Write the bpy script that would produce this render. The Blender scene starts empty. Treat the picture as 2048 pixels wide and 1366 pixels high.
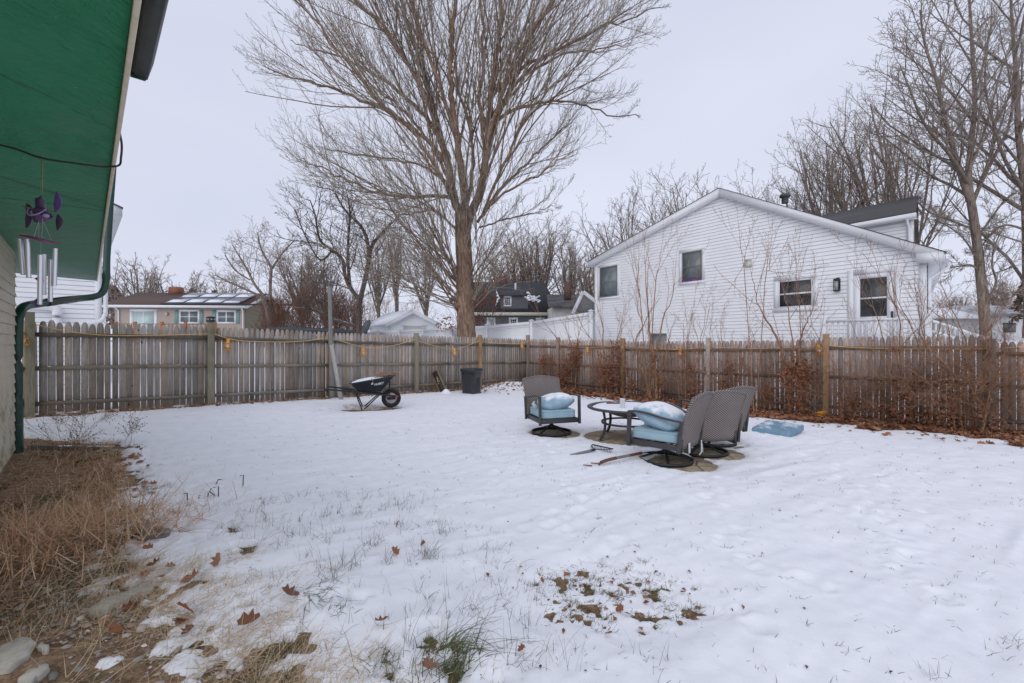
import bpy, math, random
import numpy as np
from mathutils import Vector, Matrix
PI = math.pi
F = 910.2; CX = 1024.0; CY = 683.0; CAMZ = 1.55
scene = bpy.context.scene
COL = scene.collection
rng = np.random.default_rng(7)
random.seed(7)

# ------------------------------------------------------------ placement maths
def hz(px, py, Y):            # world point at depth Y under a picture direction (used only for measuring)
    return np.array([(px - CX) / F * Y, Y, CAMZ - (py - CY) / F * Y])

def hash2(ix, iy, seed):
    n = (ix.astype(np.int64) * 374761393 + iy.astype(np.int64) * 668265263 + seed * 1442695041) & 0xffffffff
    n = ((n ^ (n >> 13)) * 1274126177) & 0xffffffff
    n = n ^ (n >> 16)
    return (n & 0xffffff) / float(0xffffff)

def vnoise(x, y, seed=0):
    x = np.asarray(x, float); y = np.asarray(y, float)
    ix = np.floor(x); iy = np.floor(y); fx = x - ix; fy = y - iy
    fx = fx * fx * fx * (fx * (fx * 6 - 15) + 10); fy = fy * fy * fy * (fy * (fy * 6 - 15) + 10)
    a = hash2(ix, iy, seed); b = hash2(ix + 1, iy, seed); c = hash2(ix, iy + 1, seed); d = hash2(ix + 1, iy + 1, seed)
    return (a * (1 - fx) + b * fx) * (1 - fy) + (c * (1 - fx) + d * fx) * fy * 1.0

def fbm(x, y, oct=4, seed=0):
    s = 0; a = 1; t = 0
    for o in range(oct):
        s = s + a * (vnoise(x, y, seed + o * 17) - .5) * 2; t += a; a *= .5; x = x * 2.03 + 3.1; y = y * 2.03 + 1.7
    return s / t

def sstep(a, b, x):
    t = np.clip((np.asarray(x, float) - a) / (b - a), 0, 1); return t * t * (3 - 2 * t)

# fence lines
FC = np.array([.55, 16.1]); FL = np.array([-7.87, 7.43]); FR = np.array([9.05, 8.14])
dL = (FL - FC) / np.linalg.norm(FL - FC); dR = (FR - FC) / np.linalg.norm(FR - FC)
nL = np.array([-dL[1], dL[0]]); nL = nL if nL @ (FC - np.array([0, 0])) > 0 else -nL   # pointing beyond the fence
nR = np.array([-dR[1], dR[0]]); nR = nR if nR @ (FC - np.array([0, 0])) > 0 else -nR
def beyond(x, y):
    return np.maximum((x - FC[0]) * nL[0] + (y - FC[1]) * nL[1], (x - FC[0]) * nR[0] + (y - FC[1]) * nR[1])

def G(x, y):
    x = np.asarray(x, float); y = np.asarray(y, float)
    g = .040 * np.clip(-x, 0, 9) - .10 * sstep(1.0, 6.5, x)
    b = beyond(x, y)
    bR = (x - FC[0]) * nR[0] + (y - FC[1]) * nR[1]
    g = g + .55 * sstep(.6, 4, bR) + 1.1 * sstep(8, 30, b)
    g = g + .030 * fbm(x * .35, y * .35, 3, 5) * sstep(-1, -3, b)
    # low hump in the left foreground
    g = g + .10 * np.exp(-(((x + 1.6) / 1.5) ** 2 + ((y - 2.6) / 1.3) ** 2))
    # little heap of snow and leaves by the fence corner
    g = g + .22 * np.exp(-(((x - .05) / .8) ** 2 + ((y - 14.6) / .7) ** 2))
    return g
def g1(x, y): return float(G(np.array([x]), np.array([y]))[0])

# bare ground boundary (x as a function of y)
BY = np.array([.5, 1.87, 2.06, 2.25, 2.46, 2.85, 3.47, 4.6, 5.6, 5.95, 6.1, 7])
BX = np.array([-.6, -.92, -1.3, -1.75, -2.05, -2.42, -2.8, -3.75, -4.7, -5.0, -6.4, -8])
PATCH = [
         (-.25, 2.05, .10), (-.42, 2.25, .07), (-.1, 1.98, .06), (-.58, 2.15, .07), (-.62, 3.7, .09), (-.3, 1.86, .12), (-.9, 2.45, .09), (-1.05, 2.1, .12),
         (-1.1, 2.75, .07), (-.5, 1.95, .1), (-2.1, 3.4, .12), (-1.75, 3.0, .10)]
SLABS = [(1.80, 7.26, .64), (.70, 7.56, .40), (2.12, 5.76, .41), (2.78, 6.30, .39), (3.2, 7.0, .36)]
def bare(x, y):               # >0 where the snow has gone
    bx = np.interp(y, BY, BX)
    nz = fbm(x * 5, y * 5, 4, 31)
    w = np.interp(y, [1.5, 2.5, 4, 6], [.85, .5, .45, .35])
    e = (bx - x) / w * 1.0 + nz * 1.3 + .75 * fbm(x * 17, y * 17, 3, 37) - .05
    e = np.where(y > 6.15, -1, e)
    for (a, b, r) in PATCH:
        d = np.sqrt((x - a) ** 2 + (y - b) ** 2) / r
        e = np.maximum(e, (1 - d) * .8 + fbm(x * 16, y * 16, 3, 77) * 1.1 - .12)
    # melted rim along both fences
    b_ = beyond(x, y)
    bl = (x - FC[0]) * nL[0] + (y - FC[1]) * nL[1]; br = (x - FC[0]) * nR[0] + (y - FC[1]) * nR[1]
    tr = (x - FC[0]) * dR[0] + (y - FC[1]) * dR[1]
    wl = .28 + .18 * fbm(x * 1.5, y * 1.5, 2, 3)
    e = np.maximum(e, np.where((bl > -1.5) & (bl < .3), (bl + wl) * 5 + nz * .8, -1))
    wr = np.interp(tr, [0, 1.5, 3, 8, 12], [.45, 1.2, 1.6, 1.35, 1.55]) + .25 * fbm(x * 1.3, y * 1.3, 2, 9)
    e = np.maximum(e, np.where((br > -2.5) & (br < .4), (br + wr) * 2.2 + nz * 1.1 - .3, -1))
    # under the wheelbarrow and on the stone slabs
    cx_, sx_ = math.cos(.62), math.sin(.62); u_ = (x + 2.98) * cx_ + (y - 9.55) * sx_; v_ = -(x + 2.98) * sx_ + (y - 9.55) * cx_
    e = np.maximum(e, 1.2 - np.sqrt((u_ / .78) ** 2 + (v_ / .34) ** 2) + .25 * nz)
    for (a, b, r) in SLABS: e = np.maximum(e, (r * 1.0 - np.sqrt((x - a) ** 2 + (y - b) ** 2)) * 9 + .35 + .35 * nz)
    return e

def ST(x, y):                 # snow thickness
    e = bare(x, y)
    t = .045 + .010 * fbm(x * 1.2, y * 1.2, 3, 41)
    q = (x * .82 + y * .57); p = (-x * .57 + y * .82)
    near = sstep(14, 6, y)
    rip = fbm(q * .9, p * 3.6, 3, 51)
    t = t + .017 * near * (1 - np.abs(rip) * 2.2)
    t = t + .005 * fbm(x * 9, y * 9, 2, 61) * near
    for (a, b, r, d) in PRINTS:
        k = ((x - a) ** 2 + (y - b) ** 2) / r ** 2
        t = t - d * np.exp(-k) + d * .45 * np.exp(-((np.sqrt(k) - 1.6) / .45) ** 2)
    d = np.sqrt(((x - .60) / .62) ** 2 + ((y - 2.72) / .50) ** 2) + .35 * fbm(x * 3, y * 3, 2, 14)
    th = sstep(1.25, .45, d)
    eb = np.interp(y, BY, BX); th2 = sstep(1.15, .15, (x - eb)) * sstep(6.6, 5.6, y) * np.interp(y, [1.8, 2.8, 4, 6], [1, .9, .6, .5])
    th = np.maximum(th, th2); t = t * (1 - np.where(th2 > .05, .62, .80) * th)
    hf = fbm(x * 13 + 3, y * 13, 4, 78) + .35 * fbm(x * 34, y * 34, 2, 79); t = t - .055 * th * np.clip(hf - np.where(th2 > .05, .02, .05), 0, 1)
    return t - .050 * sstep(-.3, .6, e)
PRINTS = []
for i in range(70):
    y_ = rng.uniform(2.3, 8.2); x_ = rng.uniform(-.15, .95) * y_
    PRINTS.append((x_, y_, rng.uniform(.035, .07), rng.uniform(.010, .024)))
for (xa, ya, xb, yb, ns) in ((.2, 3.6, 1.5, 5.2, 9), (1.5, 3.0, 2.2, 5.0, 8), (2.4, 2.6, 4.2, 5.8, 12), (-.3, 4.6, .6, 7.0, 8)):      # trodden lines of footprints
    for k_ in range(ns):
        t_ = (k_ + .5) / ns; s_ = .07 if k_ % 2 else -.07; dx_, dy_ = xb - xa, yb - ya; l_ = math.hypot(dx_, dy_)
        px_, py_ = xa + dx_ * t_ - dy_ / l_ * s_ + random.gauss(0, .02), ya + dy_ * t_ + dx_ / l_ * s_ + random.gauss(0, .02)
        for a_ in (-.055, .03): PRINTS.append((px_ + dx_ / l_ * a_, py_ + dy_ / l_ * a_, .05, .020))
PRINTS += [(-.42, 2.2, .09, .03), (-.28, 1.98, .08, .03), (-.5, 2.02, .07, .02)]
def S(x, y):
    return G(x, y) + np.maximum(ST(x, y), -.002)
def s1(x, y): return float(S(np.array([float(x)]), np.array([float(y)]))[0])

# ------------------------------------------------------------ mesh builder
class M:
    def __init__(s): s.v = []; s.f = {}; s.n = 0; s.r = []
    def add(s, v, f, rnd=0.0):
        v = np.asarray(v, float).reshape(-1, 3)
        if isinstance(f, np.ndarray): fs = {f.shape[1]: [f]}
        else:
            fs = {}
            for q in f: fs.setdefault(len(q), []).append(q)
            fs = {k: [np.array(a, int)] for k, a in fs.items()}
        for k, a in fs.items(): s.f.setdefault(k, []).extend([b + s.n for b in a])
        s.v.append(v); s.r.append(np.broadcast_to(np.asarray(rnd, float), (len(v),)).copy()); s.n += len(v)
        return s
    def box(s, c, d, R=None, rnd=0.0, taper=1.0):
        x, y, z = d[0] / 2, d[1] / 2, d[2] / 2
        v = np.array([[-x, -y, -z], [x, -y, -z], [x, y, -z], [-x, y, -z], [-x * taper, -y * taper, z], [x * taper, -y * taper, z], [x * taper, y * taper, z], [-x * taper, y * taper, z]])
        if R is not None: v = v @ np.array(R).T
        s.add(v + np.array(c), np.array([[0, 3, 2, 1], [4, 5, 6, 7], [0, 1, 5, 4], [1, 2, 6, 5], [2, 3, 7, 6], [3, 0, 4, 7]]), rnd); return s
    def bar(s, a, b, w, h, up=(0, 0, 1), rnd=0.0):   # rectangular bar between two points, w sideways, h along up
        a = np.array(a, float); b = np.array(b, float); t = b - a; L = np.linalg.norm(t); t = t / L
        u = np.array(up, float); sd = np.cross(t, u)
        if np.linalg.norm(sd) < 1e-5: sd = np.cross(t, [1, 0, 0])
        sd /= np.linalg.norm(sd); u = np.cross(sd, t)
        R = np.stack([t, sd, u], 1)
        return s.box((a + b) / 2, (L, w, h), R, rnd)
    def tube(s, pts, rad, n=8, rnd=0.0, cap=True):
        P = np.array(pts, float)[None]; r = np.broadcast_to(np.asarray(rad, float), (P.shape[1],))[None]
        tubes(s, P, r, n, rnd, cap); return s
    def lathe(s, prof, n=24, c=(0, 0, 0), rnd=0.0, sx=1, sy=1):
        a = np.arange(n) * 2 * PI / n
        v = np.concatenate([np.stack([r * np.cos(a) * sx + c[0], r * np.sin(a) * sy + c[1], np.full(n, z) + c[2]], 1) for r, z in prof])
        f = []
        for i in range(len(prof) - 1):
            for j in range(n): f.append((i * n + j, i * n + (j + 1) % n, (i + 1) * n + (j + 1) % n, (i + 1) * n + j))
        s.add(v, f, rnd)
        cl_ = abs(prof[0][0] - prof[-1][0]) < 1e-6 and abs(prof[0][1] - prof[-1][1]) < 1e-6
        if cl_: return s
        if prof[0][0] > 1e-6: s.add(v[:n], [tuple(range(n))[::-1]], rnd)
        if prof[-1][0] > 1e-6: s.add(v[-n:], [tuple(range(n))], rnd)
        return s
    def quad(s, a, b, c, d, rnd=0.0): return s.add([a, b, c, d], np.array([[0, 1, 2, 3]]), rnd)
    def poly(s, pts, rnd=0.0): return s.add(pts, [tuple(range(len(pts)))], rnd)
    def prism(s, pts, ext, rnd=0.0):       # planar polygon extruded by vector ext
        p = np.array(pts, float); e = np.array(ext, float); n = len(p)
        f = [tuple(range(n))[::-1], tuple(range(n, 2 * n))] + [(i, (i + 1) % n, n + (i + 1) % n, n + i) for i in range(n)]
        return s.add(np.concatenate([p, p + e]), f, rnd)
    def xform(s, R, t):
        R = np.array(R); s.v = [v @ R.T + np.array(t) for v in s.v]; return s

def tubes(m, P, Rr, n, rnd=0.0, cap=False):
    N, K, _ = P.shape
    T = np.empty_like(P); T[:, 1:-1] = P[:, 2:] - P[:, :-2]; T[:, 0] = P[:, 1] - P[:, 0]; T[:, -1] = P[:, -1] - P[:, -2]
    T /= np.linalg.norm(T, axis=2, keepdims=True) + 1e-12
    ref = np.where((np.abs(T[:, :1, 2:3]) > .9), np.array([1., 0, 0]), np.array([0, 0, 1.]))
    mean = T.mean(axis=1, keepdims=True); mean /= np.linalg.norm(mean, axis=2, keepdims=True) + 1e-12
    ref = np.where(np.abs(mean[:, :, 2:3]) > .85, np.array([1., 0, 0]), np.array([0, 0, 1.]))
    U = np.cross(T, np.broadcast_to(ref, T.shape)); U /= np.linalg.norm(U, axis=2, keepdims=True) + 1e-9
    V = np.cross(T, U)
    a = np.arange(n) * 2 * PI / n
    ring = P[:, :, None] + Rr[:, :, None, None] * (U[:, :, None] * np.cos(a)[None, None, :, None] + V[:, :, None] * np.sin(a)[None, None, :, None])
    i = np.arange(K - 1)[:, None]; j = np.arange(n)[None]
    q = np.stack([i * n + j, i * n + (j + 1) % n, (i + 1) * n + (j + 1) % n, (i + 1) * n + j], -1).reshape(-1, 4)[:, ::-1]
    f = (q[None] + (np.arange(N) * K * n)[:, None, None]).reshape(-1, 4)
    rr = np.repeat(np.broadcast_to(np.asarray(rnd, float), (N,)), K * n)
    m.add(ring.reshape(-1, 3), f, rr)
    if cap and N == 1:
        v = ring.reshape(-1, 3)
        m.add(v[:n], [tuple(range(n))], rnd); m.add(v[-n:], [tuple(range(n))[::-1]], rnd)

WM = {}
def mk_mesh(name, m, mats, smooth, inv):
    v = np.concatenate(m.v) if m.v else np.zeros((0, 3))
    r = np.concatenate(m.r)
    if inv is not None:
        I = np.array(inv); v = v @ I[:3, :3].T + I[:3, 3]
    me = bpy.data.meshes.new(name)
    tot = []; idx = []
    for k, a in m.f.items():
        a = np.concatenate([np.atleast_2d(b) for b in a]); tot.append(np.full(len(a), k)); idx.append(a.ravel())
    tot = np.concatenate(tot); idx = np.concatenate(idx)
    me.vertices.add(len(v)); me.vertices.foreach_set('co', v.ravel().astype(np.float32))
    me.loops.add(len(idx)); me.loops.foreach_set('vertex_index', idx.astype(np.int32))
    me.polygons.add(len(tot)); st = np.concatenate([[0], np.cumsum(tot)[:-1]])
    me.polygons.foreach_set('loop_start', st.astype(np.int32)); me.polygons.foreach_set('loop_total', tot.astype(np.int32))
    if smooth: me.polygons.foreach_set('use_smooth', np.ones(len(tot), bool))
    me.update(calc_edges=True)
    at = me.attributes.new('rnd', 'FLOAT', 'POINT'); at.data.foreach_set('value', r.astype(np.float32))
    me.materials.append(mats)
    return me
def link(name, me, parent):
    o = bpy.data.objects.new(name, me); COL.objects.link(o)
    if parent is not None: o.parent = parent; WM[o.name] = WM[parent.name]
    else: WM[o.name] = Matrix.Identity(4)
    return o
def part(name, m, mat, parent, smooth=False, local=False, bevel=0):
    inv = None if (local or parent is None) else WM[parent.name].inverted()
    o = link(name, mk_mesh(name, m, mat, smooth, inv), parent)
    if bevel:
        b = o.modifiers.new('b', 'BEVEL'); b.width = bevel; b.segments = 2; b.limit_method = 'ANGLE'
    return o
def tag(o, label, cat, group=None):
    o['label'] = label; o['category'] = cat
    if group: o['group'] = group
    return o
def thing(name, label, cat, loc=(0, 0, 0), rz=0, group=None):
    o = bpy.data.objects.new(name, None); COL.objects.link(o)
    o.location = loc; o.rotation_euler = (0, 0, rz); o.empty_display_size = .2
    WM[o.name] = Matrix.Translation(Vector([float(a) for a in loc])) @ Matrix.Rotation(rz, 4, 'Z')
    return tag(o, label, cat, group)
def solo(name, m, mat, label, cat, loc=(0, 0, 0), rz=0, smooth=False, group=None, world=True, bevel=0):
    W = Matrix.Translation(Vector([float(a) for a in loc])) @ Matrix.Rotation(rz, 4, 'Z')
    o = link(name, mk_mesh(name, m, mat, smooth, W.inverted() if world else None), None)
    o.location = loc; o.rotation_euler = (0, 0, rz); WM[o.name] = W
    if bevel:
        b = o.modifiers.new('b', 'BEVEL'); b.width = bevel; b.segments = 2; b.limit_method = 'ANGLE'
    return tag(o, label, cat, group)
def kind(name, m, mat, k, smooth=False):
    o = link(name, mk_mesh(name, m, mat, smooth, None), None); o['kind'] = k; return o
def copy_tree(o, parent=None):
    c = o.copy(); COL.objects.link(c); c.parent = parent
    for ch in list(o.children): copy_tree(ch, c)
    return c
def Rz(a): c, s = math.cos(a), math.sin(a); return np.array([[c, -s, 0], [s, c, 0], [0, 0, 1]])
def Rx(a): c, s = math.cos(a), math.sin(a); return np.array([[1, 0, 0], [0, c, -s], [0, s, c]])
def Ry(a): c, s = math.cos(a), math.sin(a); return np.array([[c, 0, s], [0, 1, 0], [-s, 0, c]])

# ------------------------------------------------------------ materials
class N:
    def __init__(s, name):
        s.m = bpy.data.materials.new(name); s.m.use_nodes = True; s.t = s.m.node_tree; s.t.nodes.clear()
        s.out = s.t.nodes.new('ShaderNodeOutputMaterial'); s.b = s.t.nodes.new('ShaderNodeBsdfPrincipled')
        s.t.links.new(s.b.outputs[0], s.out.inputs[0])
        tc = s.t.nodes.new('ShaderNodeTexCoord'); s.obj = tc.outputs['Object']
        s.at = None
    def n(s, t, **k):
        o = s.t.nodes.new(t)
        for a, b in k.items(): setattr(o, a, b)
        return o
    def l(s, a, b): s.t.links.new(a, b)
    def rnd(s):
        a = s.n('ShaderNodeAttribute', attribute_name='rnd'); return a.outputs['Fac']
    def pos(s):
        return s.n('ShaderNodeNewGeometry').outputs['Position']
    def map(s, sc=(1, 1, 1), src=None):
        m = s.n('ShaderNodeMapping'); m.inputs['Scale'].default_value = sc; s.l(src or s.obj, m.inputs[0]); return m.outputs[0]
    def noise(s, scale=5, detail=4, rough=.6, sc=None, src=None, dist=0):
        o = s.n('ShaderNodeTexNoise'); o.inputs['Scale'].default_value = scale; o.inputs['Detail'].default_value = detail
        o.inputs['Roughness'].default_value = rough; o.inputs['Distortion'].default_value = dist
        s.l(s.map(sc or (1, 1, 1), src), o.inputs[0]); return o.outputs[0]
    def ramp(s, f, stops):
        r = s.n('ShaderNodeValToRGB'); e = r.color_ramp.elements
        while len(e) > 1: e.remove(e[-1])
        e[0].position = stops[0][0]; e[0].color = (*stops[0][1], 1) if len(stops[0][1]) == 3 else stops[0][1]
        for p, c in stops[1:]:
            q = e.new(p); q.color = (*c, 1)
        s.l(f, r.inputs[0]); return r.outputs[0]
    def mix(s, f, a, b, mode='MIX'):
        x = s.n('ShaderNodeMix', data_type='RGBA', blend_type=mode)
        for v, i in ((f, 0), (a, 6), (b, 7)):
            if isinstance(v, (int, float)): x.inputs[i].default_value = v
            elif isinstance(v, tuple): x.inputs[i].default_value = (*v, 1)
            else: s.l(v, x.inputs[i])
        return x.outputs[2]
    def math(s, op, a, b=0.0, c=None):
        x = s.n('ShaderNodeMath', operation=op)
        for v, i in ((a, 0), (b, 1), (c, 2)):
            if v is None: continue
            if isinstance(v, (int, float)): x.inputs[i].default_value = v
            else: s.l(v, x.inputs[i])
        return x.outputs[0]
    def thr(s, f, a, b):
        r = s.n('ShaderNodeMapRange', interpolation_type='SMOOTHSTEP'); s.l(f, r.inputs[0])
        r.inputs[1].default_value = a; r.inputs[2].default_value = b; return r.outputs[0]
    def bump(s, h, st=.3, d=.01):
        b = s.n('ShaderNodeBump'); b.inputs['Strength'].default_value = st; b.inputs['Distance'].default_value = d
        s.l(h, b.inputs['Height']); s.l(b.outputs[0], s.b.inputs['Normal'])
    def col(s, c):
        if isinstance(c, tuple): s.b.inputs['Base Color'].default_value = (*c, 1)
        else: s.l(c, s.b.inputs['Base Color'])
    def set(s, rough=.8, metal=0, spec=None):
        s.b.inputs['Roughness'].default_value = rough; s.b.inputs['Metallic'].default_value = metal
        if spec is not None: s.b.inputs['Specular IOR Level'].default_value = spec
        return s.m
    def up(s):                 # normal z of the surface
        g = s.n('ShaderNodeNewGeometry'); x = s.n('ShaderNodeSeparateXYZ'); s.l(g.outputs['Normal'], x.inputs[0]); return x.outputs[2]

def simple(name, c1, c2=None, scale=6, rough=.7, bump=.15, sc=None, metal=0, snow=None, dist=.004, rv=0.0, spec=None):
    k = N(name); c2 = c2 or tuple(a * .75 for a in c1)
    f = k.noise(scale, 5, .65, sc)
    c = k.ramp(f, [(.3, c1), (.7, c2)])
    if rv:
        v = k.math('MULTIPLY_ADD', k.rnd(), 2 * rv, 1 - rv)
        h = k.n('ShaderNodeHueSaturation'); k.l(v, h.inputs['Value']); k.l(c, h.inputs['Color']); c = h.outputs[0]
    if bump: k.bump(f, bump, dist)
    if snow is not None:
        u = k.math('ADD', k.up(), k.math('MULTIPLY', k.math('SUBTRACT', k.noise(snow[1], 3), .5), snow[2] if len(snow) > 2 else 1.2))
        c = k.mix(k.thr(u, snow[0], snow[0] + .12), c, (.86, .88, .92))
    k.col(c); return k.set(rough, metal, spec)

def wood_mat(name, c1, c2, c3, moss=.0, snow=None):
    k = N(name)
    g = k.noise(9, 6, .7, (7, 7, .55), dist=.6)
    base = k.ramp(g, [(.25, c2), (.5, c1), (.75, c3)])
    blot = k.noise(1.3, 4, .6, (1, 1, .7))
    base = k.mix(k.thr(blot, .5, .75), base, tuple(a * .62 for a in c1))
    r = k.rnd()
    base = k.mix(k.math('MULTIPLY', r, .5), base, k.mix(.5, base, (c1[0] * 1.5, c1[1] * 1.4, c1[2] * 1.35)))
    h = k.n('ShaderNodeHueSaturation'); k.l(k.math('MULTIPLY_ADD', k.math('FRACT', k.math('MULTIPLY', r, 7.31)), .55, .70), h.inputs['Value'])
    k.l(k.math('MULTIPLY_ADD', k.math('FRACT', k.math('MULTIPLY', r, 3.77)), .9, .55), h.inputs['Saturation']); k.l(base, h.inputs['Color']); c = h.outputs[0]
    vo = k.n('ShaderNodeTexVoronoi'); vo.inputs['Scale'].default_value = 5; k.l(k.map((1, 1, .5)), vo.inputs[0])
    c = k.mix(k.thr(vo.outputs[0], .07, .03), c, (.05, .035, .025))
    if moss: c = k.mix(k.math('MULTIPLY', k.thr(k.noise(3, 4), .52, .7), moss), c, (.11, .115, .05))
    if snow is not None:
        u = k.math('ADD', k.up(), k.math('MULTIPLY', k.math('SUBTRACT', k.noise(snow[1], 3), .5), 2.2))
        c = k.mix(k.thr(u, snow[0], snow[0] + .15), c, (.86, .88, .92))
    k.bump(g, .5, .004); k.col(c); return k.set(.88, spec=.25)

def snow_mat():
    k = N('snow_surface')
    f = k.noise(60, 4, .7, src=k.pos()); g = k.noise(7, 4, .6, src=k.pos())
    c = k.mix(k.thr(g, .35, .75), (.885, .892, .922), (.82, .83, .868))
    d = k.noise(34, 5, .75, src=k.pos()); e = k.noise(2.2, 3, .6, src=k.pos())
    dirt = k.math('MULTIPLY', k.thr(d, .70, .78), k.thr(e, .45, .65))
    c = k.mix(k.math('MULTIPLY', dirt, .55), c, (.38, .34, .27))
    k.col(c); k.bump(k.math('ADD', k.math('MULTIPLY', f, .35), g), .35, .012)
    return k.set(.75, spec=.25)

def ground_mat():
    k = N('bare_ground'); P = k.pos()
    f = k.noise(18, 6, .75, src=P); g = k.noise(2.4, 4, .65, src=P); h = k.noise(70, 3, .7, src=P)
    c = k.ramp(f, [(.28, (.12, .075, .05)), (.48, (.31, .20, .13)), (.62, (.46, .33, .21)), (.78, (.60, .50, .39))])
    gr = k.ramp(h, [(.35, (.035, .05, .018)), (.65, (.12, .13, .05))])
    c = k.mix(k.math('MULTIPLY', k.thr(g, .52, .66), .75), c, gr)
    k.col(c); k.bump(k.math('ADD', f, h), .9, .02); return k.set(.95, spec=.1)

MAT = {}
MAT['snow'] = snow_mat(); MAT['ground'] = ground_mat()
MAT['snowcap'] = simple('snow_cap', (.86, .88, .93), (.80, .82, .88), 30, .8, .3)
MAT['wood_left'] = wood_mat('weathered_grey_wood', (.375, .328, .288), (.21, .18, .152), (.52, .475, .425), moss=.25)
MAT['wood_right'] = wood_mat('weathered_brown_wood', (.42, .345, .31), (.26, .205, .18), (.54, .47, .44), moss=.0)
MAT['rail_left'] = wood_mat('grey_rail_wood', (.20, .175, .135), (.11, .09, .065), (.30, .27, .22), moss=.35, snow=(.95, 6))
MAT['rail_right'] = wood_mat('brown_rail_wood', (.21, .15, .115), (.10, .07, .05), (.30, .23, .18), snow=(1.15, 6))
MAT['post_wood'] = wood_mat('post_wood', (.24, .215, .15), (.14, .125, .085), (.33, .30, .22), moss=.55)
MAT['post_new'] = wood_mat('fresh_post_wood', (.34, .215, .115), (.22, .135, .07), (.44, .30, .18))
MAT['driftwood'] = wood_mat('bleached_wood', (.34, .33, .30), (.17, .16, .14), (.52, .52, .48))
# ------------------------------------------------------------ ground and snow
def grid(xs, ys, fn, keep=None):
    X, Y = np.meshgrid(xs, ys); Z = fn(X.ravel(), Y.ravel()).reshape(X.shape)
    v = np.stack([X, Y, Z], -1).reshape(-1, 3); nx = len(xs)
    i = np.arange(len(ys) - 1)[:, None] * nx; j = np.arange(nx - 1)[None]
    a = (i + j).ravel(); f = np.stack([a, a + 1, a + nx + 1, a + nx], 1)
    if keep is not None:
        k = keep(v[:, 0], v[:, 1]); f = f[(k[f].any(axis=1))]
        used = np.unique(f); mp = np.zeros(len(v), int); mp[used] = np.arange(len(used)); v = v[used]; f = mp[f]
    return v, f
def spaced(a, b, d0, grow):
    o = [a]; d = d0
    while o[-1] < b: o.append(o[-1] + d); d *= grow
    return o
xs = np.array(sorted([-v for v in spaced(4.5, 260, .05, 1.05)] + list(np.arange(-4.44, -2.2, .032)) + list(np.arange(-2.2, 1.5, .019)) + list(np.arange(1.5, 4.45, .032)) + spaced(4.5, 260, .05, 1.05)))
ys = np.array(list(np.arange(-3, 1.2, .15)) + list(np.arange(1.2, 3.5, .019)) + list(np.arange(3.5, 5.5, .03)) + spaced(5.5, 12, .035, 1.004) [1:] + spaced(12.1, 420, .06, 1.035))
ys = np.unique(np.round(ys, 4))
xg = np.array(sorted([-v for v in spaced(6.5, 300, .2, 1.09)] + list(np.arange(-6.4, 6.5, .07)) + spaced(6.5, 300, .2, 1.09)))
yg = np.array(list(np.arange(-4, 1.2, .25)) + list(np.arange(1.2, 8, .06)) + spaced(8, 450, .12, 1.05))
m = M(); v, f = grid(xg, yg, lambda x, y: G(x, y) + .012 * fbm(x * 9, y * 9, 3, 12) * (y < 9)); m.add(v, f)
kind('ground', m, MAT['ground'], 'structure', True)
m = M(); v, f = grid(xs, ys, lambda x, y: G(x, y) + np.maximum(ST(x, y), -.03), lambda x, y: ST(x, y) > -.012); m.add(v, f)
kind('snow_cover', m, MAT['snow'], 'structure', True)

# ------------------------------------------------------------ picket fences
def fence(name, label, C, d, n, bays, posts, mats, side):
    # bays: (s0,s1,top0,top1); posts: (s, ztop, width, mat)
    root = thing(name, label, 'fence', (C[0] + d[0] * 6, C[1] + d[1] * 6, 0))
    D = np.array([d[0], d[1], 0]); NN = np.array([n[0], n[1], 0]); O = np.array([C[0], C[1], 0]); Zv = np.array([0, 0, 1.])
    for (s0, s1, t0, t1) in bays:
        L = s1 - s0; k = max(3, int(round(L / .101))); w = L / k
        m = M()
        for i in range(k):
            s = s0 + (i + .5) * w; T = t0 + (t1 - t0) * (s - s0) / L + random.gauss(0, .010)
            p = O + D * s; b = g1(p[0], p[1]) + random.uniform(.01, .06); hw = w / 2 - random.choice([.001, .0015, .003, .006, .008, .010]); lean = random.gauss(0, .0045)
            off = .001 + random.random() * .004
            out = [(-hw, b), (hw, b), (hw + lean, T - .13)]
            for a in (0.25, .5, .75): out.append((hw * math.cos(a * PI / 2) ** .8 + lean, T - .13 + .13 * math.sin(a * PI / 2) ** 1.15))
            out.append((lean, T))
            for a in (.75, .5, .25): out.append((-hw * math.cos(a * PI / 2) ** .8 + lean, T - .13 + .13 * math.sin(a * PI / 2) ** 1.15))
            out.append((-hw + lean, T - .13))
            pts = [p + D * a + Zv * (z - 0) + NN * off for a, z in out]
            m.prism(pts, NN * .016, rnd=random.random())
        pn = part('picket_panel', m, mats[0], root)
        for fr in (.0, .5, 1.0):
            def rz(s):
                T = t0 + (t1 - t0) * (s - s0) / L; p = O + D * s; b = g1(p[0], p[1]) + .04
                return [b + .17, (T + b) / 2 - .02, T - .235][int(fr * 2)]
            a = O + D * (s0 + .01) - NN * .022; b_ = O + D * (s1 - .01) - NN * .022
            a[2] = rz(s0); b_[2] = rz(s1)
            mm = M(); mid = (a + b_) / 2 + np.array([0, 0, random.gauss(0, .008)])
            mm.bar(a, mid, .036, .068, rnd=random.random()); mm.bar(mid, b_, .036, .068, rnd=mm.r[0][0])
            part('rail', mm, mats[1], root)
    for (s, zt, w, mt) in posts:
        p = O + D * s - NN * .045; b = g1(p[0], p[1]) - .1
        mm = M(); R = np.stack([D, NN, Zv], 1); mm.box((p[0], p[1], (b + zt) / 2), (w, w, zt - b), R, rnd=.10 + .05 * random.random())
        part('post', mm, mt, root, bevel=.004)
    return root
SCF = np.linalg.norm(FL - FC)                           # 12.1 m
def tl(t): return (1 - t) * SCF
WL, RL, WR, RR, PW, PN = (MAT[k] for k in ('wood_left', 'rail_left', 'wood_right', 'rail_right', 'post_wood', 'post_new'))
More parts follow.
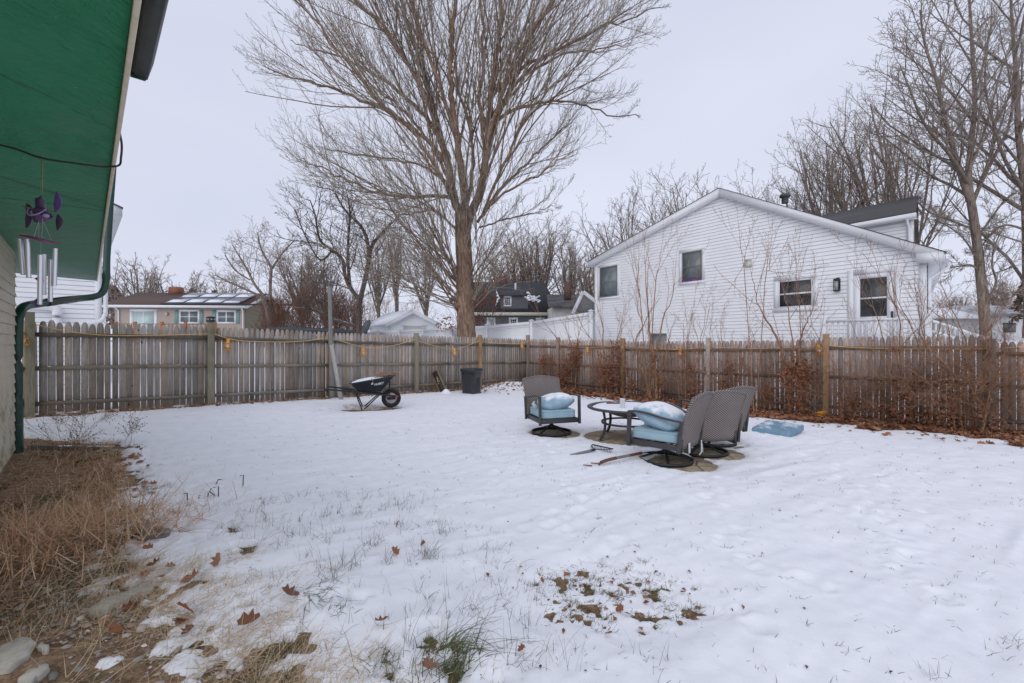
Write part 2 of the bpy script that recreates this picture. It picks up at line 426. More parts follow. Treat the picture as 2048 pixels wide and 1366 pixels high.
postsL = [(tl(0), 2.03, .115, PW), (tl(.2075), 1.95, .115, PW), (tl(.412), 1.80, .10, MAT['post_new']), (tl(.613), 1.79, .11, PW), (tl(.81), 1.76, .10, PN), (.03, 1.78, .11, MAT['wood_right'])]
tops = {-.2: 1.93, 0: 1.90, .2075: 1.86, .412: 1.78, .613: 1.72, .81: 1.69, 1.0: 1.64}
tk = sorted(tops)
baysL = [(tl(b), tl(a), tops[b], tops[a]) for a, b in zip(tk[:-1], tk[1:])]
fl = fence('picket_fence', 'long weathered grey picket fence along the left side, cords and cage lamps hung on it', FC, dL, nL, baysL, postsL, (WL, RL), 0)
def tr_(t): return t * 11.65
hR = [(0.01, .119, 1.63, 1.62), (.119, .325, 1.62, 1.61), (.325, .537, 1.555, 1.56), (.537, .755, 1.565, 1.60), (.755, .972, 1.645, 1.675), (.972, 1.18, 1.56, 1.56), (1.18, 1.36, 1.56, 1.55)]
baysR = [(tr_(a), tr_(b), c, d) for a, b, c, d in hR]
postsR = [(tr_(.119), 1.69, .10, MAT['wood_right']), (tr_(.325), 1.65, .11, PN), (tr_(.537), 1.65, .10, MAT['wood_right']), (tr_(.755), 1.72, .11, PN), (tr_(.972), 1.60, .10, MAT['wood_right']), (tr_(1.18), 1.6, .10, MAT['wood_right'])]
fr = fence('picket_fence', 'brownish picket fence on the right with bare shrubs and leaf litter at its foot', FC, dR, nR, baysR, postsR, (WR, RR), 1)
# solar cap on the second post
pC = FC + dL * tl(.2075) - nL * .045
BLK = simple('black_plastic', (.018, .018, .02), (.03, .03, .032), 20, .45, .05)
capm = M(); capm.lathe([(.085, 0), (.09, .015), (.075, .03), (.07, .065), (.088, .07), (.085, .085), (.05, .105), (0, .11)], 12, (pC[0], pC[1], 1.951))
part('post_cap_lamp', capm, BLK, fl)
GLS = N('frosted_plastic'); GLS.col((.55, .58, .58)); GLS.set(.25)
capm = M(); 
for a in range(8):
    capm.box((pC[0] + .075 * math.cos(a * PI / 4), pC[1] + .075 * math.sin(a * PI / 4), 1.951 + .047), (.012, .03, .022), Rz(a * PI / 4))
part('lens', capm, GLS.m, fl.children[-1])

# ------------------------------------------------------------ cord and caged work lamps
ORN = simple('orange_plastic', (.86, .40, .06), (.75, .33, .04), 8, .5, 0)
CRD = simple('pale_orange_cord', (.78, .50, .20), (.62, .38, .13), 8, .6, 0)
def lp(px, C, d, n, off=.075):     # where a picture direction meets the front of a fence line
    r = (px - CX) / F; o = C - n * off
    s = (o[0] - r * o[1]) / (r * d[1] - d[0]); return o + d * s
def cordpts(pxs, C, d, n):
    out = []
    for px, py in pxs:
        p = lp(px, C, d, n); out.append((p[0], p[1], CAMZ - (py - CY) / F * p[1]))
    return out
def smooth(pts, k=6):
    P = np.array(pts, float); o = []
    for i in range(len(P) - 1):
        p0 = P[max(i - 1, 0)]; p1 = P[i]; p2 = P[i + 1]; p3 = P[min(i + 2, len(P) - 1)]
        for t in np.arange(k) / k:
            o.append(.5 * ((2 * p1) + (-p0 + p2) * t + (2 * p0 - 5 * p1 + 4 * p2 - p3) * t * t + (-p0 + 3 * p1 - 3 * p2 + p3) * t ** 3))
    o.append(P[-1]); return np.array(o)
cl = cordpts([(28, 660), (45, 655), (57, 652), (75, 650), (120, 660), (200, 670), (300, 671), (370, 669), (413, 668), (428, 668), (456, 677), (490, 682), (560, 684), (610, 682), (652, 676), (666, 677), (695, 686), (726, 694), (760, 695), (800, 688), (826, 680), (834, 681), (870, 692), (909, 698), (935, 691), (957, 682), (962, 682), (990, 686), (1020, 687.5), (1044, 687)], FC, dL, nL)
cr = cordpts([(1060, 681), (1100, 684), (1118, 686), (1140, 693), (1175, 695), (1210, 694), (1246, 689), (1253, 691), (1300, 697), (1361, 699), (1414, 694), (1421, 692), (1440, 695), (1520, 697), (1600, 694), (1636, 691), (1652, 690), (1665, 692), (1750, 697), (1850, 698), (1950, 698), (2048, 694), (2160, 692)], FC, dR, nR)
m = M(); m.tube(smooth(cl), .0085, 6); m.tube(smooth(cr), .0085, 6)
q = np.array([cl[-1], cr[0]]); m.tube(q, .0085, 6)
solo('power_cord', m, CRD, 'thin yellow orange cord looping from post to post along both fences', 'cord', (0.5, 15.9, 1.6), smooth=True)
BULB = N('glass_bulb'); BULB.col((.80, .76, .70)); BULB.set(.12)
def cage():
    root = thing('caged_work_lamp', '', 'work lamp', (0, 0, 0))
    m = M(); m.lathe([(.012, .05), (.022, .045), (.026, .02), (.034, .0), (.036, -.012), (.018, -.016)], 10); m.box((0, 0, .052), (.07, .016, .018))
    part('socket', m, ORN, root, local=True)
    m = M(); m.lathe([(.012, -.012), (.016, -.03), (.030, -.055), (.032, -.075), (.02, -.098), (0, -.104)], 10); part('bulb', m, BULB.m, root, True, local=True)
    m = M()
    for i in range(4):
        a = i * PI / 4
        ring = [(.066 * math.sin(t) * math.cos(a) * (1 if t < PI else 1), .066 * math.sin(t) * math.sin(a), -.078 + .074 * math.cos(t)) for t in np.linspace(0, 2 * PI, 17)]
        m.tube(ring, .0042, 5, cap=False)
    for z, r in ((-.04, .056), (-.078, .067), (-.12, .056)):
        m.tube([(r * math.cos(t), r * math.sin(t), z) for t in np.linspace(0, 2 * PI, 17)], .0042, 5, cap=False)
    part('cage', m, ORN, root, local=True)
    return root
proto = cage()
lampdefs = [(44, 666, 'L', 'orange caged work lamp half hidden behind the green downspout'), (456, 680, 'L', 'orange caged work lamp just right of the capped fence post'),
            (726, 696, 'L', 'orange caged work lamp above the wheelbarrow'), (909, 698, 'L', 'orange caged work lamp left of the black trash bin, above the leaning board'),
            (1044, 686, 'L', 'orange caged work lamp nearest to the corner where the fences meet'), (1175, 695, 'R', 'orange caged work lamp first on the right fence after the corner'),
            (1361, 698, 'R', 'orange caged work lamp on the right fence above the wicker chair backs'), (1637, 690, 'R', 'orange caged work lamp beside the tall fresh wooden post on the right fence')]
for i, (px, py, sd, lab) in enumerate(lampdefs):
    o = proto if i == 0 else copy_tree(proto)
    C, d, n = (FC, dL, nL) if sd == 'L' else (FC, dR, nR)
    p = lp(px, C, d, n, .10); o.location = (p[0], p[1], CAMZ - (py - CY) / F * p[1] - .05); o.rotation_euler = (random.uniform(-.12, .12), random.uniform(-.15, .15), random.uniform(0, 3))
    sc_ = 1.15; o.scale = (sc_,) * 3
    tag(o, lab, 'work lamp', 'caged lamps hung along the fences')
# loose coil of orange cord by the foot of the right fence
p = lp(1641, FC, dR, nR, .45); pts = [(p[0] + (.10 + .03 * math.sin(t * 1.7)) * math.cos(t), p[1] + (.09 + .03 * math.cos(t * 1.3)) * math.sin(t), s1(p[0], p[1]) + .05 + .012 * t / 3 + .03 * math.sin(t * .8)) for t in np.linspace(0, 26, 90)]
m = M(); m.tube(pts, .009, 5); solo('cord_coil', m, ORN, 'small coil of orange cord lying in the leaves at the post foot', 'cord', (p[0], p[1], g1(p[0], p[1])), smooth=True)

# ------------------------------------------------------------ photographer's own house corner at left
GRN = N('green_painted_plywood'); P_ = GRN.pos()
a = GRN.noise(1.1, 4, .6, src=P_); b = GRN.noise(14, 5, .7, (1, .18, 1), src=P_); e = GRN.noise(5, 5, .65, src=P_, dist=1.5)
c = GRN.ramp(a, [(.25, (.018, .165, .070)), (.55, (.022, .195, .088)), (.8, (.034, .215, .105))]); c = GRN.mix(GRN.math('MULTIPLY', GRN.thr(e, .62, .66), .35), c, (.045, .15, .115)); c = GRN.mix(GRN.math('MULTIPLY', GRN.thr(GRN.noise(.8, 5, .7, src=P_), .50, .75), .45), c, (.08, .16, .11)); c = GRN.mix(GRN.thr(GRN.noise(24, 4, .7, (1, .5, 1), src=P_), .70, .73), c, (.32, .36, .29)); c = GRN.mix(GRN.math('MULTIPLY', GRN.thr(GRN.noise(3.5, 5, .75, (1, .12, 1), src=P_), .60, .63), .6), c, (.012, .06, .035))
GRN.col(c); GRN.bump(GRN.math('ADD', b, GRN.math('MULTIPLY', e, 2.0)), 1.0, .012); GRN.set(.5, spec=.28)
CRM = simple('cream_paint', (.74, .69, .54), (.60, .54, .40), 20, .6, .3, snow=None)
BEI = N('beige_vinyl'); P_ = BEI.pos()
lo = BEI.n('ShaderNodeSeparateXYZ'); BEI.l(P_, lo.inputs[0])
c = BEI.ramp(BEI.noise(3, 4, .6, src=P_), [(.3, (.50, .44, .335)), (.7, (.58, .52, .41))])
alg = BEI.math('MULTIPLY', BEI.thr(BEI.noise(4, 5, .7, src=P_), .47, .62), BEI.thr(lo.outputs[2], 1.15, .75))
c = BEI.mix(BEI.math('MULTIPLY', alg, .75), c, (.17, .19, .055)); BEI.col(c); BEI.set(.5)
DGR = simple('dark_green_metal', (.010, .060, .042), (.006, .04, .028), 9, .35, .05)
TARB = simple('black_gutter_underside', (.010, .014, .012), (.045, .06, .05), 14, .5, .3, sc=(1, 1, 1))
de = np.array([-.68, .73]); de /= np.linalg.norm(de); ne = np.array([de[1], -de[0]])     # edge direction, outward normal
E0 = np.array([-1.14, 1.40])
def ep(s, o, z): q = E0 + de * s + ne * o; return (q[0], q[1], z)
root = thing('porch_roof', 'green painted plywood soffit with cream edge overhead at upper left', 'roof', ep(4, -1, 2.6))
sB = 8.87; ZS = 2.60
m = M(); A_ = ep(sB, -.02, ZS); 
A2 = np.array([-7.75, 6.7]); 
far = np.array([-9.3, 3.5]); nr = ep(-.7, -.02, ZS); nl = ep(-.7, -2.6, ZS); fl_ = ep(sB - 1.9, -2.6, ZS)
m.prism([A_, (A2[0], A2[1], ZS), fl_, nl, nr], (0, 0, .02)); part('soffit', m, GRN.m, root)
m = M(); m.prism([ep(-.7, -.018, ZS - .012), ep(sB, -.018, ZS - .012), ep(sB, .0, ZS - .012), ep(-.7, .0, ZS - .012)], (0, 0, .2)); part('fascia', m, CRM, root, bevel=.003)
m = M(); m.prism([ep(-.7, -.021, ZS + .03), ep(sB - .05, -.021, ZS + .03), (A2[0], A2[1], ZS + .03), fl_[:2] + (ZS + .03,), nl[:2] + (ZS + .03,)], (0, 0, .14)); part('roof_deck', m, simple('dark_shingle', (.05, .05, .05), (.03, .03, .03), 30), root)
# joint seam strips under the soffit
m = M(); m.bar(ep(3.4, -2.2, ZS - .002), ep(3.1, -.03, ZS - .002), .006, .003); part('seam_bead', m, simple('old_caulk', (.30, .36, .30), (.05, .12, .09), 40), root)
# gutter along the near part of the edge
root = thing('roof_gutter', 'black and green gutter on the near stretch of the roof edge at top', 'gutter', ep(0, .06, 2.6))
gp = [(0, .13), (0, .0), (.012, -.012), (.042, -.012), (.060, .06), (.066, .12), (.072, .12), (.066, .055), (.046, -.02), (.005, -.02), (-.008, .0), (-.008, .13)]
m = M(); m.prism([ep(-.7, .012 + a, ZS + .04 + b) for a, b in gp], np.array(ep(.58, 0, 0)) - np.array(ep(-.7, 0, 0))); part('trough', m, TARB, root)
m = M(); m.prism([ep(.58, .004 + a, ZS + .04 + b) for a, b in [(0, .13), (0, -.025), (.048, -.025), (.070, .06), (.076, .13)]], np.array(ep(.586, 0, 0)) - np.array(ep(.58, 0, 0))); part('end_cap', m, DGR, root)
m = M(); m.bar(ep(-.7, .078, ZS + .165), ep(.58, .078, ZS + .165), .018, .014); part('rim', m, DGR, root)
# wall
root = thing('beige_house', 'corner of house with beige clapboard siding, mossy low down, at left edge', 'house', (-5.9, 5.2, 0))
wc = np.array([-5.86, 5.35]); ne3 = np.array([ne[0], ne[1], 0]); de3 = np.array([de[0], de[1], 0])
m = M(); z = .28
while z < 2.55:
    a = np.array([wc[0], wc[1], z]); b = a - de3 * 5
    m.quad(a + ne3 * .018, b + ne3 * .018, b + ne3 * .004 + (0, 0, .112), a + ne3 * .004 + (0, 0, .112)); m.quad(a + ne3 * .018, a, b, b + ne3 * .018); 
    z += .1125
a = np.array([wc[0], wc[1], 0.1]); m.prism([a, a - de3 * 5, a - de3 * 5 - ne3 * 3, a - ne3 * 3], (0, 0, 2.46)); part('siding', m, BEI.m, root)
m = M(); 
z = .28
while z < 2.5:
    a = np.array([wc[0], wc[1], z]); m.prism([a + de3 * .012 + ne3 * .026, a + de3 * .012 + ne3 * .0, a + de3 * .012 + (0, 0, .11) + ne3 * .0, a + de3 * .012 + (0, 0, .11) + ne3 * .008, a + de3 * .012 + (0, 0, .05) + ne3 * .012], de3 * .014); z += .1125
m.bar(a * (1, 1, 0) + de3 * .018 + ne3 * -.01 + (0, 0, .15), a * (1, 1, 0) + de3 * .018 + ne3 * -.01 + (0, 0, 2.56), .03, .03)
part('corner_trim', m, BEI.m, root)
m = M(); a = np.array([wc[0], wc[1], -.1]); m.prism([a - ne3 * .02, a - de3 * 5 - ne3 * .02, a - de3 * 5 - ne3 * 3, a - ne3 * 3], (0, 0, .38)); part('foundation', m, simple('concrete', (.30, .29, .27), (.20, .19, .18), 12, .9, .4), root)
# downspout
def at(px, py, Y): return tuple(hz(px, py, Y))
root = thing('downspout', 'dark green downspout bending from the roof edge back to the house corner', 'downspout', (-5.75, 5.4, .25))
up_ = [at(226, 330, 8.0), at(218, 440, 7.95), at(213.5, 520, 7.9), at(212, 560, 7.85)]
bend = up_ + [at(206, 583, 7.75), at(190, 593, 7.6), at(150, 598, 7.2), at(80, 607, 6.2), at(52, 612, 5.7), at(40, 625, 5.48), at(35, 650, 5.42), at(34, 700, 5.40), at(34, 800, 5.40), at(35, 910, 5.40)]
sp = smooth(bend, 6)
w = np.interp(np.arange(len(sp)), [0, len(sp) - 1], [.055, .055]) 
m = M(); m.tube(sp, .052, 8); part('pipe', m, DGR, root, True)
m = M(); a = np.array(at(150, 598, 7.2)); b = np.array(at(92, 605.5, 6.35)); m.tube([a, a * .5 + b * .5 + (0, 0, .004), b], .0555, 10); part('tape_wrap', m, simple('black_tape', (.012, .012, .012), (.03, .03, .03), 30, .4), root, True)
for a, b in ((at(212.5, 548, 7.88), at(212.5, 558, 7.86)), (at(34, 800, 5.40), at(35, 812, 5.40))): m = M(); m.tube([a, b], .058, 8); part('joint', m, DGR, root, True)
# black cable under the soffit
c0 = np.array(at(0, 290, 2.39)); c1 = np.array(at(237, 331, 2.69))
cb = [c0 + (c0 - c1) * .8, c0, np.array(at(83, 316, 2.48)), np.array(at(160, 328, 2.58)), np.array(at(205, 333.5, 2.66)), c1, np.array(at(242, 315, 2.66)), np.array(at(243.5, 290, 2.6)), np.array(at(240, 268, 2.55)), np.array(at(236, 262, 2.55)) + (0, 0, .05)]
m = M(); m.tube(smooth(cb), .0055, 8); solo('black_cable', m, BLK, 'black cable strung under the green soffit and looped over its edge', 'cable', tuple(c0), smooth=True)

# wind chime
CH = 2.48; r_ = (84 - CX) / F; hx = r_ * CH
def cz(py): return CAMZ - (py - CY) / F * CH
root = thing('wind_chime', 'purple bird wind chime with silver tubes hanging from the black cable', 'wind chime', (hx, CH, cz(316)))
PUR = simple('purple_enamel', (.10, .04, .22), (.16, .08, .30), 12, .3, .05); DPU = simple('dark_purple', (.045, .02, .06), (.09, .04, .10), 20, .4); MAG = simple('magenta_acrylic', (.32, .04, .16), (.25, .03, .14), 12, .25, 0)
ALU = N('aluminium'); ALU.col((.72, .73, .75)); ALU.set(.28, 1.0)
BRS = simple('brass_rod', (.30, .22, .12), (.2, .14, .08), 20, .5)
def X(px): return (px - CX) / F * CH
m = M(); m.tube([(hx, CH, cz(322)), (hx, CH, cz(386))], .0035, 6); m.tube(smooth([(hx + .0, CH, cz(311)), (hx - .012, CH, cz(314)), (hx - .008, CH, cz(319)), (hx + .006, CH, cz(321)), (hx, CH, cz(326))]), .0022, 5); part('hanger', m, BRS, root, True)
m = M(); m.tube(smooth([(X(83), CH, cz(392)), (X(80), CH, cz(400)), (X(81), CH, cz(420)), (X(84), CH, cz(433)), (X(86), CH, cz(436))]), [.006] * 5 + [.02] * 7 + [.034] * 6 + [.043] * 4 + [.03, .022, .005], 10); part('bird_body', m, DPU, root, True)
m = M(); m.tube(smooth([(X(65), CH - .02, cz(418)), (X(72), CH - .045, cz(431)), (X(84), CH - .055, cz(436)), (X(96), CH - .045, cz(431)), (X(100), CH - .02, cz(420))]), .0035, 6); m.lathe([(0, -.012), (.012, -.008), (.016, 0), (.012, .008), (0, .012)], 10, (X(95), CH - .01, cz(432))); part('trim_band', m, simple('lilac', (.42, .34, .55), (.3, .22, .45), 20, .3), root, True)
def leafblade(px0, py0, px1, py1, wd, mat, name, dy):
    m = M(); a = np.array([X(px0), CH + dy, cz(py0)]); b = np.array([X(px1), CH + dy, cz(py1)]); t = b - a; L = np.linalg.norm(t); t /= L; sd = np.array([t[2], 0, -t[0]]); nn = np.cross(t, sd)
    pr = [(0, .05), (.12, .55), (.35, 1), (.6, .85), (.85, .45), (1, .03)]; up = []; dn = []
    for u, ww in pr:
        up.append(a + t * L * u + sd * wd * ww + nn * .01 * ww); dn.append(a + t * L * u - sd * wd * ww + nn * .01 * ww)
    m.prism(up + dn[::-1], nn * .003); part(name, m, mat, root, bevel=.001)
leafblade(114, 425, 116, 383, .022, PUR, 'wing', -.01); leafblade(115, 428, 114, 461, .020, DPU, 'wing', .0); leafblade(45, 404, 46, 425, .018, DPU, 'wing', .02); leafblade(46, 418, 44, 455, .020, DPU, 'wing', .02)
for a, b in (((X(46), CH, cz(413)), (X(65), CH, cz(417))), ((X(98), CH, cz(423)), (X(116), CH, cz(424)))): m = M(); m.tube([a, b], .0035, 5); part('wing_arm', m, BRS, root)
m = M()
for sx, ex, dy in ((78, 66, .03), (80, 79, -.03), (83, 92, .03), (85, 95, -.03)): m.tube([(X(sx), CH, cz(436)), (X(ex), CH + dy, cz(478))], .0009, 4)
m.tube([(X(82), CH, cz(478)), (X(78), CH, cz(600))], .0009, 4); part('string', m, simple('white_string', (.6, .6, .58)), root)
m = M(); st_ = []
for k in range(12):
    a = k * PI / 6 + .2; rr = .085 if k % 2 == 0 else .042; st_.append((X(80) + rr * math.cos(a), CH + rr * math.sin(a), cz(480) - .012 * math.cos(a) * 1.4))
m.prism(st_, (0, 0, .006)); part('star_disc', m, MAG, root)
for (px, py0, py1, dx, dy) in ((60, 482, 552, 6, -.05), (69, 505, 588, 0, .05), (76, 483, 558, 3, -.055), (83, 516, 602, -1, .05), (92, 512, 610, -1, -.03), (96, 494, 570, -2, .04)):
    m = M(); m.tube([(X(px), CH + dy, cz(py0)), (X(px + dx), CH + dy, cz(py1))], .0105, 12); part('chime_tube', m, ALU.m, root, True)
def diamond(px, py, w, h, name):
    m = M(); c = np.array([X(px), CH - .01, cz(py)]); m.add([c + (-w, 0, 0), c + (0, 0, h), c + (w, 0, 0), c + (0, 0, -h), c + (0, -.009, 0), c + (0, .009, 0)], np.array([[0, 1, 4], [1, 2, 4], [2, 3, 4], [3, 0, 4], [1, 0, 5], [2, 1, 5], [3, 2, 5], [0, 3, 5]])); part(name, m, MAG if name == 'striker' else PUR, root)
diamond(79, 558, .017, .012, 'striker'); diamond(83, 545, .008, .008, 'bead'); diamond(77, 606, .032, .024, 'sail')
# ------------------------------------------------------------ swivel wicker chairs
CHR = simple('charcoal_metal', (.050, .048, .052), (.075, .072, .076), 14, .42, .08, metal=.3)
BKM = simple('black_steel', (.018, .018, .020), (.03, .029, .03), 14, .45, .08, metal=.2)
WK = N('wicker_weave'); u = WK.obj
sx = WK.n('ShaderNodeSeparateXYZ'); WK.l(u, sx.inputs[0])
wx = WK.math('SINE', WK.math('MULTIPLY', sx.outputs[0], 150)); wz = WK.math('SINE', WK.math('MULTIPLY', sx.outputs[2], 230))
pr = WK.math('MULTIPLY', wx, wz); hgt = WK.math('ADD', WK.math('MULTIPLY', pr, .5), .5)
c = WK.ramp(hgt, [(.1, (.014, .012, .011)), (.45, (.125, .105, .095)), (.9, (.34, .29, .265))]); c = WK.mix(WK.math('MULTIPLY', WK.thr(WK.noise(7, 3), .45, .7), .35), c, (.20, .185, .18))
WK.col(c); WK.bump(hgt, .9, .004); WK.set(.55)
def fabric(name, a, b, snow, amp=1.2, soft=.10):
    k = N(name); f = k.noise(8, 4, .6); w = k.noise(140, 2, .5)
    c = k.mix(k.thr(f, .3, .7), a, b)
    if snow is not None:
        uu = k.math('ADD', k.up(), k.math('MULTIPLY', k.math('SUBTRACT', k.noise(5, 4, .65), .5), amp))
        c = k.mix(k.thr(uu, snow, snow + soft), c, (.84, .86, .90))
    k.col(c); k.bump(k.math('ADD', k.math('MULTIPLY', w, .2), f), .35, .006); return k.set(.8, spec=.2)
BLUE = fabric('pale_blue_cushion', (.30, .44, .52), (.35, .49, .56), .97, .5, .2)
BLUF = fabric('frosted_blue_pillow', (.26, .38, .48), (.34, .47, .55), .66, .9, .28)
BLUD = fabric('dusty_blue_cushion', (.16, .27, .355), (.20, .315, .40), .97, .55, .15)
SCAP = MAT['snowcap']
def pillow(w, d, h, n=22, p=3.2, seed=0, fold=0.0):      # soft rounded square
    m = M(); th = np.linspace(-PI / 2, PI / 2, n); ph = np.linspace(0, 2 * PI, 2 * n, endpoint=False)
    T, Ph = np.meshgrid(th, ph, indexing='ij'); r = (np.abs(np.cos(Ph)) ** p + np.abs(np.sin(Ph)) ** p) ** (-1 / p)
    ct = np.cos(T) ** .55
    x = w / 2 * r * ct * np.cos(Ph); y = d / 2 * r * ct * np.sin(Ph)
    ed = np.clip(1 - (np.abs(x / (w / 2)) ** 2.5 + np.abs(y / (d / 2)) ** 2.5) / 1.6, .0, 1)
    z = h / 2 * np.sign(np.sin(T)) * np.abs(np.sin(T)) ** .9 * (.35 + .65 * ed)
    z = z + .012 * fbm(x * 9 + seed, y * 9 + T, 3, seed) + fold * np.sin(x * 7 + seed) * y
    v = np.stack([x, y, z], -1).reshape(-1, 3); k = 2 * n
    i = np.arange(n - 1)[:, None] * k; j = np.arange(k)[None]; j2 = (j + 1) % k
    f = np.stack([(i + j).ravel(), (i + j2).ravel(), (i + k + j2).ravel(), (i + k + j).ravel()], 1)
    m.add(v, f); return m
def rbox(w, d, h, r=.03, n=6, crown=.0):
    m = M(); prof = [];
    for a in np.linspace(0, PI / 2, 5): prof.append((r * (1 - math.cos(a)) if False else r - r * math.sin(a), -h / 2 + r - r * math.cos(a)))
    rings = [( r - r * math.sin(a), -h / 2 + r - r * math.cos(a)) for a in np.linspace(0, PI / 2, 4)] + [(0, 0)] + [(r - r * math.cos(a), h / 2 - r + r * math.sin(a)) for a in np.linspace(0, PI / 2, 4)]
    rings += [(r + .06, h / 2 + crown * .4), (r + .16, h / 2 + crown * .8)]
    V = []; K = 0
    for ins, z in rings:
        W = w / 2 - ins; D = d / 2 - ins; R = max(.01, .06 - ins * .5); pts = []
        for cx, cy, a0 in ((W - R, D - R, 0), (-W + R, D - R, PI / 2), (-W + R, -D + R, PI), (W - R, -D + R, 1.5 * PI)):
            for a in np.linspace(a0, a0 + PI / 2, 5): pts.append((cx + R * math.cos(a), cy + R * math.sin(a), z))
            # edge midpoints
        K = len(pts); V += pts
    V = np.array(V); f = []
    for i in range(len(rings) - 1):
        for j in range(K): f.append((i * K + j, i * K + (j + 1) % K, (i + 1) * K + (j + 1) % K, (i + 1) * K + j))
    m.add(V, f + [tuple(range(K))[::-1], tuple(range((len(rings) - 1) * K, len(rings) * K))]); return m
def chair(label, x, y, f, seat=True):
    rz = math.atan2(f[0], -f[1]); z0 = g1(x, y) + .026
    root = thing('swivel_chair', label, 'patio chair', (x, y, z0), rz, 'wicker swivel chairs round the low table')
    m = M(); R0 = .335
    ring = []
    for a in np.linspace(0, 2 * PI, 41): ring.append((R0 * math.cos(a), R0 * math.sin(a)))
    vv = []; 
    for cx_, cy_ in ring[:-1]:
        k = 1 - .016 / R0
        vv += [(cx_, cy_, 0), (cx_, cy_, .042), (cx_ * k, cy_ * k, .042), (cx_ * k, cy_ * k, 0)]
    K = 40; ff = []
    for i in range(K):
        for j in range(4): ff.append((i * 4 + j, ((i + 1) % K) * 4 + j, ((i + 1) % K) * 4 + (j + 1) % 4, i * 4 + (j + 1) % 4))
    m.add(vv, ff)
    for a in (.5, .5 + PI / 2, .5 + PI, .5 + 1.5 * PI):
        cs, sn = math.cos(a), math.sin(a)
        P = smooth([(.325 * cs, .325 * sn, .03), (.22 * cs, .22 * sn, .062), (.1 * cs, .1 * sn, .105), (.02 * cs, .02 * sn, .125)], 3)
        for p, q in zip(P[:-1], P[1:]): m.bar(p, q + (q - p) * .04, .036, .018)
    m.lathe([(.05, .105), (.055, .13), (.03, .145), (.026, .21), (.0, .21)], 14)
    part('swivel_base', m, BKM, root, local=True)
    m = M(); m.bar((-.16, -.12, .205), (.16, -.12, .205), .05, .012); m.bar((-.16, .12, .205), (.16, .12, .205), .05, .012); m.bar((-.14, -.17, .215), (-.14, .17, .215), .04, .012); m.bar((.14, -.17, .215), (.14, .17, .215), .04, .012)
    for a in (-.1, .0, .1): m.tube([(a, -.14, .198), (a, -.08, .198)], .014, 6)
    part('swivel_plate', m, BKM, root, local=True)
    W = .315; D0 = -.33; D1 = .30
    m = M(); zf = .255
    m.bar((-W, D0, zf), (W, D0, zf), .03, .07); m.bar((-W, D1, zf), (W, D1, zf), .03, .07)
    for s in (-1, 1): m.bar((s * W, D0, zf), (s * W, D1, zf), .03, .07)
    for i in range(6): m.bar((-W + .02, D0 + .07 + i * .10, zf + .005), (W - .02, D0 + .07 + i * .10, zf + .005), .045, .010)
    part('seat_frame', m, CHR, root, local=True, bevel=.003)
    for s in (-1, 1):
        m = M(); X_ = s * (W + .028)
        m.bar((X_, D0 - .015, .20), (X_, D0 - .0, .635), .034, .05, up=(0, 1, 0))
        P = smooth([(X_, D0 - .02, .64), (X_, D0 + .10, .652), (X_, D0 + .28, .635), (X_, D0 + .45, .60), (X_, D1 + .06, .575)], 3)
        for p, q in zip(P[:-1], P[1:]): m.bar(p, q + (q - p) * .03, .046, .022)
        m.bar((X_, D1 - .0, .20), (X_, D1 + .045, .58), .03, .045, up=(0, 1, 0))
        part('armrest', m, CHR, root, local=True, bevel=.003)
    # curved back: wraps gently, leans back
    m = M(); nu, nv = 17, 13; V = []
    for side in (0, 1):
        for i in range(nu):
            a = -1 + 2 * i / (nu - 1)
            for j in range(nv):
                b = j / (nv - 1)
                xx = a * (.300 + .035 * b); zz = .235 + b * .665 - .018 * (a * a) * b ; yy = D1 + .02 + .02 * b + .16 * b ** 1.7 - .035 * (a * a) + side * .026
                zz += .012 * math.cos(a * 3) * b
                V.append((xx, yy, zz))
    q = nu * nv; f = []
    for i in range(nu - 1):
        for j in range(nv - 1):
            a = i * nv + j; f.append((a, a + nv, a + nv + 1, a + 1)); f.append((q + a, q + a + 1, q + a + nv + 1, q + a + nv))
    for j in range(nv - 1):
        f.append((j, j + 1, q + j + 1, q + j)); a = (nu - 1) * nv + j; f.append((a + 1, a, q + a, q + a + 1))
    for i in range(nu - 1):
        a = i * nv; f.append((a + nv, a, q + a, q + a + nv)); a = i * nv + nv - 1; f.append((a, a + nv, q + a + nv, q + a))
    m.add(V, f); part('backrest', m, WK.m, root, True, local=True)
    m = M()
    def bk(a, b, o=.013): return (a * (.300 + .035 * b), D1 + .02 + .02 * b + .16 * b ** 1.7 - .035 * a * a + o, .235 + b * .665 - .018 * a * a * b + .012 * math.cos(a * 3) * b)
    m.tube([bk(-1, t) for t in np.linspace(0, 1, 9)] + [bk(t, 1) for t in np.linspace(-.95, .95, 13)] + [bk(1, t) for t in np.linspace(1, 0, 9)], .018, 7)
    part('back_rim', m, WK.m, root, True, local=True)
    for s in (-1, 1):
        m = M(); m.bar((s * .285, D1 + .012, .20), (s * .285, D1 + .02, .36), .03, .03, up=(0, 1, 0)); part('back_post', m, CHR, root, local=True)
    if seat:
        m = rbox(.585, .60, .135, .028, crown=.012); m.xform(np.eye(3), (0, -.03, .36))
        sc = part('seat_cushion', m, BLUE, root, True, local=True)
        m = M(); 
        def rr(z, ins): 
            pts = []; Wd, Dd, R = .585 / 2 - ins, .60 / 2 - ins, .05
            for cx_, cy_, a0 in ((Wd - R, Dd - R, 0), (-Wd + R, Dd - R, PI / 2), (-Wd + R, -Dd + R, PI), (Wd - R, -Dd + R, 1.5 * PI)):
                for a in np.linspace(a0, a0 + PI / 2, 4): pts.append((cx_ + R * math.cos(a), cy_ + R * math.sin(a) - .03, .36 + z))
            return pts + [pts[0]]
        m.tube(rr(.046, -.002), .005, 5); m.tube(rr(-.046, -.002), .005, 5); part('piping', m, BLUE, sc, True, local=True)
    return root
def onpt(root, x, y, z): w = WM[root.name] @ Vector((x, y, z)); return np.array(w)
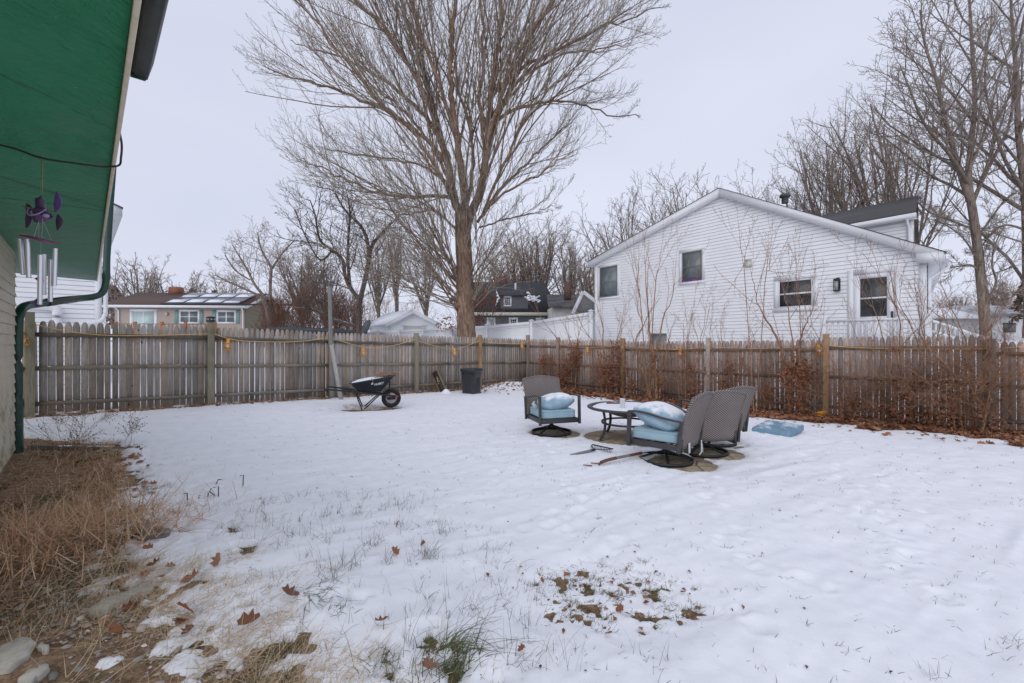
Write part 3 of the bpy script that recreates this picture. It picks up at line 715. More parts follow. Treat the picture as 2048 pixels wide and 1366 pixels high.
c1 = chair('wicker swivel chair facing the camera on the left of the table, pale blue cushions', .66, 7.60, (.22, -.66))
c2 = chair('nearest wicker swivel chair, seen from its side, blue seat cushion and pillow', 1.98, 5.86, (-.74, .67))
c3 = chair('wicker swivel chair without cushion, back turned to the camera, right of the nearest chair', 2.66, 6.38, (-.18, .98), seat=False)
c4 = chair('farthest wicker swivel chair, mostly hidden behind the other two at right', 3.12, 7.06, (-.42, .9))
def put_pillow(root, label, w, d, h, loc, tilt, rz, seed, mat=None):
    m = pillow(w, d, h, seed=seed, fold=.06); R = Rz(rz) @ Rx(tilt[0]) @ Ry(tilt[1]); m.xform(R, (0, 0, 0))
    p = onpt(root, *loc); W3 = np.array(WM[root.name])[:3, :3]; m.xform(W3, p)
    o = solo('back_cushion', m, mat or BLUF, label, 'cushion', tuple(p), smooth=True); return o
put_pillow(c1, 'plump frosted blue back cushion tipped forward on the left chair seat', .60, .46, .27, (.03, -.10, .535), (math.radians(4), math.radians(-7)), .05, 3)
put_pillow(c2, 'large snow dusted blue back cushion slumped on the nearest chair', .62, .66, .30, (.02, -.05, .575), (math.radians(-17), math.radians(2)), 0, 8)
# white tag and ties on near chair
m = M(); p = onpt(c2, .0, .34, .28); m.add([onpt(c2, .10, .352, .30), onpt(c2, .16, .352, .30), onpt(c2, .16, .356, .17), onpt(c2, .10, .354, .18)], np.array([[0, 1, 2, 3]]))
m.tube([onpt(c2, -.28, .35, .27), onpt(c2, -.25, .36, .20), onpt(c2, -.22, .37, .13), onpt(c2, -.18, .36, .10)], .008, 5); m.tube([onpt(c2, -.28, .35, .25), onpt(c2, -.29, .36, .18), onpt(c2, -.27, .37, .12)], .006, 5)
part('cushion_tie', m, simple('pale_ties', (.55, .62, .66), (.7, .7, .66)), c2)
m = M(); m.tube([onpt(c1, -.27, -.0, .42), onpt(c1, -.30, -.02, .47), onpt(c1, -.33, -.0, .50), onpt(c1, -.30, .02, .54)], [.02, .035, .03, .012], 7); part('cushion_tie', m, simple('grey_white_rag', (.62, .62, .60), (.45, .45, .44), 30), c1, True)
# loose seat cushion on the snow
p = np.array([4.63, 7.93]); z = s1(*p)
m = rbox(.66, .62, .115, .03, crown=.010); m.v = [v + np.stack([0 * v[:, 0], 0 * v[:, 0], .03 * np.sin(v[:, 0] * 5)], 1) for v in m.v]
solo('seat_cushion', m, BLUD, 'dusty blue seat cushion lying alone on the snow near the right fence', 'cushion', (p[0], p[1], z + .05), math.radians(38), smooth=True, world=False)
# snow layer on it
def snowpatch(name, pts, z, root_or_none, h=.02, label=None):
    pass
# ------------------------------------------------------------ round table
tx, ty = 1.84, 7.27; tz = g1(tx, ty) + .026
root = thing('fire_table', 'low round metal table with snow on its top and a bowl slung beneath', 'table', (tx, ty, tz))
m = M(); m.lathe([(.56, .475), (.615, .47), (.632, .482), (.632, .497), (.615, .508), (.585, .508), (.56, .500), (.56, .475)], 56); part('rim', m, CHR, root, True, local=True)
m = M(); m.lathe([(.56, .478), (.575, .490), (.3, .4905), (.0, .491)], 48); part('tabletop', m, simple('slate_top', (.12, .11, .10), (.2, .19, .17), 14), root, local=True)
m = M(); nn_ = 48; rings = [(.55, .4895), (.53, .500), (.45, .512), (.3, .517), (.12, .514), (.01, .515)]; V = []
for r, z in rings:
    for k in range(nn_):
        a = k * 2 * PI / nn_; rr_ = r * (1 - (.04 * math.sin(3 * a + 1) + .035 * math.sin(5 * a)) * (r > .4)); V.append((rr_ * math.cos(a), rr_ * math.sin(a), z))
f = [(i * nn_ + j, i * nn_ + (j + 1) % nn_, (i + 1) * nn_ + (j + 1) % nn_, (i + 1) * nn_ + j) for i in range(len(rings) - 1) for j in range(nn_)]
m.add(V, f); part('snow_layer', m, SCAP, root, True, local=True)
m = M(); m.lathe([(.0, .345), (.18, .355), (.27, .385), (.30, .43), (.30, .47)], 36); part('fire_bowl', m, simple('brown_bowl', (.10, .075, .055), (.16, .12, .09), 6, .5), root, True, local=True)
m = M(); m.lathe([(.385, .235), (.41, .235), (.41, .262), (.385, .262), (.385, .235)], 48); part('brace_ring', m, CHR, root, local=True)
for k in range(4):
    a = math.radians(205 + 90 * k); cs, sn = math.cos(a), math.sin(a); m = M()
    P = smooth([(.47 * cs, .47 * sn, .48), (.44 * cs, .44 * sn, .36), (.43 * cs, .43 * sn, .22), (.46 * cs, .46 * sn, .10), (.52 * cs, .52 * sn, .005)], 3)
    for p_, q_ in zip(P[:-1], P[1:]): m.bar(p_, q_ + (q_ - p_) * .05, .038, .022, up=(cs, sn, .01))
    part('leg', m, CHR, root, local=True)
def disc(name, label, x, y, r, th, group, mat, n=40, rag=.02, cat='paving stone'):
    m = M(); a = np.arange(n) * 2 * PI / n; rr = r * (1 + rag * fbm(np.cos(a) * 3 + x, np.sin(a) * 3, 2, 4)); z = g1(x, y) + .022
    top = np.stack([rr * np.cos(a), rr * np.sin(a), 0 * a], 1); m.add(np.concatenate([top, top - (0, 0, th), top * (.985, .985, 1) ]), [tuple(range(n))] + [(i, n + i, n + (i + 1) % n, (i + 1) % n) for i in range(n)])
    return solo(name, m, mat, label, cat, (x, y, z), world=False, group=group)
k = N('sandstone_pavers'); vo = k.n('ShaderNodeTexVoronoi', feature='DISTANCE_TO_EDGE'); vo.inputs['Scale'].default_value = 3.4; k.l(k.obj, vo.inputs[0])
c = k.ramp(k.noise(6, 5, .7), [(.3, (.22, .17, .11)), (.5, (.33, .265, .175)), (.7, (.42, .35, .25))]); c = k.mix(k.thr(vo.outputs[0], .035, .012), c, (.11, .085, .055))
c = k.mix(k.thr(k.noise(2.3, 4, .7), .63, .72), c, (.84, .86, .9)); k.col(c); k.bump(k.noise(30, 4), .4, .004); k.set(.9); PAV = k.m
disc('round_patio_slab', 'round sandstone patio slab bared of snow beneath the table', 1.80, 7.26, .70, .03, None, PAV)
disc('round_patio_slab', 'round sandstone slab under the base of the left chair', .70, 7.56, .43, .03, None, PAV)
disc('round_patio_slab', 'round sandstone slab under the base of the nearest chair', 2.12, 5.76, .44, .03, None, PAV, rag=.1)
disc('round_patio_slab', 'round sandstone slab under the chair with its back to us', 2.78, 6.30, .43, .03, None, PAV, rag=.1)
# can and red item on the table
m = M(); m.lathe([(.040, 0), (.041, .005), (.041, .125), (.043, .13), (.043, .145), (.038, .148), (.0, .145)], 20); 
solo('white_can', m, simple('milky_white', (.68, .70, .72), (.60, .62, .64), 5, .35, 0), 'small white can standing in the snow on the round table', 'can', tuple(np.array(hz(1245, 812, 7.0))[:2]) + (tz + .512,), smooth=False, world=False)
m = M(); m.tube([(0, 0, 0), (.05, .01, .006), (.10, .005, .004), (.20, -.01, .0), (.30, -.02, -.004)], [.022, .024, .02, .016, .01], 7)
solo('red_handled_tool', m, simple('tool_red_grey', (.25, .02, .02), (.10, .09, .09), 8, .5, .1, snow=(.9, 12)), 'small red and grey tool lying half snowed under on the table', 'tool', tuple(np.array(hz(1214, 804, 7.45))[:2]) + (tz + .527,), math.radians(6), world=False, smooth=True)

# ------------------------------------------------------------ wheelbarrow
wx_, wy_ = -2.95, 9.62; wz_ = g1(wx_, wy_) + .02
root = thing('wheelbarrow', 'black wheelbarrow holding snow and twigs, parked before the left fence', 'wheelbarrow', (wx_, wy_, wz_), math.radians(17))
TRY = simple('dark_tray_plastic', (.035, .04, .048), (.05, .055, .065), 6, .38, .05)
def loopring(cx_, w0, w1, d0, d1, z0, z1): return [(cx_ - w0, -d0, z0), (cx_ + w1, -d1, z1), (cx_ + w1, d1, z1), (cx_ - w0, d0, z0)]
def rr4(p, k=4, r=.07):
    P = [np.array(q, float) for q in p]; o = []
    for i in range(4):
        a, b, c = P[i - 1], P[i], P[(i + 1) % 4]; u1 = (a - b) / np.linalg.norm(a - b); u2 = (c - b) / np.linalg.norm(c - b)
        for t in np.linspace(0, 1, k): q0 = b + u1 * r * (1 - t); q1 = b + u2 * r * t; o.append(q0 * (1 - t) + q1 * t)
    return np.array(o)
top = rr4([(-.44, -.29, .555), (.46, -.24, .70), (.46, .24, .70), (-.44, .29, .555)]); bot = rr4([(-.30, -.19, .37), (.18, -.15, .36), (.18, .15, .36), (-.30, .19, .37)], r=.06)
m = M(); K = len(top); cen = top.mean(0); tin = top + (cen - top) * .02; bin_ = bot + (0, 0, .012); bin_ = bin_ + (bin_.mean(0) - bin_) * .03
lip = top + (top - cen) * (.045, .045, 0) + (0, 0, .004); lip2 = lip - (0, 0, .016)
V = np.concatenate([bot, top, lip2, lip, tin + (0, 0, .006), bin_]); f = []
for a, b in ((0, 1), (1, 2), (2, 3), (3, 4), (4, 5)):
    for j in range(K): f.append((a * K + j, a * K + (j + 1) % K, b * K + (j + 1) % K, b * K + j))
f += [tuple(range(K))[::-1], tuple(range(5 * K, 6 * K))]; m.add(V, f); part('tray', m, TRY, root, local=True)
m = M(); A = tin - (0, 0, .02); B = A + (A.mean(0) - A) * (.4, .35, 0) ; ctr = A.mean(0); k2 = (A[:, 0] < .12)
surf = A.copy(); surf[:, 2] = np.minimum(A[:, 2], .625) + .004; surf[:, 0] = np.minimum(surf[:, 0], .26); inn = surf * .6 + surf.mean(0) * .4 + (0, 0, .045)
V = np.concatenate([surf, inn, [surf.mean(0) + (0, 0, .07)]]); f = [(j, (j + 1) % K, K + (j + 1) % K, K + j) for j in range(K)] + [(K + j, K + (j + 1) % K, 2 * K) for j in range(K)]
m.add(V, f); part('snow_load', m, SCAP, root, True, local=True)
m = M()
for i in range(26):
    a = np.array([random.uniform(.0, .28), random.uniform(-.18, .2), random.uniform(.64, .69)]); b = a + (random.uniform(.1, .35), random.uniform(-.12, .12), random.uniform(.03, .12)); b[0] = min(b[0], .54)
    m.tube([a, (a + b) / 2 + (0, 0, random.uniform(-.01, .03)), b], random.uniform(.003, .009), 5)
m.tube([(-.02, -.30, .66), (.0, -.31, .62), (.03, -.32, .52)], .005, 5)
TWG = simple('brown_twigs', (.26, .15, .09), (.38, .25, .16), 20, .9); part('twig_load', m, TWG, root, local=True)
for s in (-1, 1):
    m = M(); m.bar((-.92, s * .30, .46), (-.40, s * .21, .385), .034, .034); m.bar((-.40, s * .21, .385), (.46, s * .085, .25), .034, .036); part('handle', m, BKM, root, local=True, bevel=.005)
    m = M(); m.tube([(-.34, s * .22, .38), (-.20, s * .24, .0)], .013, 8); m.tube([(.16, s * .15, .31), (-.16, s * .24, .02)], .013, 8); part('leg', m, BKM, root, local=True)
m = M(); m.bar((-.29, -.235, .24), (-.29, .235, .24), .008, .10); part('leg_brace', m, TRY, root, local=True)
m = M(); m.tube([(.20, -.12, .37), (.36, -.1, .25), (.40, -.08, .26)], .010, 6); m.bar((.34, -.095, .28), (.36, -.12, .62), .02, .008); m.bar((.34, .095, .28), (.36, .12, .62), .02, .008); part('tray_brace', m, BKM, root, local=True)
RUB = simple('tyre_rubber', (.014, .014, .015), (.022, .022, .022), 30, .8, .2)
def wheelm(prof, c, n=36):
    m = M(); m.lathe(prof, n); m.xform(Rx(PI / 2), c); return m
wh = part('wheel', wheelm([(.02, -.03), (.10, -.035), (.125, -.02), (.125, .02), (.10, .035), (.02, .03)], (.385, 0, .20)), simple('wheel_rim_grey', (.42, .40, .38), (.3, .29, .28), 12, .4, metal=.5), root, local=True)
m = M()
for k in range(24):
    pass
th_ = np.linspace(0, 2 * PI, 15); prof = [(.162 + .040 * math.cos(t), .048 * math.sin(t)) for t in th_[:-1]]; prof.append(prof[0])
part('tyre', wheelm(prof, (.385, 0, .20)), RUB, wh, True, local=True)
m = M(); m.tube([(.385, -.12, .20), (.385, .12, .20)], .018, 10); m.bar((.30, -.06, .20), (.47, -.06, .20), .01, .05); part('hub', m, BKM, wh, local=True)
m = M(); m.bar((.46, -.105, .245), (.52, -.10, .235), .05, .05); m.bar((.46, .105, .245), (.52, .10, .235), .05, .05); part('wheel_guard', m, simple('red_end_cap', (.35, .03, .04), (.28, .02, .03), 10, .5, 0), root, local=True, bevel=.004)
def text(name, s, size, mat, parent, loc, rot, ext=.001, shear=0.0):
    cu = bpy.data.curves.new(name, 'FONT'); cu.body = s; cu.size = size; cu.extrude = ext; cu.shear = shear; cu.align_x = 'CENTER'; cu.offset = size * .02
    o = bpy.data.objects.new(name + '_tmp', cu); COL.objects.link(o); bpy.context.view_layer.update()
    me = bpy.data.meshes.new_from_object(o.evaluated_get(bpy.context.evaluated_depsgraph_get())); bpy.data.objects.remove(o)
    me.materials.clear(); me.materials.append(mat)
    q = bpy.data.objects.new(name, me); COL.objects.link(q); q.parent = parent; q.location = loc; q.rotation_euler = rot; return q
WHT = simple('white_print', (.75, .76, .78), (.65, .66, .68), 9, .5, 0)
# tray side plane: from bottom edge y=-.17 z .365 to top edge y=-.275 z .67
tray = [o for o in root.children if o.name.startswith('tray')][0]
text('side_lettering', 'HUSKY', .060, WHT, tray, (.13, -.238, .515), (math.radians(90 - 19 + 0), math.radians(-9), math.radians(3)), shear=.3)
m = M(); m.prism([(-.035, -.2525, .520), (.015, -.2495, .527), (-.002, -.2645, .572)], (0, -.003, 0)); part('side_mark', m, WHT, tray, local=True)

# ------------------------------------------------------------ trash bin
bx_, by_ = (943 - CX) / F * 12.9, 12.9; bz_ = g1(bx_, by_)
root = thing('trash_bin', 'square black plastic trash bin without lid by the left fence', 'trash bin', (bx_, by_, bz_), math.radians(-28))
BIN = simple('black_bin_plastic', (.022, .024, .028), (.032, .035, .04), 5, .28, .04)
def sqring(h, z, r=.07, k=5): return rr4([(-h, -h, z), (h, -h, z), (h, h, z), (-h, h, z)], k, r)
rg = [sqring(.20, .0), sqring(.203, .06), sqring(.225, .66), sqring(.245, .66), sqring(.245, .74), sqring(.238, .745), sqring(.228, .73), sqring(.195, .03)]
K = len(rg[0]); m = M(); f = []
for i in range(len(rg) - 1):
    for j in range(K): f.append((i * K + j, i * K + (j + 1) % K, (i + 1) * K + (j + 1) % K, (i + 1) * K + j))
f += [tuple(range(K))[::-1], tuple(range((len(rg) - 1) * K, len(rg) * K))]; m.add(np.concatenate(rg), f); part('tub', m, BIN, root, local=True)
m = M()
for s in (-1, 1):
    for k in (-.09, -.03, .03, .09):
        m.bar((k, s * .205, .08), (k, s * .217, .48), .022, .012, up=(0, s, 0)); m.bar((s * .205, k, .08), (s * .217, k, .48), .022, .012, up=(s, 0, 0))
m.bar((-.2, -.2, .03), (.2, -.2, .03), .03, .06); m.bar((-.2, .2, .03), (.2, .2, .03), .03, .06); part('ribs', m, BIN, root, local=True, bevel=.003)
# leaning board
px_ = lp(878, FC, dL, nL, .30); B0 = np.array([(889 - CX) / F * 12.7, 12.75, g1(-1.9, 12.75)]); q = lp(868, FC, dL, nL, .06); T0 = np.array([q[0] + .02, q[1], 1.55 - (744 - CY) / F * q[1]])
root = thing('leaning_plank', 'dark painted plank with white marks leaning on the left fence, snow at its foot', 'board', tuple(B0))
t = T0 - B0; t /= np.linalg.norm(t); sd = np.cross(t, [.35, 1, 0]); sd /= np.linalg.norm(sd); 
m = M(); m.bar(B0 - t * .05, T0, .19, .035, up=np.cross(sd, t)); part('board', m, simple('dark_brown_paint', (.045, .022, .018), (.07, .04, .032), 8, .7), root)
m = M(); up_n = np.cross(sd, t); 
for s in (-1, 1): m.bar(B0 - t * .02 + sd * s * .1, T0 + sd * s * .1, .016, .05, up=up_n, rnd=.5)
part('edge_strip', m, MAT['post_wood'], root)
cen = B0 + (T0 - B0) * .62; nrm = up_n if up_n[1] < 0 else -up_n
m = M(); 
for pts in ([(-.03, .09), (.03, .10), (-.02, .03), (.035, .0), (.0, -.06), (-.03, -.05)], [(.02, -.10), (.05, -.10)]):
    m.tube([cen + nrm * .02 + sd * a + t * b for a, b in pts], .008, 5)
part('white_marks', m, WHT, root)
m = M(); m.lathe([(.24, -.04), (.17, .03), (.10, .09), (.05, .14), (.0, .16)], 14, sx=1, sy=.6); m.xform(np.eye(3), B0 + np.array([.05, -.08, 0])); part('snow_heap', m, SCAP, root, True)
# tall pole and leaning rail by the third post
b = lp(664, FC, dL, nL, .14); t_ = lp(660, FC, dL, nL, .13); Yb = b[1]
m = M(); m.tube(smooth([(b[0], b[1], g1(*b) - .1), ((663 - CX) / F * Yb, Yb, 1.0), ((661.5 - CX) / F * Yb, Yb, CAMZ), ((659.5 - CX) / F * Yb, Yb, CAMZ + (683 - 573) / F * Yb)], 5), [.062] * 6 + [.055] * 5 + [.046] * 5, 9, cap=True)
solo('wooden_pole', m, MAT['driftwood'], 'tall bleached wooden pole rising above the left fence at the third post', 'pole', (b[0], b[1], g1(*b)), smooth=True)
m = M(); a = np.array([(683 - CX) / F * (Yb - .35), Yb - .35, g1(-4, 10.6) - .03]); c_ = np.array(hz(663, 690, Yb - .06)); m.bar(a, c_, .085, .05, up=(0, 1, .3), rnd=.4)
solo('leaning_rail', m, MAT['driftwood'], 'pale peeling rail leaning against the tall pole beside the wheelbarrow', 'board', tuple(a))

# ------------------------------------------------------------ rake, fork, stakes
p = np.array(hz(1188, 908, 6.35)); sz = lambda x, y: s1(x, y)
root = thing('garden_rake', 'dark iron bow rake head with grey handle sinking in the snow', 'rake', (1.15, 6.35, sz(1.15, 6.35)))
h0 = np.array([.98 + .02, 6.32, 0]); 
def gp_(px, py, dz=0.0):       # point on the snow under a picture direction, raised dz
    Y = 6.
    for _ in range(12):
        X_ = (px - CX) / F * Y; zz = s1(X_, Y) + dz; Y = (CAMZ - zz) * F / (py - CY)
    return np.array([(px - CX) / F * Y, Y, zz])
a = gp_(1185, 889, .05); b = gp_(1226, 898, .05)
m = M(); m.bar(a, b, .02, .012); t = (b - a) / np.linalg.norm(b - a); n_ = np.array([t[1], -t[0], 0]); 
for i in range(14):
    q = a + (b - a) * (i + .25) / 13.5; m.tube([q, q + n_ * .035 + (0, 0, .0), q + n_ * .055 - (0, 0, .04)], .004, 5)
c_ = gp_(1190, 899, .03); m.tube([a, a * .6 + c_ * .4 + (-.03, 0, 0), c_], .006, 5); m.tube([b, b * .5 + c_ * .5 + n_ * .05, c_], .005, 5); part('rake_head', m, BKM, root)
m = M(); e_ = gp_(1140, 911, -.01); m.tube([c_, c_ * .8 + e_ * .2], .017, 7); part('ferrule', m, BKM, root, True)
m = M(); m.tube([c_ * .82 + e_ * .18, e_], [.018, .018], 8); part('handle', m, MAT['driftwood'], root, True)
root = thing('hand_fork', 'rusty pronged garden fork with grey and red handle on the snow', 'garden fork', tuple(gp_(1230, 915)))
P = [gp_(1283, 906, .045), gp_(1258, 911, .05), gp_(1232, 916, .055), gp_(1215, 920, .05), gp_(1202, 925, .035)]
m = M(); m.tube([P[0], P[1]], .019, 8); part('grip', m, simple('worn_red', (.22, .04, .025), (.12, .06, .04), 30, .7), root, True)
m = M(); m.tube([P[1], P[2]], .018, 8); part('shaft', m, MAT['driftwood'], root, True)
RST = simple('rusty_iron', (.20, .085, .045), (.10, .06, .045), 30, .9, .3)
m = M(); m.tube(smooth([P[2], P[3], P[4]]), .021, 8); m.tube([P[4], gp_(1195, 927, .01), gp_(1182, 926, .025)], .007, 6); m.tube([P[4], gp_(1197, 931, .0)], .010, 6); m.tube([gp_(1184, 931.5, .01), gp_(1167, 930, .03)], .007, 6); part('prongs', m, RST, root, True)
GAL = simple('dark_wire', (.07, .075, .07), (.11, .11, .10), 20, .5, metal=.4)
st = [([(375, 1000), (374, 986), (369, 987)], 'bent wire stake leftmost of the cluster in the snow'), ([(397.5, 998), (397.5, 994)], 'wire stake sunk so deep that only its tip shows'),
      ([(415, 996), (417, 985)], 'short upright wire stake near the middle of the cluster'), ([(430, 991), (419, 983), (423, 977)], 'kinked wire stake leaning left beside the hooked one'),
      ([(437, 991), (437, 973), (427, 975)], 'tall hooked wire stake right of the kinked one'), ([(432, 968), (437, 959), (443, 959)], 'bent wire stake behind the hooked one'), ([(486, 970), (487, 950), (480, 952)], 'hooked wire stake standing apart to the right')]
for pts, lab in st:
    b = gp_(*pts[0]); P = [b - (0, 0, .03)] + [b] + [np.array([(x - CX) / F * b[1], b[1], CAMZ - (y - CY) / F * b[1]]) for x, y in pts[1:]]
    m = M(); m.tube(P, .0045, 6); solo('wire_stake', m, GAL, lab, 'stake', tuple(b), group='wire garden stakes poking from the snow')
# timber edging near the wall corner
a = gp_(60, 899, -.0); b = gp_(290, 894, .0); a[2] = g1(a[0], a[1]) + .035; b[2] = g1(b[0], b[1]) + .03
m = M(); m.bar(a - (0, 0, .02), b - (0, 0, .03), .08, .07, rnd=.3); solo('timber_edging', m, wood_mat('old_timber', (.20, .17, .14), (.11, .09, .07), (.30, .26, .22), snow=(.85, 4)), 'long low timber edging between dry grass and snow near the downspout', 'timber', tuple(a))
# slabs of stone and broken concrete at lower left
def slab(name, label, pts, th, mat, dz=.0, cat='stone', group=None):
    P = [gp_(*q) for q in pts]; c = np.mean(P, 0); c[2] = g1(c[0], c[1]) + dz
    K = 3 * len(P); R = []
    for i in range(len(P)):
        for t in (0, .33, .66): q = P[i] * (1 - t) + P[(i + 1) % len(P)] * t; R.append(q[:2] + rng.normal(0, .006, 2))
    R = np.array(R); zt = c[2] + th + rng.normal(0, .003, K); V = np.concatenate([np.c_[R, np.full(K, c[2] - .03)], np.c_[R, zt - .008], np.c_[(R - c[:2]) * .93 + c[:2], zt], [[c[0], c[1], c[2] + th + .004]]])
    f = [(i + l * K, (i + 1) % K + l * K, (i + 1) % K + (l + 1) * K, i + (l + 1) * K) for l in (0, 1) for i in range(K)] + [(2 * K + i, 2 * K + (i + 1) % K, 3 * K) for i in range(K)]
    A2_ = np.array(V)[:K, :2]; ar = np.sum(A2_[:, 0] * np.roll(A2_[:, 1], -1) - np.roll(A2_[:, 0], -1) * A2_[:, 1])
    if ar < 0: f = [q[::-1] for q in f]
    m = M(); m.add(V, f); return solo(name, m, mat, label, cat, tuple(c), group=group)
STN = simple('pale_slate', (.58, .54, .46), (.36, .34, .30), 16, .9, 1.0, sc=(1, 1, 3)); ST2 = simple('grey_stone', (.26, .25, .235), (.15, .145, .14), 12, .9, .5); ST3 = simple('weathered_plank', (.46, .42, .34), (.30, .27, .22), 7, .8, .3, sc=(1, 6, 1))
slab('stone_slab', 'long pale pointed slab of stone at the lower left corner', [(-10, 1352), (-8, 1310), (30, 1288), (62, 1285), (68, 1296), (56, 1322), (20, 1350)], .03, STN, .0)
slab('stone_slab', 'pale slab of stone by the bottom edge, right of the pointed one', [(30, 1376), (60, 1350), (92, 1338), (97, 1342), (90, 1356), (62, 1378)], .03, STN, .0)
slab('half_buried_board', 'pale board half hidden under dry grass in the lower left', [(176, 1236), (205, 1212), (262, 1182), (302, 1172), (306, 1190), (262, 1206), (212, 1232)], .025, ST3, .015, 'board')
slab('rock', 'grey rock at the edge of the snow, larger of the pair', [(276, 1070), (283, 1052), (300, 1055), (309, 1068), (303, 1080), (285, 1082)], .05, ST2, .01, 'rock')
slab('rock', 'low dark rock touching the larger grey one on its right', [(309, 1078), (313, 1066), (330, 1064), (344, 1063), (338, 1073), (322, 1077)], .03, ST2, .02, 'rock')
slab('rock', 'small white rock between the pale slabs and the dirt', [(79, 1304), (84, 1296), (92, 1300), (94, 1309), (86, 1313)], .02, STN, .01, 'rock')
# ------------------------------------------------------------ buildings
WHI = N('white_vinyl'); P_ = WHI.pos(); 
c = WHI.ramp(WHI.noise(1.6, 4, .6, src=P_), [(.3, (.83, .84, .86)), (.7, (.88, .89, .91))]); c = WHI.mix(WHI.math('MULTIPLY', WHI.thr(WHI.noise(1.1, 5, .7, (1, 1, .22), src=P_), .52, .78), .13), c, (.45, .45, .45)); WHI.col(c); WHI.set(.55)
TRM = simple('white_trim', (.80, .81, .83), (.74, .75, .78), 3, .5, 0)
ROOFG = simple('grey_shingles', (.10, .098, .098), (.055, .053, .055), 34, .9, .5, dist=.01); ROOFD = simple('dark_shingles', (.035, .038, .042), (.060, .062, .066), 24, .9, .4)
ROOFB = simple('brown_shingles', (.115, .070, .052), (.080, .048, .038), 20, .9, .4); ROOFS = simple('snowy_roof', (.86, .88, .91), (.74, .76, .80), 3, .8, .2)
GLD = N('dark_glass'); GLD.col(GLD.ramp(GLD.noise(2.5, 3), [(.35, (.020, .022, .022)), (.6, (.07, .075, .08))])); GLD.set(.06)
GLB = N('blind_glass'); GLB.col(GLB.ramp(GLB.noise(1.8, 3), [(.3, (.13, .155, .165)), (.7, (.19, .22, .23))])); GLB.set(.12)
GLC = N('curtain_glass'); GLC.col(GLC.ramp(GLC.noise(5, 3, .6, (5, 5, .3)), [(.3, (.42, .55, .55)), (.7, (.55, .66, .66))])); GLC.set(.15)
GRYT = simple('grey_aluminium_sash', (.22, .215, .20), (.17, .165, .155), 6, .5)
class Pl:
    def __init__(s, O, u, tow):
        s.O = np.array(O, float); s.u = np.array(u, float); s.u /= np.linalg.norm(s.u); s.n = np.array([s.u[1], -s.u[0]])
        if s.n @ np.array(tow) < 0: s.n = -s.n
        s.N = np.array([s.n[0], s.n[1], 0]); s.U = np.array([s.u[0], s.u[1], 0])
    def p(s, a, z, d=0.0): q = s.O + s.u * a + s.n * d; return np.array([q[0], q[1], z])
    def hit(s, px, py, d=0.0):
        r = (px - CX) / F; o = s.O + s.n * d; t = (r * o[1] - o[0]) / (s.u[0] - r * s.u[1]); Y = o[1] + s.u[1] * t
        return t, CAMZ - (py - CY) / F * Y
    def rect(s, x0, y0, x1, y1):
        a0, _ = s.hit(x0, y0); a1, _ = s.hit(x1, y1); xm = (x0 + x1) / 2; _, z1 = s.hit(xm, y0); _, z0 = s.hit(xm, y1)
        return min(a0, a1), max(a0, a1), z0, z1
    def slab(s, m, a0, a1, z0, z1, d0, d1, rnd=0): m.prism([s.p(a0, z0, d0), s.p(a1, z0, d0), s.p(a1, z1, d0), s.p(a0, z1, d0)], s.N * (d1 - d0), rnd)
def siding(m, pl, poly, lap, d0=.002, d1=.014, z_start=None):
    P = np.array(poly, float); zs = P[:, 1].min() if z_start is None else z_start; zt = P[:, 1].max()
    def span(z):
        xs_ = []
        for i in range(len(P)):
            a, b = P[i], P[(i + 1) % len(P)]
            if abs(a[1] - b[1]) < 1e-9: continue
            t = (z - a[1]) / (b[1] - a[1])
            if -1e-9 <= t <= 1 + 1e-9: xs_.append(a[0] + (b[0] - a[0]) * t)
        return (min(xs_), max(xs_)) if len(xs_) >= 2 else None
    z = zs; SL = lap * .12; d1 = .030; d0 = .022
    while z < zt - 1e-3:
        z2 = min(z + lap - SL, zt); A = span(min(z + 1e-4, zt)); B = span(z2 - 1e-4)
        if A and B:
            m.quad(pl.p(A[0], z, d1), pl.p(A[1], z, d1), pl.p(B[1], z2, d0), pl.p(B[0], z2, d0)); m.quad(pl.p(A[0], z, d1), pl.p(A[1], z, d1), pl.p(A[1], z, .001), pl.p(A[0], z, .001)); m.quad(pl.p(B[0], z2, d0), pl.p(B[1], z2, d0), pl.p(B[1], z2, .001), pl.p(B[0], z2, .001))
        z += lap
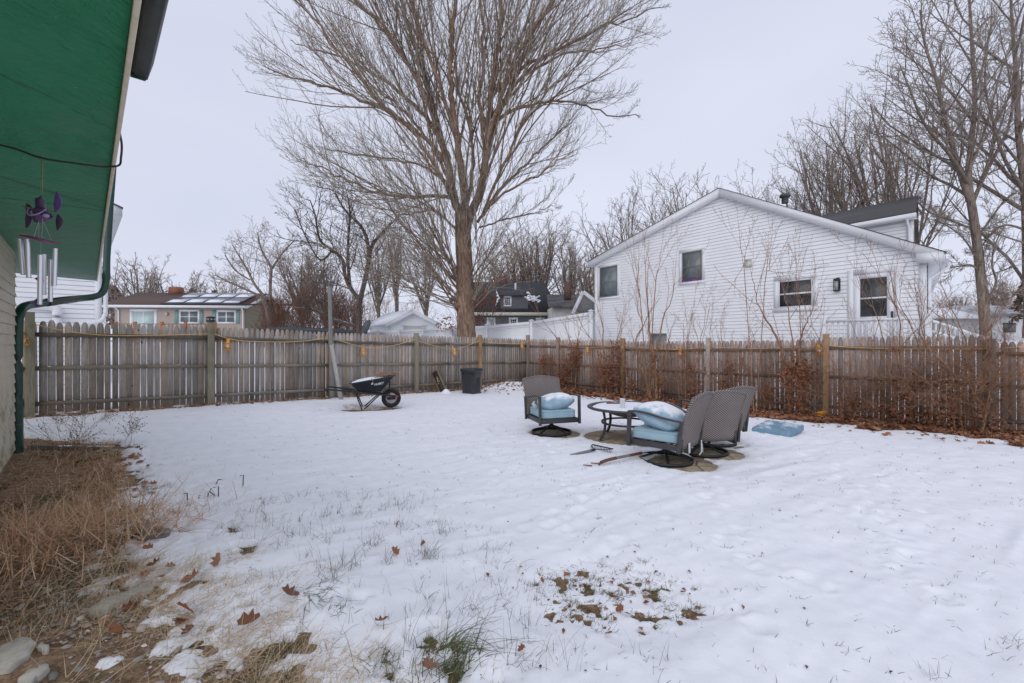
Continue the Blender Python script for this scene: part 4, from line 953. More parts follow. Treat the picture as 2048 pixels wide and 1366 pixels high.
    # square off winding is not needed: both sides are shaded
def window(root, pl, x0, y0, x1, y1, tw=.09, glass=None, sash=None, split=.5, label=None, mull=0, rect=None, grid=None, name='window'):
    a0, a1, z0, z1 = rect or pl.rect(x0, y0, x1, y1)
    m = M(); pl.slab(m, a0 - tw, a1 + tw, z1, z1 + tw * 1.15, .006, .056); pl.slab(m, a0 - tw - .01, a1 + tw + .01, z0 - tw * .9, z0, .006, .066); pl.slab(m, a0 - tw, a0, z0, z1, .006, .053); pl.slab(m, a1, a1 + tw, z0, z1, .006, .053)
    w = part(name, m, TRM, root)
    if label: w['label'] = label
    m = M(); pl.slab(m, a0, a1, z0, z1, .012, .033); part('pane', m, glass or GLD.m, w)
    m = M(); sw = min(.045, (a1 - a0) * .07)
    for (p, q, r, t) in ((a0, a0 + sw, z0, z1), (a1 - sw, a1, z0, z1), (a0 + sw, a1 - sw, z0, z0 + sw), (a0 + sw, a1 - sw, z1 - sw, z1)): pl.slab(m, p, q, r, t, .0335, .046)
    if split: zm = z0 + (z1 - z0) * split; pl.slab(m, a0 + sw, a1 - sw, zm - sw * .5, zm + sw * .5, .0335, .049)
    for k in range(mull): am = a0 + (a1 - a0) * (k + 1) / (mull + 1); pl.slab(m, am - sw, am + sw, z0 + sw, z1 - sw, .0335, .048)
    if grid:
        for k in range(1, grid[0]): am = a0 + (a1 - a0) * k / grid[0]; pl.slab(m, am - .015, am + .015, z0 + sw, z1 - sw, .0335, .041)
        for k in range(1, grid[1]): zm = z0 + (z1 - z0) * k / grid[1]; pl.slab(m, a0 + sw, a1 - sw, zm - .015, zm + .015, .0335, .0405)
    part('sash', m, sash or TRM, w); return w

# ---- big white house at right
HV = 395.0
ud = np.array([(HV - CX) / F, 1.0]); W = Pl((10.0, 11.05), ud, (-1, -1))
DV = np.array([.657, .754, 0.]); OV = .24
sR, _ = W.hit(1853, 600); sL, _ = W.hit(1191, 600)
def Wz(px, py, d=0.): return W.hit(px, py, d)
Tp = Wz(1438, 376, OV); TR = Wz(1887, 503.5, OV); Ip = Wz(1436, 392, OV); IR = Wz(1832, 507.5, OV); TL = Wz(1176, 523, OV); IL = Wz(1193, 524, OV); TLb = Wz(1177, 534, OV); RB1 = Wz(1887, 521, OV); RB0 = Wz(1832, 526.5, OV)
zb = .35; DEP = 9.0
def rakez(S): return np.interp(S, [TR[0], Tp[0], TL[0]], [TR[1], Tp[1], TL[1]])
root = thing('white_house', 'large white clapboard house with low gable seen beyond the right fence', 'house', tuple(W.p((sL + sR) / 2, zb)))
zr0, zl0, zp0 = rakez(sR) - .16, rakez(sL) - .10, Tp[1] - .12
m = M(); siding(m, W, [(sR, zb), (sL, zb), (sL, zl0), (Tp[0], zp0), (sR, zr0)], .1095)
m.prism([W.p(sR, zb, 0), W.p(sL, zb, 0), W.p(sL, zl0, 0), W.p(Tp[0], zp0, 0), W.p(sR, zr0, 0)], DV * DEP)
part('wall', m, WHI.m, root)
m = M(); P_ = lambda q, d=.034: W.p(q[0], q[1], d)
m.prism([P_(TR), P_(Tp), P_(Ip), P_(IR)], W.N * (OV - .034)); m.prism([P_(Tp), P_(TL), P_(TLb), P_(IL), P_(Ip)], W.N * (OV - .036)); m.prism([P_(TR), P_(IR), P_(RB0), P_(RB1)], W.N * (OV - .030))
part('rake_board', m, TRM, root)
m = M(); h_ = .014
m.prism([W.p(TR[0] - .06, TR[1] - .02, OV + .016), W.p(Tp[0], Tp[1] + .003, OV + .016), W.p(Tp[0], Tp[1] + h_, OV + .016), W.p(TR[0] - .06, TR[1] + h_ - .02, OV + .016)], DV * (DEP + .4))
m.prism([W.p(Tp[0], Tp[1] + .002, OV + .014), W.p(TL[0] + .05, TL[1] - .01, OV + .014), W.p(TL[0] + .05, TL[1] + h_ - .01, OV + .014), W.p(Tp[0], Tp[1] + h_, OV + .014)], DV * (DEP + .39))
rf = part('roof', m, ROOFG, root)
m = M(); eR = TR[0]; m.prism([W.p(sR, RB1[1] + .004, OV - .05), W.p(eR, RB1[1] + .004, OV - .05), W.p(eR, RB1[1] + .02, OV - .05), W.p(sR, RB1[1] + .02, OV - .05)], DV * DEP); m.prism([W.p(eR - .002, RB1[1], OV - .04), W.p(eR + .02, RB1[1], OV - .04), W.p(eR + .02, TR[1] - .01, OV - .04), W.p(eR - .002, TR[1] - .01, OV - .04)], DV * DEP); part('eave_soffit', m, TRM, root)
m = M(); g_ = [(-.004, -.13), (-.08, -.13), (-.115, -.06), (-.13, .0), (-.115, .0), (-.10, -.06), (-.07, -.11), (-.02, -.11), (-.02, -.01), (-.004, -.01)]; m.prism([W.p(eR + a, TR[1] - .05 + b, OV - .02) for a, b in g_], DV * DEP); gt = part('gutter', m, TRM, root)
m = M(); q0 = W.p(eR - .06, TR[1] - .16, 0) + DV * .5; q1 = W.p(sR - .06, TR[1] - .55, 0) + DV * .25; m.tube([q0, q0 - (0, 0, .12), q1, q1 - (0, 0, 3.0)], .04, 6); part('downpipe', m, TRM, root)
reZ = zr0; leZ = zl0; pkS, pkZ = Tp
m = M(); W.slab(m, sR - .01, sR + .13, zb, RB1[1] + .1, .006, .05); part('corner_board', m, TRM, root)
m = M(); W.slab(m, sL - .10, sL + .01, zb, leZ - .02, .006, .05); part('corner_board', m, TRM, root)
# side wall siding on the right (seen grazing)
W2 = Pl(W.p(sR, 0)[:2], DV[:2], (1, -.2))
m = M(); siding(m, W2, [(0, zb), (DEP, zb), (DEP, RB1[1]), (0, RB1[1])], .1095); part('side_siding', m, WHI.m, root)
window(root, W, 1200.5, 533, 1236, 594, .10, GLB.m, GRYT, .5, 'grey window at far left end of the white gable'); 
w2 = window(root, W, 1365, 503, 1405.5, 563, .11, GLB.m, GRYT, .5, 'window with purple and red garland along its sill')
a0, a1, z0, z1 = W.rect(1365, 503, 1405.5, 563)
m = M()
for i in range(46):
    q = W.p(random.uniform(a0 + .01, a1 - .01), z0 + random.uniform(.0, .07) + (.05 if random.random() < .1 else 0), .04); m.lathe([(0, -.022), (.02, -.01), (.024, .006), (0, .022)], 6, q, rnd=random.random())
k = N('garland'); k.col(k.ramp(k.rnd(), [(.0, (.10, .03, .30)), (.7, (.16, .05, .40)), (.78, (.5, .05, .12))])); k.set(.7); part('garland', m, k.m, w2)
window(root, W, 1557.5, 559, 1627, 615, .12, GLD.m, TRM, .5, 'wide white framed double window left of the wall lamp')
# door
dr = W.rect(1708, 547, 1790, 700); a0, a1, z0, z1 = dr; z0 = z1 - 2.05
m = M(); W.slab(m, a0 - .13, a0, z0, z1 + .14, .006, .056); W.slab(m, a1, a1 + .13, z0, z1 + .14, .006, .056); W.slab(m, a0, a1, z1, z1 + .14, .006, .056); part('door_frame', m, TRM, root)
b0, b1, y0_, y1_ = W.rect(1721.5, 556, 1775, 633)
m = M(); W.slab(m, a0, b0, z0, z1, .006, .046); W.slab(m, b1, a1, z0, z1, .006, .046); W.slab(m, b0, b1, y1_, z1, .006, .046); W.slab(m, b0, b1, z0, y0_, .006, .046); dd = part('door', m, TRM, root)
m = M(); W.slab(m, b0, b1, y0_, y1_, .018, .037); part('pane', m, GLD.m, dd)
m = M(); zm = (y0_ * .52 + y1_ * .48); W.slab(m, b0, b1, zm - .02, zm + .02, .0375, .050); part('sash_bar', m, TRM, dd)
m = M(); hq, hz_ = W.hit(1786, 628); W.slab(m, hq - .02, hq + .02, hz_ - .09, hz_ + .07, .035, .07); part('handle', m, BLK, dd)
m = M(); cq, _ = W.hit(1791.5, 600); W.slab(m, cq - .008, cq + .008, z0 + .9, z1 - .0, .046, .055); part('door_closer', m, BLK, dd)
# lamp
q0, q1, l0, l1 = W.rect(1671, 558, 1682, 583)
m = M(); W.slab(m, q0, q1, l1 - .05, l1, .02, .15); W.slab(m, q0, q1, l0, l0 + .03, .04, .15)
for aa in (q0, q1 - .015): 
    for dd_ in (.04, .135): W.slab(m, aa, aa + .015, l0 + .03, l1 - .05, dd_, dd_ + .015)
W.slab(m, (q0 + q1) / 2 - .04, (q0 + q1) / 2 + .04, l0 + .06, l1 + .04, .015, .03)
la = part('wall_lamp', m, BLK, root); m = M(); W.slab(m, q0 + .03, q1 - .03, l0 + .03, l1 - .06, .06, .13); part('lamp_glass', m, simple('lamp_glass', (.35, .36, .36), (.5, .5, .5), 9, .2, 0), la)
# vent hood
q0, q1, l0, l1 = W.rect(1491, 518, 1505, 535); m = M(); m.prism([W.p(q0, l0, .016), W.p(q1, l0, .016), W.p(q1, l1, .016), W.p(q0, l1, .016)], W.N * .02); m.prism([W.p(q0 + .02, l0, .036), W.p(q0 + .02, l0 + .04, .11), W.p(q0 + .02, l1 - .02, .036)], W.U * (q1 - q0 - .04)); part('vent_hood', m, simple('off_white', (.62, .61, .56), (.55, .54, .5), 6, .5, 0), root)
window(root, W, 1301, 667, 1335, 720, .03, GLB.m, GRYT, .5, 'low basement window just above the fence pickets')
# roof vent
q = W.p(pkS - 1.55, 0, -.9); zz = rakez(pkS - 1.55) + .15; m = M(); m.lathe([(.10, 0), (.10, .18), (.15, .19), (.16, .25), (.14, .28), (0, .30)], 16, (q[0], q[1], zz)); part('roof_vent', m, simple('grey_vent', (.09, .095, .09), (.06, .06, .06), 9, .5, snow=(.9, 4)), rf)
# raised rear part: shingled cross roof
U = Pl(W.p(0, 0, -3.6)[:2], ud, (-1, -1))
s0u, zE = U.hit(1838, 430); _, zRd0 = U.hit(1836, 396); sU1 = s0u + 6.2
dRd = 2.6; zR_ = None
Ub = Pl(W.p(0, 0, -3.6 - dRd)[:2], ud, (-1, -1)); sb, zR_ = Ub.hit(1836, 395)
m = M(); siding(m, U, [(s0u + .12, 3.4), (sU1, 3.4), (sU1, zE - .12), (s0u + .12, zE - .12)], .1095); m.prism([U.p(s0u + .12, 3.0, 0), U.p(sU1, 3.0, 0), U.p(sU1, zE - .1, 0), U.p(s0u + .12, zE - .1, 0)], DV * 4.6); up2 = part('upper_wall', m, WHI.m, root)
rg = np.array(hz(1836, 395, 17.6)); e0 = U.p(s0u, zE + .03, .30); m = M(); dvr = rg - e0; back = e0 + np.array([dvr[0], dvr[1], 0]) * 2
m.prism([e0, rg, rg + (0, 0, .06), e0 + (0, 0, .06)], U.U * 6.4); bk_ = np.array([back[0], back[1], e0[2]]); m.prism([rg - (0, 0, .004), bk_, bk_ + (0, 0, .06), rg + (0, 0, .055)], U.U * 6.39)
m.prism([e0 + U.U * .13, rg + U.U * .13, bk_ + U.U * .13], U.U * .05); part('upper_roof', m, ROOFG, root)
m = M(); m.prism([U.p(s0u - .01, zE - .11, .33), U.p(s0u - .01, zE - .11, .28), U.p(s0u - .01, zE + .02, .28), U.p(s0u - .01, zE + .02, .36)], U.U * 6.4); m.prism([U.p(s0u + .02, zE - .115, .279), U.p(s0u + .02, zE - .10, .279), U.p(s0u + .02, zE - .10, 0.0), U.p(s0u + .02, zE - .115, .0)], U.U * 6.3)
m.prism([U.p(s0u + .11, zE - .12, .035), U.p(s0u + .24, zE - .12, .035), U.p(s0u + .24, 3.2, .035), U.p(s0u + .11, 3.2, .035)], U.N * .02); part('upper_trim', m, TRM, root)
m = M(); tt, _ = U.hit(1819, 460); m.tube([U.p(tt, zE - .05, .30), U.p(tt, zE - .2, .22), U.p(tt, zE - .35, .08), U.p(tt, 3.3, .08)], .04, 6); part('upper_downpipe', m, TRM, root)

# porch deck rail in front of the door
root = thing('deck_railing', 'white vinyl railing around the deck below the white door', 'railing', tuple(W.p(0, .3, 1.2)))
Dk = Pl(W.p(0, 0, 1.25)[:2], ud, (-1, -1)); k0, kz = Dk.hit(1648, 643); k1, kz1 = Dk.hit(1855, 634)
m = M(); Dk.slab(m, k1, k0, kz - .03, kz + .03, -.04, .04); Dk.slab(m, k1, k0, kz - .82, kz - .77, -.03, .03); part('rail', m, TRM, root)
m = M(); n_ = int((k0 - k1) / .12)
for i in range(n_): a = k1 + (i + .5) * (k0 - k1) / n_; Dk.slab(m, a - .018, a + .018, kz - .78, kz - .03, -.018, .018)
part('balusters', m, TRM, root)
for a in (k0, k1): m = M(); Dk.slab(m, a - .06, a + .06, kz - 1.9, kz + .10, -.06, .06); part('post', m, TRM, root)
m = M(); Dk.slab(m, k1 - .1, k0 + .1, kz - .98, kz - .84, -1.2, .05); part('deck_boards', m, TRM, root)
# stair rail running down to the right
a = np.array(hz(1852, 638, 11.0)); b = np.array(hz(1990, 683, 11.6)); m = M(); m.bar(a, b, .06, .06); m.bar(a - (0, 0, .25), b - (0, 0, .25), .05, .05); m.bar(a - (0, 0, .6), b - (0, 0, .6), .05, .05)
for t in np.linspace(0, 1, 16): q = a * (1 - t) + b * t; m.bar(q - (0, 0, .65), q, .03, .03, up=(0, 1, 0))
part('stair_rail', m, TRM, root)

# ---- white house at far left
L = Pl(np.array(hz(203, 600, 12.5))[:2], (-.72, -.69), (.69, -.72)); zL = lambda py: CAMZ - (py - CY) / F * 12.5
root = thing('neighbour_house', 'white clapboard house behind the left fence, partly under the green soffit', 'house', tuple(L.p(1.5, .3)))
m = M(); siding(m, L, [(0, .3), (4.5, .3), (4.5, 5.2), (0, 5.2)], .125); m.prism([L.p(0, .3, 0), L.p(4.5, .3, 0), L.p(4.5, 5.2, 0), L.p(0, 5.2, 0)], -L.N * 9); part('wall', m, WHI.m, root)
m = M(); L.slab(m, -.01, .14, .3, 5.0, .012, .045); part('corner_board', m, TRM, root)
m = M(); L.slab(m, 1.95, 2.22, .3, 5.0, .012, .06); part('pilaster', m, TRM, root)
e_ = zL(424); m = M(); m.prism([L.p(-.40, e_ - .08, .35), L.p(-.40, e_ + .12, .35), L.p(.0, e_ + .32, .35), L.p(.0, e_ - .08, .35)], L.N * .02); m.prism([L.p(-.40, e_ - .08, .35), L.p(.0, e_ - .08, .35), L.p(.0, e_ - .10, .35), L.p(-.40, e_ - .10, .35)], -L.N * 9); m.prism([L.p(-.4, e_ - .1, .36), L.p(-.42, e_ - .1, .36), L.p(-.42, e_ + .1, .36), L.p(-.4, e_ + .1, .36)], -L.N * 9); part('eave', m, TRM, root)
m = M(); m.prism([L.p(-.43, e_ + .10, .40), L.p(4.5, e_ + 2.1, .42), L.p(4.5, e_ + 2.13, .42), L.p(-.43, e_ + .13, .40)], -L.N * 9.4); part('roof', m, ROOFG, root)
m = M(); m.tube(smooth([L.p(-.08, zL(480), .10), L.p(-.08, zL(610), .10), L.p(-.06, zL(630), .12), L.p(.05, zL(643), .14), L.p(.5, zL(651), .16), L.p(.8, zL(652), .16)]), .05, 8); part('downpipe', m, TRM, root, True)
m = M(); m.tube(smooth([L.p(1.8, zL(617), .14), L.p(1.1, zL(617), .14), L.p(.92, zL(619), .14), L.p(.86, zL(626), .14), L.p(.86, zL(650), .14)]), .10, 12); part('vent_pipe', m, TRM, root, True)

# ---- tan ranch house with solar panels
D = 38.0
R_ = Pl(np.array(hz(230, 620, D))[:2], (1, .09), (0, -1)); zz = lambda py, Y=D: CAMZ - (py - CY) / F * Y
TAN = simple('tan_siding', (.44, .37, .31), (.40, .335, .28), 3, .7, 0); TAN2 = simple('khaki_siding', (.27, .235, .165), (.23, .20, .14), 3, .7, 0); TEAL = simple('teal_shutter', (.17, .31, .30), (.20, .34, .33), 6, .6, 0)
sE, _ = R_.hit(490, 620); zg = .9; zE_ = zz(613)
root = thing('ranch_house', 'tan single storey house with snowy solar panels and teal shutters beyond the left fence', 'house', tuple(R_.p(5, zg)))
m = M(); siding(m, R_, [(0, zg), (sE, zg), (sE, zE_), (0, zE_)], .15); m.prism([R_.p(0, zg), R_.p(sE, zg), R_.p(sE, zE_), R_.p(0, zE_)], -R_.N * 8); part('wall', m, TAN, root)
zRd = zz(590, 43); m = M(); G2 = Pl(R_.p(sE + .02, 0)[:2], -R_.n, (1, .1))
siding(m, G2, [(0, zg), (8, zg), (8, zE_), (4, zRd - .1), (0, zE_)], .16); m.prism([G2.p(0, zg), G2.p(8, zg), G2.p(8, zE_), G2.p(4, zRd - .1), G2.p(0, zE_)], G2.N * -.3); part('gable_wall', m, TAN2, root)
m = M(); o = .45
m.prism([R_.p(-.9, zE_ - .0, o), R_.p(-.9, zRd, -4), R_.p(-.9, zRd + .12, -4), R_.p(-.9, zE_ + .12, o)], R_.U * (sE + 1.2)); m.prism([R_.p(-.897, zE_, -8 - o), R_.p(-.897, zRd - .005, -4.001), R_.p(-.897, zRd + .115, -4.001), R_.p(-.897, zE_ + .12, -8 - o)], R_.U * (sE + 1.19)); rfm = part('roof', m, ROOFB, root)
m = M(); m.prism([R_.p(-.92, zE_ - .12, o), R_.p(-.92, zE_ + .10, o), R_.p(-.92, zE_ + .10, o + .12), R_.p(-.92, zE_ - .06, o + .1)], R_.U * (sE + 1.24)); m.bar(R_.p(sE + .35, zE_ - .02, o), R_.p(sE + .35, zRd + .02, -4), .05, .22); m.bar(R_.p(sE + .35, zRd + .02, -4), R_.p(sE + .35, zE_ - .02, -8.4), .05, .22); part('fascia', m, TRM, root)
a_, _ = R_.hit(238, 620); b_, _ = R_.hit(487, 620)
m = M(); m.tube([R_.p(.22, zE_ - .05, .4), R_.p(.35, zE_ - .35, .1), R_.p(.35, zg, .1)], .06, 6); m.tube([R_.p(b_, zE_ - .05, .4), R_.p(b_, zE_ - .35, .1), R_.p(b_, zg, .1)], .06, 6); part('downpipe', m, TRM, root)
window(root, R_, 265, 622, 310, 664, .18, GLC.m, TRM, 0, mull=1); w = window(root, R_, 361, 622, 397, 645, .10, GLB.m, TRM, .5, mull=1); w = window(root, R_, 436, 623, 470, 645, .10, GLB.m, TRM, .5, mull=1)
for p0, p1 in ((350, 358), (400, 407), (425, 433), (473, 480)): a, b, c_, d_ = R_.rect(p0, 620, p1, 647); m = M(); R_.slab(m, a, b, c_, d_, .02, .06); R_.slab(m, a + .02, b - .02, (c_ + d_) / 2 - .04, (c_ + d_) / 2 + .04, .06, .075); part('shutter', m, TEAL, root)
q0, q1, l0, l1 = R_.rect(333, 625, 337, 631); m = M(); R_.slab(m, q0, q1, l0, l1, .02, .18); part('wall_lamp', m, simple('lamp_white', (.6, .58, .54)), root)
q, _ = R_.hit(291, 588); p = R_.p(q, zRd - .1, -4); m = M(); m.box((p[0], p[1], zRd + .25), (1.0, .6, .75)); part('chimney', m, simple('red_brick', (.30, .10, .06), (.22, .08, .05), 12), rfm)
# solar array
sl = (zRd + .12 - zE_ - .12) / (4 + o); s_a, _ = R_.hit(327, 611); PVC = simple('solar_glass', (.045, .055, .075), (.16, .175, .20), 1.2, .2, 0); 
for i in range(7):
    for j in range(2):
        a = s_a + .25 + i * 1.50; 
        if a + 1.4 > sE + .25: continue
        m = M(); d0_ = .30 - j * 1.95; d1_ = d0_ - 1.85; h0 = zE_ + .22 + (o - d0_) * sl; h1 = zE_ + .22 + (o - d1_) * sl
        m.prism([R_.p(a, h0, d0_), R_.p(a + 1.42, h0, d0_), R_.p(a + 1.42, h1, d1_), R_.p(a, h1, d1_)], (0, 0, .05)); pnl = part('solar_panel', m, PVC, root)
        m = M(); f0, f1 = (.12, random.uniform(.55, .72)) if random.random() < .85 else (.1, .35); aa = a + .06; ww = 1.3
        P = [R_.p(aa + random.uniform(0, .1), h0 + (h1 - h0) * f0 + .055, d0_ + (d1_ - d0_) * f0), R_.p(aa + ww, h0 + (h1 - h0) * f0 + .055, d0_ + (d1_ - d0_) * f0), R_.p(aa + ww - random.uniform(0, .15), h0 + (h1 - h0) * f1 + .055, d0_ + (d1_ - d0_) * f1), R_.p(aa, h0 + (h1 - h0) * f1 + .055, d0_ + (d1_ - d0_) * f1)]
        m.prism(P, (0, 0, .03)); part('snow_patch', m, SCAP, pnl)
m = M(); m.prism([R_.p(s_a, zE_ + .15, .38), R_.p(s_a + 10.7, zE_ + .15, .38), R_.p(s_a + 10.7, zE_ + .28, .36), R_.p(s_a, zE_ + .28, .36)], R_.N * -.06); part('array_skirt', m, BLK, root)
# orange brown deck railing in front of it
RR = Pl(R_.p(0, 0, 3.0)[:2], (1, .09), (0, -1)); z_ = lambda py: CAMZ - (py - CY) / F * 35.; OW = simple('stained_deck_wood', (.42, .15, .06), (.34, .12, .05), 8, .7)
root = thing('deck_railing', 'orange stained wooden railing in front of the tan house', 'railing', tuple(RR.p(4, 1.5)))
a0, _ = RR.hit(230, 650); a1, _ = RR.hit(432, 650); m = M(); RR.slab(m, a0, a1, z_(648), z_(646.5), -.05, .05); RR.slab(m, a0, a1, z_(672), z_(670), -.05, .05)
for a in np.arange(a0, a1, .3): RR.slab(m, a - .02, a + .02, z_(671), z_(647.5), -.03, .03)
part('rail', m, simple('grey_brown_rail', (.30, .20, .15), (.24, .16, .12), 8, .7), root)
for px in (232, 270, 324, 371, 430): a, _ = RR.hit(px, 650); m = M(); RR.slab(m, a - .09, a + .09, z_(690), z_(643), -.09, .09); part('post', m, OW, root)

# ---- white garage
D = 34.; Q = Pl(np.array(hz(782, 640, D))[:2], (1, .06), (0, -1)); zq = lambda py: CAMZ - (py - CY) / F * D
sE, _ = Q.hit(873, 640); pk = sE * .50; zp = zq(624.5); ze = zq(648)
root = thing('garage', 'small white garage with snow on its roof, left of the big tree trunk', 'garage', tuple(Q.p(pk, 1.2)))
m = M(); siding(m, Q, [(0, .8), (sE, .8), (sE, ze), (pk, zp), (0, ze)], .13); Gs = Pl(Q.p(0, 0)[:2], -Q.n + np.array([-.16, 0]), (-1, 0)); m.prism([Q.p(0, .8), Q.p(sE, .8), Q.p(sE, ze), Q.p(pk, zp), Q.p(0, ze)], (-3.0, 4.4, 0)); part('wall', m, WHI.m, root)
m = M(); sl = (zp - ze) / pk
for s_, (A_, B_) in enumerate((((-.35, ze - .35 * sl), (pk, zp)), ((pk, zp), (sE + .35, ze - .35 * sl)))): m.prism([Q.p(A_[0], A_[1] + .10 - s_ * .003, .3), Q.p(B_[0], B_[1] + .10 - s_ * .003, .3), Q.p(B_[0], B_[1] + .22, .3), Q.p(A_[0], A_[1] + .22, .3)], (-3.2, 4.7, 0))
part('roof', m, ROOFS, root)
m = M()
for (A_, B_) in (((-.36, ze - .36 * sl), (pk, zp)), ((pk, zp), (sE + .36, ze - .36 * sl))): m.prism([Q.p(A_[0], A_[1] - .12, .31), Q.p(B_[0], B_[1] - .12, .31), Q.p(B_[0], B_[1] + .12, .31), Q.p(A_[0], A_[1] + .12, .31)], Q.N * .03)
part('fascia', m, TRM, root)
a, b, c_, d_ = Q.rect(807, 653, 851, 700); m = M(); Q.slab(m, a, b, c_, d_, .015, .03); part('garage_door', m, simple('grey_white_door', (.58, .59, .56), (.53, .54, .52), 4, .6, 0), root)
m = M(); Q.slab(m, a - .12, a, c_, d_ + .12, .015, .05); Q.slab(m, b, b + .12, c_, d_ + .12, .015, .05); Q.slab(m, a, b, d_, d_ + .12, .015, .05); part('door_trim', m, TRM, root)

# ---- vinyl privacy fence running away behind
root = thing('vinyl_fence', 'smooth white vinyl privacy fence sloping away behind the grey picket fence', 'fence', (0, 21, 1.3))
V0 = np.array([3.05, 17.6]); V1 = np.array([-3.3, 25.]); vd = V1 - V0
def vz(t): return float(np.interp(t, [0, .35, .68, 1.0, 2.1], [2.62, 2.36, 2.27, 2.26, 2.18]))
ts = [0, .345, .675, 1.0, 1.32, 1.64, 1.96, 2.28]
for i, t in enumerate(ts):
    q = V0 + vd * t; zt = vz(t) + .10; m = M(); m.box((q[0], q[1], (zt + .4) / 2), (.13, .13, zt - .4), Rz(math.atan2(vd[1], vd[0]))); m.box((q[0], q[1], zt + .02), (.17, .17, .04), Rz(math.atan2(vd[1], vd[0]))); m.box((q[0], q[1], zt + .05), (.12, .12, .03), Rz(math.atan2(vd[1], vd[0])), taper=.3); part('post', m, TRM, root)
    if i < len(ts) - 1:
        r = V0 + vd * ts[i + 1]; A_ = np.array([q[0], q[1], 0]); B_ = np.array([r[0], r[1], 0]); u_ = (B_ - A_) / np.linalg.norm(B_ - A_); nn_ = np.array([u_[1], -u_[0], 0]); z0, z1 = vz(t), vz(ts[i + 1]); m = M()
        m.prism([A_ + (0, 0, .5), B_ + (0, 0, .5), B_ + (0, 0, z1 - .06), A_ + (0, 0, z0 - .06)], nn_ * .03)
        m.bar(A_ + (0, 0, z0), B_ + (0, 0, z1), .06, .14); m.bar(A_ + (0, 0, z0 - .14), B_ + (0, 0, z1 - .14), .05, .03); part('panel', m, TRM, root)

# ---- grey house with dormer
GRS = simple('grey_clapboard', (.135, .14, .15), (.115, .12, .13), 4, .7, 0); D = 40.; H = Pl(np.array(hz(930, 640, D))[:2], (1, 0.02), (0, -1)); zh = lambda py, Y=D: CAMZ - (py - CY) / F * Y
root = thing('grey_house', 'grey clapboard house with steep dark roof and a dormer beyond the white fence', 'house', tuple(H.p(4, 1.5)))
s1_, _ = H.hit(1109, 640); ze = zh(628)
m = M(); siding(m, H, [(.3, .9), (s1_, .9), (s1_, ze), (.3, ze)], .18); m.prism([H.p(.3, .9), H.p(s1_, .9), H.p(s1_, ze), H.p(.3, ze)], -H.N * 8); part('wall', m, GRS, root)
dr_ = 4.0; zr = zh(564, D + dr_); sr, _ = H.hit(1092, 564); xr = (1091 - CX) / F * (D + dr_) - H.p(0, 0)[0]
m = M(); m.add([H.p(-.1, ze, .4), H.p(s1_ + .5, ze, .4), H.p(xr, zr, -dr_), H.p(-.1, zr, -dr_), H.p(-.1, ze, -8.4), H.p(s1_ + .5, ze, -8.4)], [(0, 1, 2, 3), (3, 2, 5, 4), (1, 5, 2), (0, 3, 4), (0, 4, 5, 1)]); rf2 = part('roof', m, ROOFD, root)
m = M(); m.prism([H.p(-.1, ze - .15, .42), H.p(s1_ + .5, ze - .15, .42), H.p(s1_ + .5, ze + .12, .42), H.p(-.1, ze + .12, .42)], H.N * .08); part('fascia', m, simple('cream_trim', (.60, .57, .48), (.55, .52, .44), 4, .6, 0), root)
# dormer
Hd = Pl(H.p(0, 0, -.3)[:2], (1, .02), (0, -1)); a, b, c_, d_ = Hd.rect(1001, 592, 1056, 624)
m = M(); siding(m, Hd, [(a, c_), (b, c_), (b, d_), (a, d_)], .14); m.prism([Hd.p(a, c_ - .3), Hd.p(b, c_ - .3), Hd.p(b, d_), Hd.p(a, d_)], -Hd.N * 3); dm = part('dormer', m, GRS, root)
m = M(); m.prism([Hd.p(a - .2, d_ - .02, .25), Hd.p(b + .15, d_ - .02, .25), Hd.p(b + .15, d_ + .10, .25), Hd.p(a - .2, d_ + .10, .25)], (0, 3.2, .9)); part('dormer_roof', m, simple('dormer_shingle', (.04, .043, .048), (.06, .06, .065), 20, .9, .3, snow=(1.35, 2)), dm)
window(dm, Hd, 1010, 594.5, 1020.5, 610.5, .12, GLD.m, TRM, .5, grid=(3, 4), name='dormer_window')
window(root, H, 975.5, 637, 989, 660, .08, GLC.m, TRM, 0); window(root, H, 1021, 638, 1033, 655, .14, GLD.m, TRM, 0, grid=(3, 3)); window(root, H, 1073, 637, 1088, 660, .06, GLC.m, TRM, 0)
m = M(); q = H.p(0, 0, -2)
def lump(c, r, k, sq=1): 
    for i in range(k * 4): q_ = r * random.uniform(.18, .5); m.lathe([(q_ * .9, -q_ * .4), (q_, 0), (q_ * .7, q_ * .5), (.0, q_ * .7)], 7, (c[0] + random.gauss(0, .75) * r, c[1] + random.uniform(-.1, .1), c[2] + abs(random.gauss(0, .7)) * r * (1 if random.random() < .6 else -.3)), sy=.6)
lump(hz(1061, 596, 39.6), .32, 7); lump(hz(1073, 602, 39.6), .24, 5); part('snow_clump', m, SCAP, rf2, True)
m = M(); p = hz(1031, 575, 41.6); m.tube([p - (0, 0, .2), p + (0, 0, .4)], .09, 8); part('vent_pipe', m, TRM, rf2)
m = M(); p = hz(1007, 556, 44); m.box(p - (0, 0, .5), (.8, .6, 1.3)); part('chimney', m, simple('dark_brick', (.13, .07, .055), (.09, .05, .04), 14), rf2)
m = M(); m.prism([H.p(*(H.hit(990, 615)), .3), H.p(*(H.hit(1000, 597)), .3), H.p(*(H.hit(992, 580)), .3), H.p(*(H.hit(994, 600)), .3)], H.N * .1); part('cheek_trim', m, TRM, dm)
